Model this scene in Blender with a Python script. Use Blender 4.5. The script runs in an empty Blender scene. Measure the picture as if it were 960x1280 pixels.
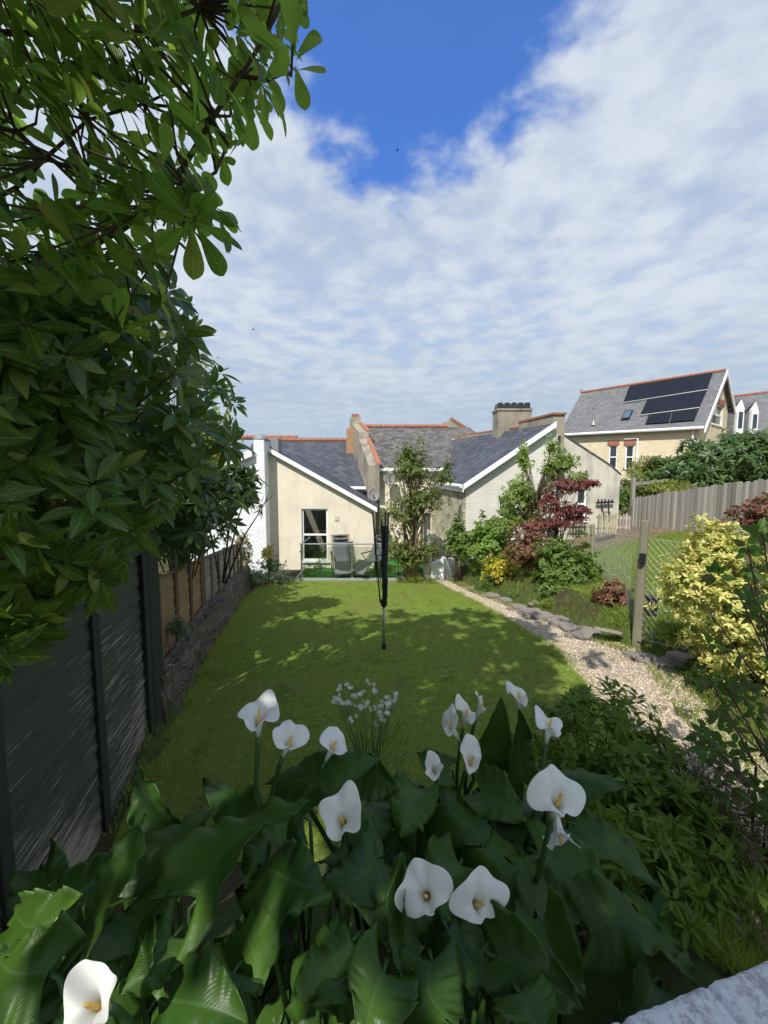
import bpy, bmesh, math, random
import numpy as np
from mathutils import Vector, Matrix, geometry, noise
R = math.radians
PI = math.pi
sc = bpy.context.scene
col = sc.collection
random.seed(7)
rng = np.random.default_rng(7)

# ------------------------------------------------------------------ camera
CAM_Z = 2.4
PITCH = R(4.8)
cam_d = bpy.data.cameras.new('camera')
cam = bpy.data.objects.new('camera', cam_d)
col.objects.link(cam)
cam.location = (0, 0, CAM_Z)
cam.rotation_euler = (R(90) - PITCH, 0, 0)
cam_d.sensor_fit = 'HORIZONTAL'
cam_d.sensor_width = 36
cam_d.lens = 18
cam_d.clip_start = 0.02
cam_d.clip_end = 3000
sc.camera = cam

# ------------------------------------------------------------------ exposure
sc.view_settings.view_transform = 'Standard'
sc.view_settings.look = 'None'
sc.view_settings.exposure = 0.15
sc.view_settings.gamma = 1

# ------------------------------------------------------------------ sun and sky
SUN_EL = 50.0
SUN_AZ = 27.0            # degrees to the left of straight behind the camera
to_sun = Vector((-math.sin(R(SUN_AZ)) * math.cos(R(SUN_EL)), -math.cos(R(SUN_AZ)) * math.cos(R(SUN_EL)), math.sin(R(SUN_EL))))
sl = bpy.data.lights.new('sun', 'SUN')
sl.energy = 5.0
sl.angle = R(0.55)
sl.color = (1.0, 0.955, 0.88)
so = bpy.data.objects.new('sun', sl)
so.rotation_euler = to_sun.to_track_quat('Z', 'Y').to_euler()
so.location = to_sun * 40
col.objects.link(so)

world = bpy.data.worlds.new('World')
sc.world = world
world.use_nodes = True
wt = world.node_tree
for n in list(wt.nodes):
    wt.nodes.remove(n)


class NT:
    def __init__(s, tree):
        s.t = tree

    def n(s, typ, **kw):
        nd = s.t.nodes.new(typ)
        for k, v in kw.items():
            if k == 'ins':
                for a, b in v.items():
                    s.set(nd.inputs[a], b)
            else:
                setattr(nd, k, v)
        return nd

    def set(s, inp, v):
        if hasattr(v, 'is_linked') or isinstance(v, bpy.types.NodeSocket):
            s.t.links.new(v, inp)
        else:
            inp.default_value = v

    def math(s, op, a, b=None, c=None, clamp=False):
        nd = s.t.nodes.new('ShaderNodeMath')
        nd.operation = op
        nd.use_clamp = clamp
        s.set(nd.inputs[0], a)
        if b is not None:
            s.set(nd.inputs[1], b)
        if c is not None:
            s.set(nd.inputs[2], c)
        return nd.outputs[0]

    def mix(s, f, a, b, blend='MIX'):
        nd = s.t.nodes.new('ShaderNodeMix')
        nd.data_type = 'RGBA'
        nd.blend_type = blend
        s.set(nd.inputs[0], f)
        s.set(nd.inputs[6], a if not isinstance(a, tuple) else (*a, 1)[:4])
        s.set(nd.inputs[7], b if not isinstance(b, tuple) else (*b, 1)[:4])
        return nd.outputs[2]

    def ramp(s, f, stops, interp='LINEAR'):
        nd = s.t.nodes.new('ShaderNodeValToRGB')
        cr = nd.color_ramp
        cr.interpolation = interp
        while len(cr.elements) < len(stops):
            cr.elements.new(0.5)
        for e, (p, c) in zip(cr.elements, stops):
            e.position = p
            e.color = (c, c, c, 1) if not isinstance(c, tuple) else (*c, 1)[:4]
        s.set(nd.inputs[0], f)
        return nd.outputs[0]

    def maprange(s, v, a, b, c=0.0, d=1.0, smooth=True):
        nd = s.t.nodes.new('ShaderNodeMapRange')
        nd.interpolation_type = 'SMOOTHSTEP' if smooth else 'LINEAR'
        s.set(nd.inputs[0], v)
        for i, x in enumerate((a, b, c, d)):
            nd.inputs[i + 1].default_value = x
        return nd.outputs[0]

    def noise(s, vec, scale, detail=4, rough=0.55, dist=0.0):
        nd = s.t.nodes.new('ShaderNodeTexNoise')
        if vec is not None:
            s.set(nd.inputs['Vector'], vec)
        nd.inputs['Scale'].default_value = scale
        nd.inputs['Detail'].default_value = detail
        nd.inputs['Roughness'].default_value = rough
        nd.inputs['Distortion'].default_value = dist
        return nd.outputs[0]

    def mapping(s, vec, scale=(1, 1, 1), loc=(0, 0, 0), rot=(0, 0, 0)):
        nd = s.t.nodes.new('ShaderNodeMapping')
        s.set(nd.inputs[0], vec)
        nd.inputs['Location'].default_value = loc
        nd.inputs['Rotation'].default_value = rot
        nd.inputs['Scale'].default_value = scale
        return nd.outputs[0]


w = NT(wt)
sky = w.n('ShaderNodeTexSky', sky_type='NISHITA', sun_disc=False, sun_elevation=R(SUN_EL), sun_rotation=R(180 + SUN_AZ),
          altitude=0, air_density=1.0, dust_density=0.5, ozone_density=2.0)
tc = w.n('ShaderNodeTexCoord')
sep = w.n('ShaderNodeSeparateXYZ', ins={0: tc.outputs['Generated']})
den = w.math('ADD', w.math('MAXIMUM', sep.outputs[2], 0.0), 0.12)
px_ = w.math('DIVIDE', sep.outputs[0], den)
py_ = w.math('DIVIDE', sep.outputs[1], den)
pv = w.n('ShaderNodeCombineXYZ', ins={0: px_, 1: py_, 2: 0.37}).outputs[0]
warp = w.n('ShaderNodeTexNoise', ins={'Vector': pv, 'Scale': 1.3, 'Detail': 3.0})
pw = w.n('ShaderNodeVectorMath', operation='MULTIPLY_ADD', ins={0: warp.outputs['Color'], 1: (0.16, 0.16, 0.0), 2: pv}).outputs[0]
big = w.noise(w.mapping(pw, (0.8, 1.1, 1)), 1.6, 4, 0.5)
puff = w.noise(w.mapping(pw, (1.0, 1.1, 1), rot=(0, 0, 0.35)), 7.5, 4, 0.5)
fine = w.noise(w.mapping(pw, (1.0, 1.15, 1), rot=(0, 0, 0.3)), 17.0, 5, 0.55)
# the blue opening high in the middle of the sky
hx = w.math('DIVIDE', w.math('SUBTRACT', px_, 0.06), 0.40)
hy = w.math('DIVIDE', w.math('SUBTRACT', py_, 0.58), 0.56)
hr = w.math('SQRT', w.math('ADD', w.math('MULTIPLY', hx, hx), w.math('MULTIPLY', hy, hy)))
hole = w.maprange(w.math('ADD', hr, w.math('MULTIPLY_ADD', w.math('SUBTRACT', big, 0.5), 0.45, w.math('MULTIPLY', w.math('SUBTRACT', puff, 0.5), 0.9))), 0.80, 1.16)
cov = w.math('ADD', w.math('MULTIPLY', puff, 0.62), w.math('MULTIPLY', fine, 0.25))
cov = w.math('ADD', cov, w.math('MULTIPLY', big, 0.35))
cov = w.maprange(cov, 0.44, 0.70)
cloud_f = w.math('MULTIPLY', w.math('MULTIPLY_ADD', cov, 0.17, 0.82), hole)
cloud_f = w.math('ADD', cloud_f, w.math('MULTIPLY', w.math('SUBTRACT', 1.0, hole), 0.03), clamp=True)
shade = w.maprange(w.math('ADD', w.math('MULTIPLY', puff, 0.55), w.math('MULTIPLY', big, 0.45)), 0.36, 0.66)
ccol = w.mix(shade, (4.7, 5.5, 6.6), (6.3, 6.95, 7.75))
# lower clouds are greyer where the layer is seen edge-on
low = w.maprange(sep.outputs[2], 0.02, 0.40)
ccol = w.mix(low, w.mix(0.72, ccol, (3.6, 4.8, 6.0)), ccol)
cloud_f = w.math('ADD', cloud_f, w.math('MULTIPLY', w.math('SUBTRACT', 1.0, low), 0.22), clamp=True)
skyc = w.mix(cloud_f, w.mix(1.0, sky.outputs[0], (0.72, 1.32, 2.3), 'MULTIPLY'), ccol)
bg = w.n('ShaderNodeBackground', ins={'Color': skyc, 'Strength': 0.1})
wo = w.n('ShaderNodeOutputWorld')
wt.links.new(bg.outputs[0], wo.inputs[0])


# ------------------------------------------------------------------ placing helpers
def P(px, py, Y):
    """world point on the sight line of a photo pixel at forward distance Y"""
    cx = (px - 480) / 480
    cy = (640 - py) / 480
    f = math.cos(PITCH) + cy * math.sin(PITCH)
    u = cy * math.cos(PITCH) - math.sin(PITCH)
    return Vector((cx / f * Y, Y, CAM_Z + u / f * Y))


def sstep(a, b, x):
    t = max(0.0, min(1.0, (x - a) / (b - a)))
    return t * t * (3 - 2 * t)


def fence_x(y):
    return -1.33 - 0.25 * y


def lawn_z(y):
    return -0.095 * max(0.0, min(y, 11.0) - 5.3)


EDGE = [(-2, 3.2), (2.5, 3.3), (3.6, 3.3), (4.9, 3.75), (5.6, 3.45), (6.0, 3.3), (7.0, 3.12), (9.4, 2.45), (11.5, 2.1), (40, 2.1)]


def edge_x(y):
    for (a, xa), (b, xb) in zip(EDGE, EDGE[1:]):
        if y <= b:
            return xa + (xb - xa) * (y - a) / (b - a) if y > a else xa
    return EDGE[-1][1]


def H(x, y):
    z = lawn_z(y)
    # raised bed by the camera
    k = (1 - sstep(1.25, 2.3, y)) * (1 - sstep(1.2, 1.9, x))
    z += 0.5 * k
    z += 0.35 * (1 - sstep(0.9, 1.7, y)) * sstep(1.2, 1.9, x)
    # neighbour on the right stands higher
    if x > edge_x(y):
        r = sstep(edge_x(y), edge_x(y) + 0.55, x)
        zn = 0.30 + 0.06 * (x - 3.6) + 0.12 * max(0, 13.3 - max(y, 7.5)) * sstep(5, 8, x)
        zn -= 0.06 * max(0, min(y, 11) - 7) * (1 - sstep(4, 7, x))
        zn += 0.5 * sstep(9.5, 16, x)
        z = z * (1 - r) + max(zn, z) * r
    # bed behind the retaining wall on the left
    fx = fence_x(y)
    if y > 2.9 and x < fx + 0.12:
        kk = sstep(2.9, 3.5, y) * (1 - sstep(10.2, 11.0, y)) * (1 - sstep(fx + 0.0, fx + 0.10, x))
        z += 0.5 * kk
    return z


def G(px, py):
    """photo pixel -> point on the ground"""
    a, b = 0.4, 60.0
    for _ in range(60):
        m = (a + b) / 2
        p = P(px, py, m)
        if p.z > lawn_z(p.y):
            a = m
        else:
            b = m
    return P(px, py, a)


# ------------------------------------------------------------------ mesh builder
class MB:
    def __init__(s):
        s.v, s.f, s.m = [], [], []
        s.uvs = None

    def add(s, vs, fs, mi=0):
        o = len(s.v)
        s.v += [tuple(p) for p in vs]
        s.f += [tuple(i + o for i in f) for f in fs]
        s.m += [mi] * len(fs)
        return s

    def box(s, c, size, rz=0, rx=0, ry=0, mi=0, bev=0.0, taper=1.0):
        hx, hy, hz = size[0] / 2, size[1] / 2, size[2] / 2
        M = Matrix.Rotation(rz, 3, 'Z') @ Matrix.Rotation(ry, 3, 'Y') @ Matrix.Rotation(rx, 3, 'X')
        c = Vector(c)
        vs = []
        for z in (-hz, hz):
            k = taper if z > 0 else 1
            for x, y in ((-hx, -hy), (hx, -hy), (hx, hy), (-hx, hy)):
                vs.append(c + M @ Vector((x * k, y * k, z)))
        s.add(vs, [(3, 2, 1, 0), (4, 5, 6, 7), (0, 1, 5, 4), (1, 2, 6, 5), (2, 3, 7, 6), (3, 0, 4, 7)], mi)
        return s

    def prism(s, pts, ext, mi=0):
        """polygon (list of 3d points) extruded by a vector"""
        ext = Vector(ext)
        n = len(pts)
        a = [Vector(p) for p in pts]
        b = [p + ext for p in a]
        fs = [tuple(range(n)), tuple(range(2 * n - 1, n - 1, -1))]
        fs += [(i, (i + 1) % n, (i + 1) % n + n, i + n)[::-1] for i in range(n)]
        s.add(a + b, fs, mi)
        return s

    def tube(s, pts, r, n=8, mi=0, cap=True):
        pts = [Vector(p) for p in pts]
        if not isinstance(r, (list, tuple)):
            r = [r] * len(pts)
        rings = []
        up = Vector((0, 0, 1))
        T0 = (pts[1] - pts[0]).normalized()
        side = T0.cross(up)
        if side.length < 1e-3:
            side = T0.cross(Vector((1, 0, 0)))
        side.normalize()
        for i, p in enumerate(pts):
            T = (pts[min(i + 1, len(pts) - 1)] - pts[max(i - 1, 0)]).normalized()
            side = (side - T * side.dot(T))
            if side.length < 1e-4:
                side = T.orthogonal()
            side.normalize()
            b = T.cross(side)
            rings.append([p + (side * math.cos(2 * PI * k / n) + b * math.sin(2 * PI * k / n)) * r[i] for k in range(n)])
        vs = [q for rg in rings for q in rg]
        fs = []
        for i in range(len(pts) - 1):
            for k in range(n):
                fs.append((i * n + k, i * n + (k + 1) % n, (i + 1) * n + (k + 1) % n, (i + 1) * n + k))
        if cap:
            fs.append(tuple(range(n - 1, -1, -1)))
            fs.append(tuple(range((len(pts) - 1) * n, len(pts) * n)))
        s.add(vs, fs, mi)
        return s

    def build(s, name, mats, parent=None, origin=None, smooth=False, bevel=0.0, solid=0.0):
        if parent is not None:
            base = Vector(parent['_o'])
        else:
            base = Vector(origin) if origin is not None else Vector((0, 0, 0))
        me = bpy.data.meshes.new(name)
        vs = [(a - base.x, b - base.y, c - base.z) for a, b, c in s.v]
        me.from_pydata(vs, [], s.f)
        if not isinstance(mats, (list, tuple)):
            mats = [mats]
        for m in mats:
            me.materials.append(m)
        if len(mats) > 1:
            me.polygons.foreach_set('material_index', s.m)
        me.update()
        if s.uvs is None:
            planar_uv(me)
        if smooth:
            me.polygons.foreach_set('use_smooth', [True] * len(me.polygons))
        o = bpy.data.objects.new(name, me)
        col.objects.link(o)
        if parent is not None:
            o.parent = parent
            if parent.type == 'MESH':
                pass
        else:
            o.location = base
        o['_o'] = tuple(base)
        if bevel:
            b = o.modifiers.new('bevel', 'BEVEL')
            b.width = bevel
            b.segments = 2
            b.limit_method = 'ANGLE'
        if solid:
            b = o.modifiers.new('solid', 'SOLIDIFY')
            b.thickness = solid
            b.offset = 0
        return o


def planar_uv(me):
    n = len(me.polygons)
    if n == 0:
        return
    uvl = me.uv_layers.new(name='uv')
    co = np.empty(len(me.vertices) * 3)
    me.vertices.foreach_get('co', co)
    co = co.reshape(-1, 3)
    nr = np.empty(n * 3)
    me.polygons.foreach_get('normal', nr)
    nr = nr.reshape(-1, 3)
    lt = np.empty(n, dtype=np.int64)
    me.polygons.foreach_get('loop_total', lt)
    li = np.empty(len(me.loops), dtype=np.int64)
    me.loops.foreach_get('vertex_index', li)
    fn = np.repeat(nr, lt, axis=0)
    p = co[li]
    u = np.stack([-fn[:, 1], fn[:, 0], np.zeros(len(fn))], 1)
    ln = np.linalg.norm(u, axis=1)
    flat = ln < 0.05
    u[flat] = (1, 0, 0)
    ln[flat] = 1
    u /= ln[:, None]
    v = np.cross(fn, u)
    uv = np.stack([(p * u).sum(1), (p * v).sum(1)], 1)
    uvl.data.foreach_set('uv', uv.ravel())


def np_mesh(name, V, F, UV, mats, parent=None, origin=(0, 0, 0), smooth=True):
    """V (n,3), F (m,4) quads, UV per vertex (n,2)"""
    base = Vector(parent['_o']) if parent is not None else Vector(origin)
    me = bpy.data.meshes.new(name)
    V = np.asarray(V, dtype=np.float64) - np.array(base)
    F = np.asarray(F, dtype=np.int32)
    k = F.shape[1]
    me.vertices.add(len(V))
    me.vertices.foreach_set('co', V.ravel())
    me.loops.add(F.size)
    me.loops.foreach_set('vertex_index', F.ravel())
    me.polygons.add(len(F))
    me.polygons.foreach_set('loop_start', np.arange(0, F.size, k, dtype=np.int32))
    me.polygons.foreach_set('loop_total', np.full(len(F), k, dtype=np.int32))
    if smooth:
        me.polygons.foreach_set('use_smooth', np.ones(len(F), dtype=bool))
    if not isinstance(mats, (list, tuple)):
        mats = [mats]
    for m in mats:
        me.materials.append(m)
    me.update(calc_edges=True)
    if UV is not None:
        l = me.uv_layers.new(name='uv')
        l.data.foreach_set('uv', np.asarray(UV)[F.ravel()].ravel())
    me.validate()
    o = bpy.data.objects.new(name, me)
    col.objects.link(o)
    if parent is not None:
        o.parent = parent
    else:
        o.location = base
    o['_o'] = tuple(base)
    return o


def tag(o, label=None, cat=None, group=None, kind=None):
    if label:
        o['label'] = label
    if cat:
        o['category'] = cat
    if group:
        o['group'] = group
    if kind:
        o['kind'] = kind
    return o


def thing(name, label, cat, loc, group=None):
    o = bpy.data.objects.new(name, None)
    o.empty_display_size = 0.1
    o.location = loc
    o['_o'] = tuple(loc)
    col.objects.link(o)
    return tag(o, label, cat, group)


def copy_tree(o, parent=None):
    c = o.copy()
    col.objects.link(c)
    c.parent = parent
    for ch in list(o.children):
        copy_tree(ch, c)
    return c


# ------------------------------------------------------------------ materials
def new_mat(name):
    m = bpy.data.materials.new(name)
    m.use_nodes = True
    t = m.node_tree
    for n in list(t.nodes):
        t.nodes.remove(n)
    return m, NT(t)


def finish(m, k, base, rough=0.8, bump=None, bump_s=0.3, bump_d=0.01, spec=0.4, metal=0.0, extra=None):
    b = k.n('ShaderNodeBsdfPrincipled')
    k.set(b.inputs['Base Color'], (*base, 1)[:4] if isinstance(base, tuple) else base)
    k.set(b.inputs['Roughness'], rough)
    k.set(b.inputs['Specular IOR Level'], spec)
    k.set(b.inputs['Metallic'], metal)
    if bump is not None:
        bn = k.n('ShaderNodeBump', ins={'Height': bump, 'Strength': bump_s, 'Distance': bump_d})
        k.t.links.new(bn.outputs[0], b.inputs['Normal'])
    out = k.n('ShaderNodeOutputMaterial')
    k.t.links.new(b.outputs[0], out.inputs[0])
    return b, out


def m_plain(name, c, rough=0.6, metal=0.0, var=0.15, scale=6, spec=0.4):
    m, k = new_mat(name)
    tcd = k.n('ShaderNodeTexCoord').outputs['Object']
    n = k.noise(tcd, scale, 5, 0.6)
    d = tuple(x * (1 - var) for x in c)
    l = tuple(min(1, x * (1 + var)) for x in c)
    finish(m, k, k.mix(n, d, l), rough, k.noise(tcd, scale * 8, 3), 0.15, 0.003, spec, metal)
    return m


def m_plaster(name, c, stain, rough=0.9, bs=0.4, bscale=40, stain_amt=0.5, bd=0.01):
    m, k = new_mat(name)
    uv = k.n('ShaderNodeTexCoord').outputs['Object']
    n1 = k.noise(uv, 1.3, 6, 0.65)
    n2 = k.noise(k.mapping(uv, (1.5, 1.5, 0.25)), 3.0, 5, 0.7)
    f = k.math('MULTIPLY', k.maprange(k.math('ADD', k.math('MULTIPLY', n1, 0.6), k.math('MULTIPLY', n2, 0.5)), 0.48, 0.75), stain_amt)
    base = k.mix(f, c, stain)
    finish(m, k, base, rough, k.noise(uv, bscale, 4, 0.6), bs, bd, 0.2)
    return m


def m_slate(name, c1, c2, mortar=(0.02, 0.02, 0.025), lichen=None, rough=0.55, bw=0.26, rh=0.17):
    m, k = new_mat(name)
    uv = k.n('ShaderNodeTexCoord').outputs['UV']
    br = k.n('ShaderNodeTexBrick', ins={'Vector': uv, 'Color1': (*c1, 1), 'Color2': (*c2, 1), 'Mortar': (*mortar, 1),
                                        'Scale': 1.0, 'Mortar Size': 0.006, 'Brick Width': bw, 'Row Height': rh, 'Mortar Smooth': 0.3, 'Bias': 0.0})
    ob = k.n('ShaderNodeTexCoord').outputs['Object']
    n = k.noise(ob, 1.7, 6, 0.7)
    base = k.mix(k.maprange(n, 0.3, 0.7), k.mix(1.0, br.outputs[0], (0.72, 0.74, 0.78), 'MULTIPLY'), br.outputs[0])
    if lichen:
        f = k.maprange(k.noise(ob, 5.0, 7, 0.75), 0.50, 0.66)
        base = k.mix(k.math('MULTIPLY', f, 0.75), base, lichen)
    finish(m, k, base, rough, br.outputs[1], -0.6, 0.012, 0.45)
    return m


def m_brick(name, c1, c2, mortar, bw=0.225, rh=0.075, ms=0.01, paint=None, rough=0.85, bs=0.6, nz=0.0):
    m, k = new_mat(name)
    tcn = k.n('ShaderNodeTexCoord')
    uv = tcn.outputs['UV']
    if nz:
        nn = k.n('ShaderNodeTexNoise', ins={'Vector': uv, 'Scale': 4.0, 'Detail': 2.0})
        uv = k.n('ShaderNodeVectorMath', operation='MULTIPLY_ADD', ins={0: nn.outputs['Color'], 1: (nz, nz, 0), 2: uv}).outputs[0]
    br = k.n('ShaderNodeTexBrick', ins={'Vector': uv, 'Color1': (*c1, 1), 'Color2': (*c2, 1), 'Mortar': (*mortar, 1),
                                        'Scale': 1.0, 'Mortar Size': ms, 'Brick Width': bw, 'Row Height': rh, 'Mortar Smooth': 0.4})
    n = k.noise(tcn.outputs['Object'], 2.1, 6, 0.7)
    base = k.mix(k.math('MULTIPLY', k.maprange(n, 0.35, 0.75), 0.35), br.outputs[0], tuple(x * 0.55 for x in c1))
    h = k.math('ADD', k.math('MULTIPLY', br.outputs[1], -1.0), k.math('MULTIPLY', k.noise(tcn.outputs['Object'], 30, 4), 0.5))
    finish(m, k, base, rough, h, bs, 0.012, 0.2)
    return m


def m_stone(name, cs, mortar, scale=5.0, flat=2.0, rough=0.9, moss=None, bs=0.8, bd=0.03):
    m, k = new_mat(name)
    tcn = k.n('ShaderNodeTexCoord')
    ob = tcn.outputs['UV']
    nn = k.n('ShaderNodeTexNoise', ins={'Vector': ob, 'Scale': 3.0, 'Detail': 3.0})
    uv = k.n('ShaderNodeVectorMath', operation='MULTIPLY_ADD', ins={0: nn.outputs['Color'], 1: (0.12, 0.12, 0), 2: ob}).outputs[0]
    uv = k.mapping(uv, (1, flat, 1))
    v1 = k.n('ShaderNodeTexVoronoi', feature='F1', ins={'Vector': uv, 'Scale': scale})
    v2 = k.n('ShaderNodeTexVoronoi', feature='DISTANCE_TO_EDGE', ins={'Vector': uv, 'Scale': scale})
    sepc = k.n('ShaderNodeSeparateColor', ins={0: v1.outputs['Color']})
    st = [(i / max(1, len(cs) - 1), c) for i, c in enumerate(cs)]
    base = k.ramp(sepc.outputs[0], st)
    nf = k.noise(tcn.outputs['Object'], 12, 6, 0.7)
    base = k.mix(k.math('MULTIPLY', nf, 0.6), base, tuple(x * 0.5 for x in cs[0]))
    gap = k.maprange(v2.outputs[0], 0.0, 0.07)
    base = k.mix(gap, mortar, base)
    if moss:
        base = k.mix(k.math('MULTIPLY', k.maprange(k.noise(tcn.outputs['Object'], 2.5, 5, 0.7), 0.5, 0.62), 0.7), base, moss)
    hh = k.math('ADD', gap, k.math('MULTIPLY', nf, 0.8))
    finish(m, k, base, rough, hh, bs, bd, 0.2)
    return m


def m_wood(name, c1, c2, rough=0.8, peel=None, peel_lo=0.55, peel_hi=0.60, vertical=False, board=0.1, gap=None):
    m, k = new_mat(name)
    tcn = k.n('ShaderNodeTexCoord')
    uv = tcn.outputs['UV']
    sc_ = (25, 1.2, 1) if vertical else (1.2, 25, 1)
    sc2 = (60, 2.5, 1) if vertical else (2.5, 60, 1)
    g = k.noise(k.mapping(uv, sc_), 1.0, 5, 0.65, 0.3)
    g2 = k.noise(k.mapping(uv, sc2), 1.0, 4, 0.6)
    sp = k.n('ShaderNodeSeparateXYZ', ins={0: uv})
    bi = k.math('FLOOR', k.math('DIVIDE', sp.outputs[0 if vertical else 1], board))
    wn = k.n('ShaderNodeTexWhiteNoise', noise_dimensions='1D', ins={'W': bi})
    base = k.mix(g, c1, c2)
    base = k.mix(k.math('MULTIPLY', wn.outputs[0], 0.5), base, tuple(x * 0.6 for x in c1))
    base = k.mix(k.math('MULTIPLY', k.maprange(g2, 0.5, 0.75), 0.5), base, tuple(x * 0.5 for x in c1))
    oi_ = k.n('ShaderNodeObjectInfo').outputs['Random']
    if not peel:
        base = k.mix(1.0, base, k.ramp(oi_, [(0, .55), (1, 1.15)]), 'MULTIPLY')
    if peel:
        patches = k.noise(tcn.outputs['Object'], 0.9, 3, 0.5)
        low = k.n('ShaderNodeSeparateXYZ', ins={0: tcn.outputs['Object']})
        streak = k.noise(k.mapping(uv, (1.6, 60, 1)), 1.0, 8, 0.8, 0.2)
        f0 = k.math('ADD', streak, k.math('MULTIPLY', k.math('SUBTRACT', patches, 0.5), 0.45))
        # paint has worn off most near the ground
        f0 = k.math('ADD', f0, k.maprange(low.outputs[2], 0.7, 0.0, 0.0, 0.07))
        f = k.maprange(f0, peel_lo, peel_hi)
        base = k.mix(f, base, k.mix(g, tuple(x * 0.6 for x in peel), peel))
    finish(m, k, base, rough, g2, 0.4, 0.004, 0.25)
    return m


def m_leaf(name, c1, c2, c3=None, rough=0.4, trans=0.3, tcol=None, rib=True, spots=None, spec=0.5, thr3=0.8, under=None, coarse=0.0):
    m, k = new_mat(name)
    geo = k.n('ShaderNodeNewGeometry')
    ri = geo.outputs['Random Per Island']
    base = k.mix(ri, c1, c2)
    if c3:
        f = k.math('GREATER_THAN', k.math('FRACT', k.math('MULTIPLY', ri, 17.31)), thr3)
        base = k.mix(f, base, c3)
    tcn = k.n('ShaderNodeTexCoord')
    nz = k.noise(tcn.outputs['Object'], 30, 3, 0.6)
    base = k.mix(k.math('MULTIPLY', nz, 0.35), base, tuple(x * 0.6 for x in c1))
    sp = k.n('ShaderNodeSeparateXYZ', ins={0: tcn.outputs['UV']})
    au = k.math('ABSOLUTE', k.math('SUBTRACT', sp.outputs[0], 0.5))
    if spots:
        f = k.maprange(k.noise(tcn.outputs['Object'], 70, 3, 0.6), 0.60, 0.68)
        base = k.mix(k.math('MULTIPLY', f, 0.6), base, spots)
    if rib:
        f = k.math('SUBTRACT', 1.0, k.maprange(au, 0.015, 0.045))
        base = k.mix(k.math('MULTIPLY', f, 0.45), base, tuple(min(1, x * 2.6 + 0.02) for x in c2))
    if under:
        base = k.mix(k.math('MULTIPLY', geo.outputs['Backfacing'], 0.8), base, under)
    veins = k.math('SINE', k.math('MULTIPLY', k.math('SUBTRACT', sp.outputs[1], k.math('MULTIPLY', au, 0.55)), 75.0))
    b = k.n('ShaderNodeBsdfPrincipled')
    k.set(b.inputs['Base Color'], base)
    b.inputs['Roughness'].default_value = rough
    b.inputs['Specular IOR Level'].default_value = spec
    bn = k.n('ShaderNodeBump', ins={'Height': veins, 'Strength': 0.25, 'Distance': 0.0015})
    k.t.links.new(bn.outputs[0], b.inputs['Normal'])
    tr = k.n('ShaderNodeBsdfTranslucent')
    tcl = tcol or tuple(min(1, x * 3.0) for x in c2)
    k.set(tr.inputs[0], k.mix(0.5, base, tcl))
    mx = k.n('ShaderNodeMixShader', ins={0: trans})
    k.t.links.new(b.outputs[0], mx.inputs[1])
    k.t.links.new(tr.outputs[0], mx.inputs[2])
    out = k.n('ShaderNodeOutputMaterial')
    k.t.links.new(mx.outputs[0], out.inputs[0])
    return m


def m_glass(name, tint=(0.5, 0.55, 0.55), refl=0.25):
    m, k = new_mat(name)
    tr = k.n('ShaderNodeBsdfTransparent')
    tr.inputs[0].default_value = (*tint, 1)
    gl = k.n('ShaderNodeBsdfGlossy')
    gl.inputs['Roughness'].default_value = 0.02
    lw = k.n('ShaderNodeLayerWeight')
    lw.inputs[0].default_value = 0.35
    f = k.math('ADD', k.math('MULTIPLY', lw.outputs[0], 0.6), refl * 0.4)
    mx = k.n('ShaderNodeMixShader', ins={0: f})
    k.t.links.new(tr.outputs[0], mx.inputs[1])
    k.t.links.new(gl.outputs[0], mx.inputs[2])
    out = k.n('ShaderNodeOutputMaterial')
    k.t.links.new(mx.outputs[0], out.inputs[0])
    return m


M = {}
M['cream'] = m_plaster('cream_render', (0.73, 0.665, 0.54), (0.50, 0.45, 0.36), bs=0.3, stain_amt=0.6)
M['white_rough'] = m_plaster('rough_white_render', (0.80, 0.81, 0.83), (0.5, 0.51, 0.52), bs=1.0, bscale=14, stain_amt=0.35, bd=0.03)
M['white_brick'] = m_brick('white_painted_brick', (0.66, 0.64, 0.58), (0.635, 0.615, 0.56), (0.61, 0.59, 0.54), bw=0.33, rh=0.10, ms=0.010, bs=0.3, nz=0.05)
M['grey_render'] = m_plaster('weathered_grey_render', (0.56, 0.53, 0.45), (0.26, 0.26, 0.23), bs=0.4, stain_amt=0.9)
M['old_render'] = m_plaster('old_parapet_render', (0.31, 0.28, 0.22), (0.11, 0.105, 0.085), bs=0.8, stain_amt=0.9)
M['slate_new'] = m_slate('new_blue_slate', (0.050, 0.056, 0.072), (0.095, 0.100, 0.118), mortar=(0.012, 0.012, 0.016), rough=0.6)
M['slate_old'] = m_slate('old_lichen_slate', (0.065, 0.065, 0.07), (0.15, 0.145, 0.14), lichen=(0.22, 0.19, 0.11), rough=0.8)
M['slate_grey'] = m_slate('weathered_grey_slate', (0.13, 0.135, 0.145), (0.17, 0.17, 0.175), lichen=(0.22, 0.20, 0.17), rough=0.75, bw=0.35, rh=0.22)
M['brick_cream'] = m_brick('cream_brick', (0.76, 0.66, 0.46), (0.66, 0.55, 0.37), (0.60, 0.54, 0.42), ms=0.008)
M['brick_red'] = m_brick('red_brick', (0.42, 0.13, 0.06), (0.34, 0.11, 0.06), (0.3, 0.25, 0.2))
M['terracotta'] = m_plain('terracotta_ridge', (0.30, 0.13, 0.08), 0.85, var=0.5, scale=9)
M['old_brick'] = m_brick('old_orange_brick', (0.46, 0.24, 0.12), (0.36, 0.2, 0.1), (0.36, 0.3, 0.22), bs=0.8)
M['upvc'] = m_plain('white_upvc', (0.80, 0.81, 0.82), 0.3, var=0.03)
M['fascia'] = m_plain('white_fascia_paint', (0.78, 0.79, 0.80), 0.45, var=0.06)
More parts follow.
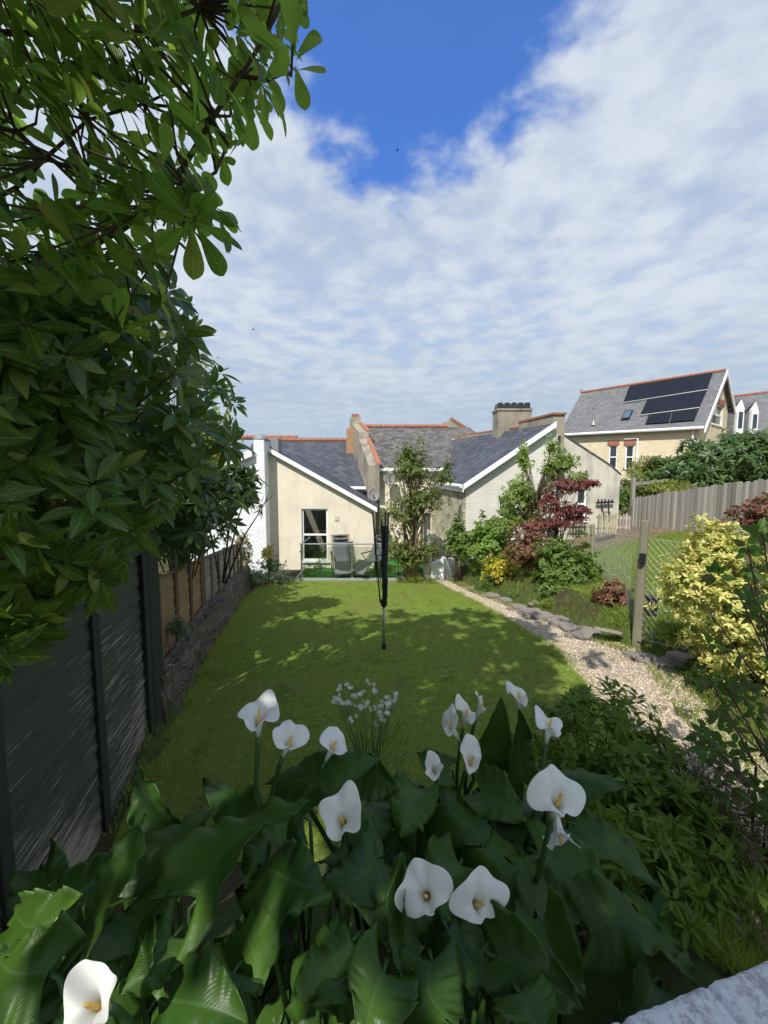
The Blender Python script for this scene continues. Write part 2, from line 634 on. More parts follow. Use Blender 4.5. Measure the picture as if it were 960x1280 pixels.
M['lead'] = m_plain('lead_flashing', (0.22, 0.23, 0.25), 0.5, var=0.2)
M['steel'] = m_plain('brushed_steel', (0.55, 0.56, 0.57), 0.3, 0.9, var=0.08)
M['glass'] = m_glass('window_glass', (0.55, 0.58, 0.57), 0.35)
M['rail_glass'] = m_glass('balustrade_glass', (0.86, 0.9, 0.88), 0.12)
M['dark_glass'] = m_plain('dark_window_glass', (0.03, 0.045, 0.05), 0.06, var=0.3, scale=2, spec=0.9)
M['stone'] = m_stone('rubble_stone', [(0.26, 0.25, 0.17), (0.62, 0.57, 0.42), (0.40, 0.40, 0.32), (0.70, 0.64, 0.48)], (0.46, 0.42, 0.31), 3.2, 1.7)
M['wall_stone'] = m_stone('dark_garden_stone', [(0.12, 0.105, 0.09), (0.17, 0.145, 0.12), (0.23, 0.19, 0.155)], (0.07, 0.06, 0.045), 3.2, 2.2, moss=(0.09, 0.095, 0.04), bs=.7, bd=0.02)
M['slab'] = m_plain('slate_slab_stone', (0.21, 0.185, 0.16), 0.85, var=0.35, scale=7)
M['green_fence'] = m_wood('peeling_green_paint', (0.055, 0.062, 0.046), (0.085, 0.092, 0.068), 0.8, peel=(0.40, 0.355, 0.29), peel_lo=0.565, peel_hi=0.58, board=0.125)
M['green_trim'] = m_plain('dark_green_painted_wood', (0.036, 0.042, 0.033), 0.75, var=0.4, scale=14)
M['tan_fence'] = m_wood('tan_lap_boards', (0.36, 0.24, 0.13), (0.50, 0.35, 0.21), 0.8, board=0.11)
M['tan_trim'] = m_plain('brown_battens', (0.14, 0.085, 0.045), 0.8, var=0.3)
M['grey_fence'] = m_wood('silvered_lap_boards', (0.38, 0.34, 0.27), (0.52, 0.48, 0.40), 0.85, board=0.11)
M['grey_trim'] = m_plain('silvered_battens', (0.17, 0.145, 0.115), 0.85, var=0.3)
M['pale'] = m_wood('silvered_pales', (0.40, 0.365, 0.32), (0.60, 0.56, 0.50), 0.9, vertical=True, board=0.12)
M['post_wood'] = m_wood('mossy_post_wood', (0.20, 0.19, 0.13), (0.33, 0.31, 0.22), 0.9, vertical=True, board=0.5)
M['picket'] = m_wood('picket_wood', (0.42, 0.37, 0.25), (0.55, 0.5, 0.36), 0.85, vertical=True, board=0.1)
M['black'] = m_plain('black_plastic', (0.018, 0.018, 0.022), 0.45, var=0.2)
M['dark_metal'] = m_plain('dark_grey_metal', (0.05, 0.05, 0.055), 0.4, 0.5)
M['alu'] = m_plain('dull_aluminium', (0.36, 0.36, 0.33), 0.45, 0.7)
M['textilene'] = m_plain('grey_sling_fabric', (0.11, 0.115, 0.12), 0.8, var=0.15)
M['bark'] = m_plain('brown_bark', (0.085, 0.06, 0.04), 0.9, var=0.5, scale=25)
M['bark_pale'] = m_plain('pale_bark', (0.20, 0.14, 0.09), 0.9, var=0.4, scale=25)
M['white_paint'] = m_plain('white_wall_paint', (0.76, 0.79, 0.84), 0.7, var=0.06)
M['pv'] = m_plain('solar_cells', (0.010, 0.012, 0.020), 0.5, var=0.2, scale=1.5, spec=0.2)
M['dish'] = m_plain('grey_dish_enamel', (0.20, 0.19, 0.18), 0.6)
M['wood_in'] = m_plain('varnished_wood', (0.35, 0.18, 0.07), 0.5)

# ------------------------------------------------------------------ ground
def m_ground():
    m, k = new_mat('soil_and_turf')
    ob = k.n('ShaderNodeTexCoord').outputs['Object']
    n = k.noise(ob, 0.8, 6, 0.6)
    n2 = k.noise(ob, 9, 6, 0.7)
    base = k.mix(k.maprange(k.math('ADD', k.math('MULTIPLY', n, 0.6), k.math('MULTIPLY', n2, 0.4)), 0.42, 0.56), (0.055, 0.04, 0.025), (0.055, 0.085, 0.022))
    finish(m, k, base, 0.95, n2, 0.8, 0.03, 0.15)
    return m


def m_lawn():
    m, k = new_mat('mown_turf')
    ob = k.n('ShaderNodeTexCoord').outputs['Object']
    n = k.noise(ob, 0.9, 5, 0.6)
    n2 = k.noise(ob, 14, 6, 0.75)
    n3 = k.noise(ob, 70, 4, 0.7)
    base = k.mix(k.maprange(n2, 0.3, 0.7), (0.10, 0.17, 0.024), (0.25, 0.33, 0.055))
    base = k.mix(k.math('MULTIPLY', k.maprange(n, 0.42, 0.62), 0.7), base, (0.20, 0.22, 0.055))
    base = k.mix(k.math('MULTIPLY', k.maprange(k.noise(ob, 3.2, 6, 0.75), 0.52, 0.66), 0.65), base, (0.085, 0.09, 0.03))
    base = k.mix(k.maprange(n3, 0.30, 0.55, 0.35, 1.0), (0.03, 0.035, 0.012), base)
    finish(m, k, base, 0.95, n3, 1.0, 0.02, 0.1)
    return m


def m_gravel():
    m, k = new_mat('pale_gravel')
    ob = k.n('ShaderNodeTexCoord').outputs['Object']
    v = k.n('ShaderNodeTexVoronoi', ins={'Vector': ob, 'Scale': 55.0})
    s_ = k.n('ShaderNodeSeparateColor', ins={0: v.outputs['Color']})
    base = k.ramp(s_.outputs[0], [(0, (0.16, 0.12, 0.08)), (0.3, (0.30, 0.24, 0.17)), (0.6, (0.40, 0.35, 0.28)), (0.85, (0.24, 0.2, 0.17)), (1, (0.52, 0.49, 0.44))])
    base = k.mix(k.math('MULTIPLY', k.maprange(k.noise(ob, 2.5, 5, 0.7), 0.5, 0.66), 0.6), base, (0.09, 0.085, 0.035))
    finish(m, k, base, 0.9, v.outputs[0], -1.0, 0.02, 0.2)
    return m


M['ground'] = m_ground()
M['lawn'] = m_lawn()
M['gravel'] = m_gravel()


def axis(pts):
    out = []
    for a, b, st in pts:
        n = max(1, int(round((b - a) / st)))
        out += [a + (b - a) * i / n for i in range(n)]
    out.append(pts[-1][1])
    return out


xs = axis([(-400, -60, 60), (-60, -12, 6), (-12, -5, 0.8), (-5, 6, 0.14), (6, 16, 0.6), (16, 60, 6), (60, 400, 60)])
ys = axis([(-200, -20, 60), (-20, -2, 3), (-2, 12, 0.16), (12, 20, 1.0), (20, 60, 8), (60, 600, 90)])
g = MB()
vs = [(x, y, H(x, y)) for y in ys for x in xs]
nx = len(xs)
fs = [(j * nx + i, j * nx + i + 1, (j + 1) * nx + i + 1, (j + 1) * nx + i) for j in range(len(ys) - 1) for i in range(nx - 1)]
g.add(vs, fs)
tag(g.build('ground', M['ground'], smooth=True), 'bare soil and rough turf under and around the garden', 'ground', kind='structure')

# lawn outline (right edge follows the gravel path)
LAWN_R = [(2.2, 1.9), (3.0, 2.15), (4.0, 2.3), (4.6, 2.4), (5.2, 2.42), (6.2, 2.3), (7.2, 2.18), (8.1, 2.03), (9.5, 1.75), (10.2, 1.55), (10.95, 1.35)]
LAWN_L = [(2.2, -1.75), (3.1, -2.0), (4.0, -2.2), (5.0, -2.42), (6.7, -2.75), (8.5, -3.1), (9.8, -3.2), (10.4, -3.0), (10.95, -2.6)]


def interp(tab, y):
    if y <= tab[0][0]:
        return tab[0][1]
    for (a, xa), (b, xb) in zip(tab, tab[1:]):
        if y <= b:
            return xa + (xb - xa) * (y - a) / (b - a)
    return tab[-1][1]


def strip(yl, fl, fr, nxs, dz):
    b = MB()
    V = []
    for y in yl:
        a, c = fl(y), fr(y)
        for i in range(nxs):
            x = a + (c - a) * i / (nxs - 1)
            V.append((x, y, H(x, y) + dz))
    F = [(j * nxs + i, j * nxs + i + 1, (j + 1) * nxs + i + 1, (j + 1) * nxs + i) for j in range(len(yl) - 1) for i in range(nxs - 1)]
    b.add(V, F)
    return b


yl = [2.2 + 0.125 * i for i in range(71)]
tag(strip(yl, lambda y: interp(LAWN_L, y), lambda y: interp(LAWN_R, y) + 0.03 * math.sin(y * 9) , 30, 0.012).build('lawn', M['lawn'], smooth=True),
    'mown green lawn in the middle of the walled garden', 'lawn', kind='structure')
yp = [0.9 + 0.125 * i for i in range(85)]


def path_r(y):
    return edge_x(y) + 0.02


tag(strip(yp, lambda y: max(interp(LAWN_R, y), 1.3) - 0.05, path_r, 14, 0.008).build('gravel_path', M['gravel'], smooth=True),
    'curving pale gravel path along the right side of the lawn', 'path', kind='structure')


def H_np(X, Y):
    return np.array([H(float(x), float(y)) for x, y in zip(X, Y)])


# grass blades: one mesh of short blades, nobody could count them
def blades(name, X, Y, h, wd, mat, label, cat, lean=0.5):
    n = len(X)
    Z = H_np(X, Y)
    hh = h * rng.uniform(0.5, 1.3, n)
    a = rng.uniform(0, 2 * PI, n)
    la = rng.uniform(0, 2 * PI, n)
    ll = hh * rng.uniform(0, lean, n)
    ww = wd * rng.uniform(0.6, 1.3, n)
    base = np.stack([X, Y, Z], 1)
    s = np.stack([np.cos(a) * ww, np.sin(a) * ww, np.zeros(n)], 1)
    tip = base + np.stack([np.cos(la) * ll, np.sin(la) * ll, hh], 1)
    V = np.stack([base - s, base + s, tip], 1).reshape(-1, 3)
    F = np.arange(3 * n).reshape(-1, 3)
    UV = np.tile(np.array([[0.3, 0], [0.7, 0], [0.5, 1.0]]), (n, 1))
    o = np_mesh(name, V, F, UV, mat, smooth=False)
    return tag(o, label, cat, kind='stuff')


M['grass'] = m_leaf('grass_blades', (0.13, 0.24, 0.032), (0.36, 0.47, 0.08), (0.52, 0.46, 0.20), 0.6, 0.45, rib=False, thr3=0.88, spec=0.2)
n = 270000
Y = 2.3 + (rng.random(n) ** 1.25) * 8.6
X = np.array([interp(LAWN_L, y) for y in Y])
Xr = np.array([interp(LAWN_R, y) for y in Y])
X = X + (Xr - X + 0.06) * rng.random(n)
keep = np.array([noise.noise((x * 2.2, y * 2.2, 3.1)) for x, y in zip(X, Y)]) > rng.uniform(-1.3, 0.25, n)
X, Y = X[keep], Y[keep]
blades('lawn_grass', X, Y, 0.027, 0.0036, M['grass'], 'short mown grass blades covering the lawn', 'grass')

tag(strip([3.0 + .25 * i for i in range(44)], lambda y: edge_x(y) + .55, lambda y: 13.0, 40, 0.01).build('neighbour_lawn', M['lawn'], smooth=True),
    "rough sunny lawn of the neighbour beyond the chain-link fence", 'lawn', kind='structure')

n = 14000
Y = 2.4 + rng.random(n) * 8.4
sd = rng.random(n) < .55
X = np.array([interp(LAWN_L, y) if q_ else interp(LAWN_R, y) for y, q_ in zip(Y, sd)]) + rng.normal(0, .055, n)
kp = np.array([noise.noise((x * 3, y * 3, 5.1)) for x, y in zip(X, Y)]) > rng.uniform(-.5, .35, n)
blades('lawn_edge_grass', X[kp], Y[kp], .06, .0045, M['grass'], 'longer uncut grass along the ragged edges of the lawn', 'grass', .9)

# pebbles of the path
def pebbles():
    n = 26000
    Y = 1.2 + (rng.random(n) ** 1.5) * 9.8
    a = np.array([max(interp(LAWN_R, y), 1.3) for y in Y])
    b = np.array([path_r(y) for y in Y])
    X = a + (b - a) * rng.random(n)
    Z = H_np(X, Y) + 0.006
    r = rng.uniform(0.006, 0.017, n)
    base = np.array([(1, 0, 0), (0, 1, 0), (-1, 0, 0), (0, -1, 0), (0, 0, 0.7), (0.0, 0.0, -0.5)])
    ang = rng.uniform(0, 2 * PI, n)
    c, s = np.cos(ang), np.sin(ang)
    V = base[None] * rng.uniform(0.6, 1.3, (n, 6, 1)) * r[:, None, None]
    V[:, :, 0] *= 1.4
    Vx = V[:, :, 0] * c[:, None] - V[:, :, 1] * s[:, None]
    Vy = V[:, :, 0] * s[:, None] + V[:, :, 1] * c[:, None]
    V = np.stack([Vx + X[:, None], Vy + Y[:, None], V[:, :, 2] + Z[:, None]], 2).reshape(-1, 3)
    T = np.array([(0, 1, 4), (1, 2, 4), (2, 3, 4), (3, 0, 4), (1, 0, 5), (2, 1, 5), (3, 2, 5), (0, 3, 5)])
    F = (np.arange(n)[:, None, None] * 6 + T[None]).reshape(-1, 3)
    m, k = new_mat('pebble_stone')
    ri = k.n('ShaderNodeNewGeometry').outputs['Random Per Island']
    base_c = k.ramp(ri, [(0, (0.22, 0.16, 0.10)), (0.25, (0.46, 0.36, 0.22)), (0.5, (0.60, 0.50, 0.35)), (0.75, (0.34, 0.28, 0.22)), (1, (0.74, 0.68, 0.56))])
    finish(m, k, base_c, 0.8)
    o = np_mesh('gravel', V, F, None, m, smooth=False)
    tag(o, 'loose pale and brown pebbles strewn over the path', 'gravel', kind='stuff')


pebbles()

# ------------------------------------------------------------------ leaves
PROF = {
    'obovate': ([0, .08, .2, .35, .5, .65, .78, .88, .95, 1], [.05, .14, .32, .56, .79, .96, 1, .84, .52, .06]),
    'ovate': ([0, .12, .35, .6, .85, 1], [.06, .55, 1.0, .80, .36, .03]),
    'lance': ([0, .08, .2, .35, .5, .65, .8, .92, 1], [.05, .26, .62, .92, 1.0, .88, .60, .26, .02]),
    'small': ([0, .35, .7, 1], [.1, 1.0, .8, .06]),
    'tiny': ([0, .5, 1], [.15, 1.0, .1]),
}


def leaf_batch(pos, d, nrm, L, W, prof, fold=0.18, droop=0.15, serr=0.0):
    """arrays of leaves -> V,F,UV"""
    ts, ws = PROF[prof]
    ts = np.array(ts)
    ws = np.array(ws)
    n = len(pos)
    d = d / np.linalg.norm(d, axis=1)[:, None]
    s = np.cross(d, nrm)
    s /= np.maximum(np.linalg.norm(s, axis=1)[:, None], 1e-6)
    nn = np.cross(s, d)
    dr = droop * rng.uniform(0.3, 1.8, n)
    fo = fold * rng.uniform(0.2, 1.8, n)
    K = len(ts)
    mid = pos[:, None] + d[:, None] * (L[:, None] * ts[None])[..., None] - nn[:, None] * ((L * dr)[:, None] * ts[None] ** 2)[..., None]
    hw = W[:, None] * 0.5 * ws[None]
    lift = hw * fo[:, None]
    lf = mid - s[:, None] * hw[..., None] + nn[:, None] * lift[..., None]
    rt = mid + s[:, None] * hw[..., None] + nn[:, None] * lift[..., None]
    V = np.stack([lf, mid, rt], 2).reshape(-1, 3)
    uv = np.zeros((K, 3, 2))
    for i in range(K):
        uv[i, 0] = (0.5 - 0.5 * ws[i], ts[i])
        uv[i, 1] = (0.5, ts[i])
        uv[i, 2] = (0.5 + 0.5 * ws[i], ts[i])
    UV = np.tile(uv.reshape(-1, 2), (n, 1))
    T = []
    for i in range(K - 1):
        a = i * 3
        T += [(a, a + 1, a + 4, a + 3), (a + 1, a + 2, a + 5, a + 4)]
    T = np.array(T)
    F = (np.arange(n)[:, None, None] * (K * 3) + T[None]).reshape(-1, 4)
    return V, F, UV


def rosettes(cen, ax, k, L, W, prof, spread=(50, 95), fold=0.18, droop=0.15, inner=0.02, stretch=0.0):
    """k leaves round each twig tip; cen (n,3), ax (n,3)"""
    n = len(cen)
    ax = ax / np.linalg.norm(ax, axis=1)[:, None]
    ref = np.tile(np.array([[0.31, 0.12, 0.94]]), (n, 1))
    e1 = np.cross(ax, ref)
    e1 /= np.maximum(np.linalg.norm(e1, axis=1)[:, None], 1e-6)
    e2 = np.cross(ax, e1)
    ph = rng.uniform(0, 2 * PI, n)[:, None] + np.arange(k)[None] * 2.399 + rng.normal(0, 0.25, (n, k))
    el = np.radians(rng.uniform(spread[0], spread[1], (n, k)))
    rad = e1[:, None] * np.cos(ph)[..., None] + e2[:, None] * np.sin(ph)[..., None]
    d = ax[:, None] * np.cos(el)[..., None] + rad * np.sin(el)[..., None]
    nr = ax[:, None] * np.sin(el)[..., None] - rad * np.cos(el)[..., None]
    back = rng.random((n, k)) * stretch
    pos = cen[:, None] + rad * inner - ax[:, None] * back[..., None]
    nk = n * k
    LL = L * rng.uniform(0.6, 1.15, nk)
    WW = W * rng.uniform(0.75, 1.15, nk) * (0.4 + 0.6 * LL / L)
    d2 = d.reshape(-1, 3) + rng.normal(0, 0.10, (nk, 3))
    return leaf_batch(pos.reshape(-1, 3), d2, nr.reshape(-1, 3) + rng.normal(0, 0.12, (nk, 3)), LL, WW, prof, fold, droop)


def merge(parts):
    V, F, U, o = [], [], [], 0
    for a, b, c in parts:
        V.append(a)
        F.append(b + o)
        U.append(c)
        o += len(a)
    return np.concatenate(V), np.concatenate(F), np.concatenate(U)


def shrub_tips(c, rad, n, lump=0.35, seed=1, shell=0.5, top=-0.35):
    """twig tips through an uneven ellipsoid: more near its surface; the outline comes from noise"""
    r = np.random.default_rng(seed)
    out, ax = [], []
    while len(out) < n:
        v = r.normal(0, 1, 3)
        v /= np.linalg.norm(v)
        if v[2] < top and r.random() < 0.7:
            continue
        k = 1 + lump * 2.0 * noise.noise((v[0] * 1.9 + seed * 3.7, v[1] * 1.9, v[2] * 1.9)) + lump * 0.8 * noise.noise((v[0] * 5 + seed, v[1] * 5, v[2] * 5))
        q = shell + (1 - shell) * r.random() ** 0.6
        p = v * k * q
        out.append(np.array(c) + p * np.array(rad))
        a = v * 0.8 + np.array((0, 0, 0.45)) + r.normal(0, 0.3, 3)
        ax.append(a)
    return np.array(out), np.array(ax)


def stems_to(mb, base, tips, r0=0.02, r1=0.004, k=14, seed=0, spread=0.12):
    rr = random.Random(seed)
    idx = list(range(len(tips)))
    rr.shuffle(idx)
    for i in idx[:k]:
        t = Vector(tips[i])
        b = Vector(base) + Vector((rr.uniform(-spread, spread), rr.uniform(-spread, spread), 0))
        m = b.lerp(t, 0.5) + Vector((rr.uniform(-.08, .08), rr.uniform(-.08, .08), 0.12 * (t - b).length))
        pts = [b, b.lerp(m, 0.6), m, m.lerp(t, 0.55), t]
        mb.tube(pts, [r0, r0 * 0.8, r0 * 0.6, (r0 + r1) / 2.6, r1], 6)


def shrub(name, label, cat, base, c, rad, n, k, L, W, prof, mat, seed, lump=0.35, spread=(40, 95), stems=14, r0=0.015, shell=0.45,
          bark='bark', droop=0.15, fold=0.18, group=None, stretch=0.05, top=-0.35, foliage='foliage', lumps=None):
    n, L, W, r0 = int(n * 1.3), L * 1.12, W * 1.2, r0 * .6
    t = thing(name, label, cat, base, group)
    if lumps:
        ps, as_ = [], []
        tot = sum(q[2] for q in lumps)
        for j, (lc, lr, wgt) in enumerate(lumps):
            p, a = shrub_tips(lc, lr, max(3, int(n * wgt / tot)), lump, seed + j * 13, shell, top)
            ps.append(p)
            as_.append(a)
        p, a = np.concatenate(ps), np.concatenate(as_)
    else:
        p, a = shrub_tips(c, rad, n, lump, seed, shell, top)
    V, F, U = rosettes(p, a, k, L, W, prof, spread, fold, droop, inner=L * 0.08, stretch=stretch)
    np_mesh(foliage, V, F, U, mat, t)
    if stems:
        b = MB()
        stems_to(b, base, p, r0, 0.003, stems, seed)
        b.build('stem', M[bark], t, smooth=True)
    return t


M['magnolia'] = m_leaf('magnolia_leaf', (0.075, 0.150, 0.020), (0.120, 0.215, 0.032), (0.26, 0.24, 0.05), 0.42, 0.58, tcol=(0.50, 0.78, 0.08), under=(0.15, 0.22, 0.065), thr3=0.86, spec=0.3)
M['aucuba'] = m_leaf('spotted_laurel_leaf', (0.052, 0.115, 0.015), (0.095, 0.170, 0.022), (0.20, 0.23, 0.04), 0.36, 0.3, tcol=(0.30, 0.44, 0.04), spec=0.35, spots=(0.30, 0.34, 0.10), thr3=0.9)
M['laurel_dark'] = m_leaf('dark_laurel_leaf', (0.035, 0.07, 0.015), (0.06, 0.105, 0.022), None, 0.4, 0.25, spec=0.35)
M['yellowgreen'] = m_leaf('fresh_yellow_green_leaf', (0.15, 0.19, 0.03), (0.26, 0.28, 0.05), None, 0.5, 0.4, rib=False)
M['bright'] = m_leaf('bright_green_leaf', (0.12, 0.21, 0.025), (0.20, 0.31, 0.045), None, 0.45, 0.35, rib=False)
M['mid'] = m_leaf('mid_green_leaf', (0.085, 0.155, 0.025), (0.15, 0.23, 0.04), None, 0.45, 0.3, rib=False)
M['darkg'] = m_leaf('dark_green_leaf', (0.045, 0.09, 0.018), (0.085, 0.145, 0.028), None, 0.45, 0.25, rib=False)
M['tree_mid'] = m_leaf('olive_green_leaf', (0.09, 0.125, 0.028), (0.16, 0.20, 0.045), (0.2, 0.14, 0.06), 0.5, 0.3, rib=False, thr3=0.93)
M['apple'] = m_leaf('pale_apple_leaf', (0.16, 0.24, 0.05), (0.26, 0.34, 0.08), None, 0.5, 0.4, rib=False)
M['redleaf'] = m_leaf('dark_red_leaf', (0.15, 0.04, 0.04), (0.25, 0.085, 0.075), None, 0.45, 0.35, tcol=(0.4, 0.06, 0.06), rib=False)
M['purple'] = m_leaf('bronze_leaf', (0.20, 0.075, 0.05), (0.30, 0.14, 0.08), (0.12, 0.15, 0.03), 0.5, 0.3, tcol=(0.35, 0.12, 0.07), rib=False, thr3=0.75)
M['yellowflower'] = m_leaf('yellow_flower', (0.62, 0.46, 0.02), (0.75, 0.60, 0.05), (0.10, 0.18, 0.03), 0.5, 0.3, tcol=(0.7, 0.6, 0.05), rib=False, thr3=0.6)
M['golden'] = m_leaf('golden_variegated_leaf', (0.56, 0.53, 0.13), (0.82, 0.77, 0.32), (0.24, 0.32, 0.05), 0.5, 0.3, tcol=(0.8, 0.72, 0.12), rib=False, thr3=0.68)
M['pitto'] = m_leaf('whorled_evergreen_leaf', (0.075, 0.135, 0.014), (0.13, 0.20, 0.024), None, 0.5, 0.35, thr3=0.8, spec=0.2)
M['rose'] = m_leaf('rose_leaf', (0.05, 0.10, 0.018), (0.085, 0.165, 0.025), (0.12, 0.06, 0.035), 0.42, 0.4, spec=0.3, tcol=(0.18, 0.4, 0.03), thr3=0.72)
M['euony'] = m_leaf('silvery_leaf', (0.10, 0.14, 0.08), (0.2, 0.25, 0.16), None, 0.5, 0.25, rib=False)

# ------------------------------------------------------------------ walls with openings
def wall(mb, o, d, outer, holes, thick, nin, mi=0):
    """outer: [(s,z)], holes: [(s0,s1,z0,z1)], plane through o along d, thickness to the inside nin"""
    o, d, nin = Vector(o), Vector(d).normalized(), Vector(nin).normalized()

    def w3(s, z, k=0):
        return o + d * s + Vector((0, 0, z)) + nin * (thick * k)
    loops = [[Vector((s, z, 0)) for s, z in outer]]
    for a, b, c, e in holes:
        loops.append([Vector(q) for q in ((a, c, 0), (b, c, 0), (b, e, 0), (a, e, 0))][::-1])
    tri = geometry.tessellate_polygon(loops)
    flat = [q for l in loops for q in l]
    fr = [w3(q.x, q.y) for q in flat]
    bk = [w3(q.x, q.y, 1) for q in flat]
    n = len(flat)
    fs = []
    out_n = -nin
    for t in tri:
        a, b, c = (fr[i] for i in t)
        if (b - a).cross(c - a).dot(out_n) < 0:
            t = t[::-1]
        fs.append(tuple(t))
        fs.append(tuple(i + n for i in t[::-1]))
    k = 0
    for l in loops:
        m_ = len(l)
        for i in range(m_):
            fs.append((k + i, k + (i + 1) % m_, k + (i + 1) % m_ + n, k + i + n))
        k += m_
    mb.add(fr + bk, fs, mi)
    return mb


def window(parent, o, d, nin, s0, s1, z0, z1, set_in=0.06, fw=0.055, rails=(0.5,), frame='upvc', glass='dark_glass', sill=True, vrails=(), name='window'):
    o, d, nin = Vector(o), Vector(d).normalized(), Vector(nin).normalized()
    rz = math.atan2(d.y, d.x)

    def w3(s, z, k):
        return o + d * s + Vector((0, 0, z)) + nin * k
    f = MB()
    dp = 0.07
    kk = set_in + dp / 2
    sm, zm = (s0 + s1) / 2, (z0 + z1) / 2
    f.box(w3(s0 + fw / 2, zm, kk), (fw, dp, z1 - z0 - 0.004), rz)
    f.box(w3(s1 - fw / 2, zm, kk), (fw, dp, z1 - z0 - 0.004), rz)
    f.box(w3(sm, z1 - fw / 2, kk), (s1 - s0 - 2 * fw, dp - 0.006, fw), rz)
    f.box(w3(sm, z0 + fw / 2, kk), (s1 - s0 - 2 * fw, dp - 0.006, fw), rz)
    for q in rails:
        f.box(w3(sm, z0 + (z1 - z0) * q, kk), (s1 - s0 - 2 * fw, dp - 0.006, fw * 1.1), rz)
    for q in vrails:
        f.box(w3(s0 + (s1 - s0) * q, zm, kk), (fw * 0.8, dp - 0.012, z1 - z0 - 2 * fw), rz)
    wn = f.build(name, M[frame], parent, bevel=0.004)
    g_ = MB()
    g_.box(w3(sm, zm, kk + 0.005), (s1 - s0 - 2 * fw + 0.01, 0.008, z1 - z0 - 2 * fw + 0.01), rz)
    g_.build('pane', M[glass], wn)
    if sill:
        s_ = MB()
        s_.box(w3(sm, z0 - 0.035, 0.02), (s1 - s0 + 0.1, 0.16, 0.06), rz)
        s_.build('sill', M[frame], wn, bevel=0.005)
    return wn


def fascia_bar(mb, a, b, h, t, nout):
    """board along a->b hanging h down, t thick, outwards nout"""
    a, b, nout = Vector(a), Vector(b), Vector(nout).normalized()
    mb.prism([a, b, b - Vector((0, 0, h)), a - Vector((0, 0, h))], nout * t)


def slab_roof(mb, pts, th=0.06):
    """roof sheet as a closed slab (pts = top corners)"""
    a = [Vector(p) for p in pts]
    nn = (a[1] - a[0]).cross(a[-1] - a[0]).normalized()
    if nn.z < 0:
        a = a[::-1]
        nn = -nn
    n = len(a)
    b = [p - Vector((0, 0, th)) for p in a]
    fs = [tuple(range(n)), tuple(range(2 * n - 1, n - 1, -1))] + [(i, i + n, (i + 1) % n + n, (i + 1) % n) for i in range(n)]
    mb.add(a + b, fs)


NB = Vector((0, 1, 0))
DX = Vector((1, 0, 0))

# ---- House A : cream lean-to with slate roof behind
YA = 12.4
aL, aR = P(331, 600, YA).x, P(467, 600, YA).x
zL, zR = P(331, 558, YA).z, P(467, 634, YA).z
wl, wr = P(376, 600, YA).x, P(409, 600, YA).x
wz0, wz1 = P(376, 701, YA).z, P(376, 636, YA).z
FLOOR = -0.52
ha = thing('cream_house', 'cream rendered cottage with lean-to gable and one tall white window', 'house', (aL, YA, FLOOR))
b = MB()
wall(b, (0, YA, 0), DX, [(aL, FLOOR - 0.3), (aR, FLOOR - 0.3), (aR, zR), (aL, zL)], [(wl, wr, wz0, wz1)], 0.25, NB)
# right side wall of the lean-to and the main range wall behind
yB = 15.5
b.prism([(aR - 0.25, YA + 0.25, FLOOR - 0.3), (aR, YA + 0.25, FLOOR - 0.3), (aR, yB, FLOOR - 0.3), (aR - 0.25, yB, FLOOR - 0.3)], (0, 0, zR - FLOOR + 0.24))
main_z = P(440, 608, yB).z
b.box(((aL + 0.35) / 2 - 0.7, yB + 0.15, (main_z + FLOOR - 0.3) / 2), (0.95 - aL + 1.0, 0.3, main_z - FLOOR + 0.3))
# arch-ish lintel relief and floor slab inside
b.box(((aL + aR) / 2, (YA + yB) / 2 + 0.1, FLOOR - 0.15), (aR - aL - 0.55, yB - YA - 0.35, 0.2))
b.build('wall', M['cream'], ha)
r_ = MB()
sl_ = (zR - zL) / (aR - aL)


def lz(x):
    return zL + (x - aL) * sl_ + 0.05


slab_roof(r_, [(aL, YA - 0.1, lz(aL)), (aR + 0.12, YA - 0.1, lz(aR + 0.12)), (aR + 0.12, yB - 0.01, lz(aR + 0.12)), (aL, yB + 2.0, lz(aL))])
r_.build('lean_to_roof', M['slate_new'], ha)
# main roof
ridY = 18.5
rz_ = P(400, 551, ridY).z
r_ = MB()
slab_roof(r_, [(-6.2, yB - 0.2, main_z + 0.02), (P(463, 600, yB).x, yB - 0.2, main_z + 0.02), (P(450, 600, ridY).x + 0.3, ridY, rz_), (-6.2, ridY, rz_)])
slab_roof(r_, [(-6.2, ridY + 0.004, rz_), (P(450, 600, ridY).x + 0.3, ridY + 0.004, rz_), (P(450, 600, ridY).x + 0.3, ridY + 3.2, main_z), (-6.2, ridY + 3.2, main_z)])
mr = r_.build('roof', M['slate_new'], ha)
b = MB()
x0, x1 = -6.2, P(450, 600, ridY).x + 0.2
nn_ = 16
for i in range(nn_):
    xa = x0 + (x1 - x0) * i / nn_
    xb = x0 + (x1 - x0) * (i + 0.97) / nn_
    b.tube([(xa, ridY, rz_ + 0.03), (xb, ridY, rz_ + 0.035)], 0.11, 8)
b.build('ridge_tile', M['terracotta'], mr, smooth=False)
b = MB()
fascia_bar(b, (aL, YA - 0.14, zL + 0.06), (aR + 0.12, YA - 0.14, zR + 0.06 + 0.12 * sl_), 0.15, 0.035, (0, -1, 0))
b.build('bargeboard', M['fascia'], ha, bevel=0.006)
b = MB()
b.box((P(440, 600, yB).x, yB - 0.24, main_z - 0.06), (3.1, 0.1, 0.12))
b.build('gutter', M['fascia'], ha, bevel=0.02)
window(ha, (0, YA, 0), DX, NB, wl, wr, wz0, wz1, rails=(0.5,), glass='glass')
b = MB()
bx0, bx1 = P(448, 600, yB).x, P(463, 600, yB).x
window(ha, (0, yB - 0.12, 0), DX, NB, bx0, bx1, P(450, 622, yB).z, P(450, 613, yB).z, set_in=-0.0, rails=(), fw=0.04, sill=False, name='small_window')
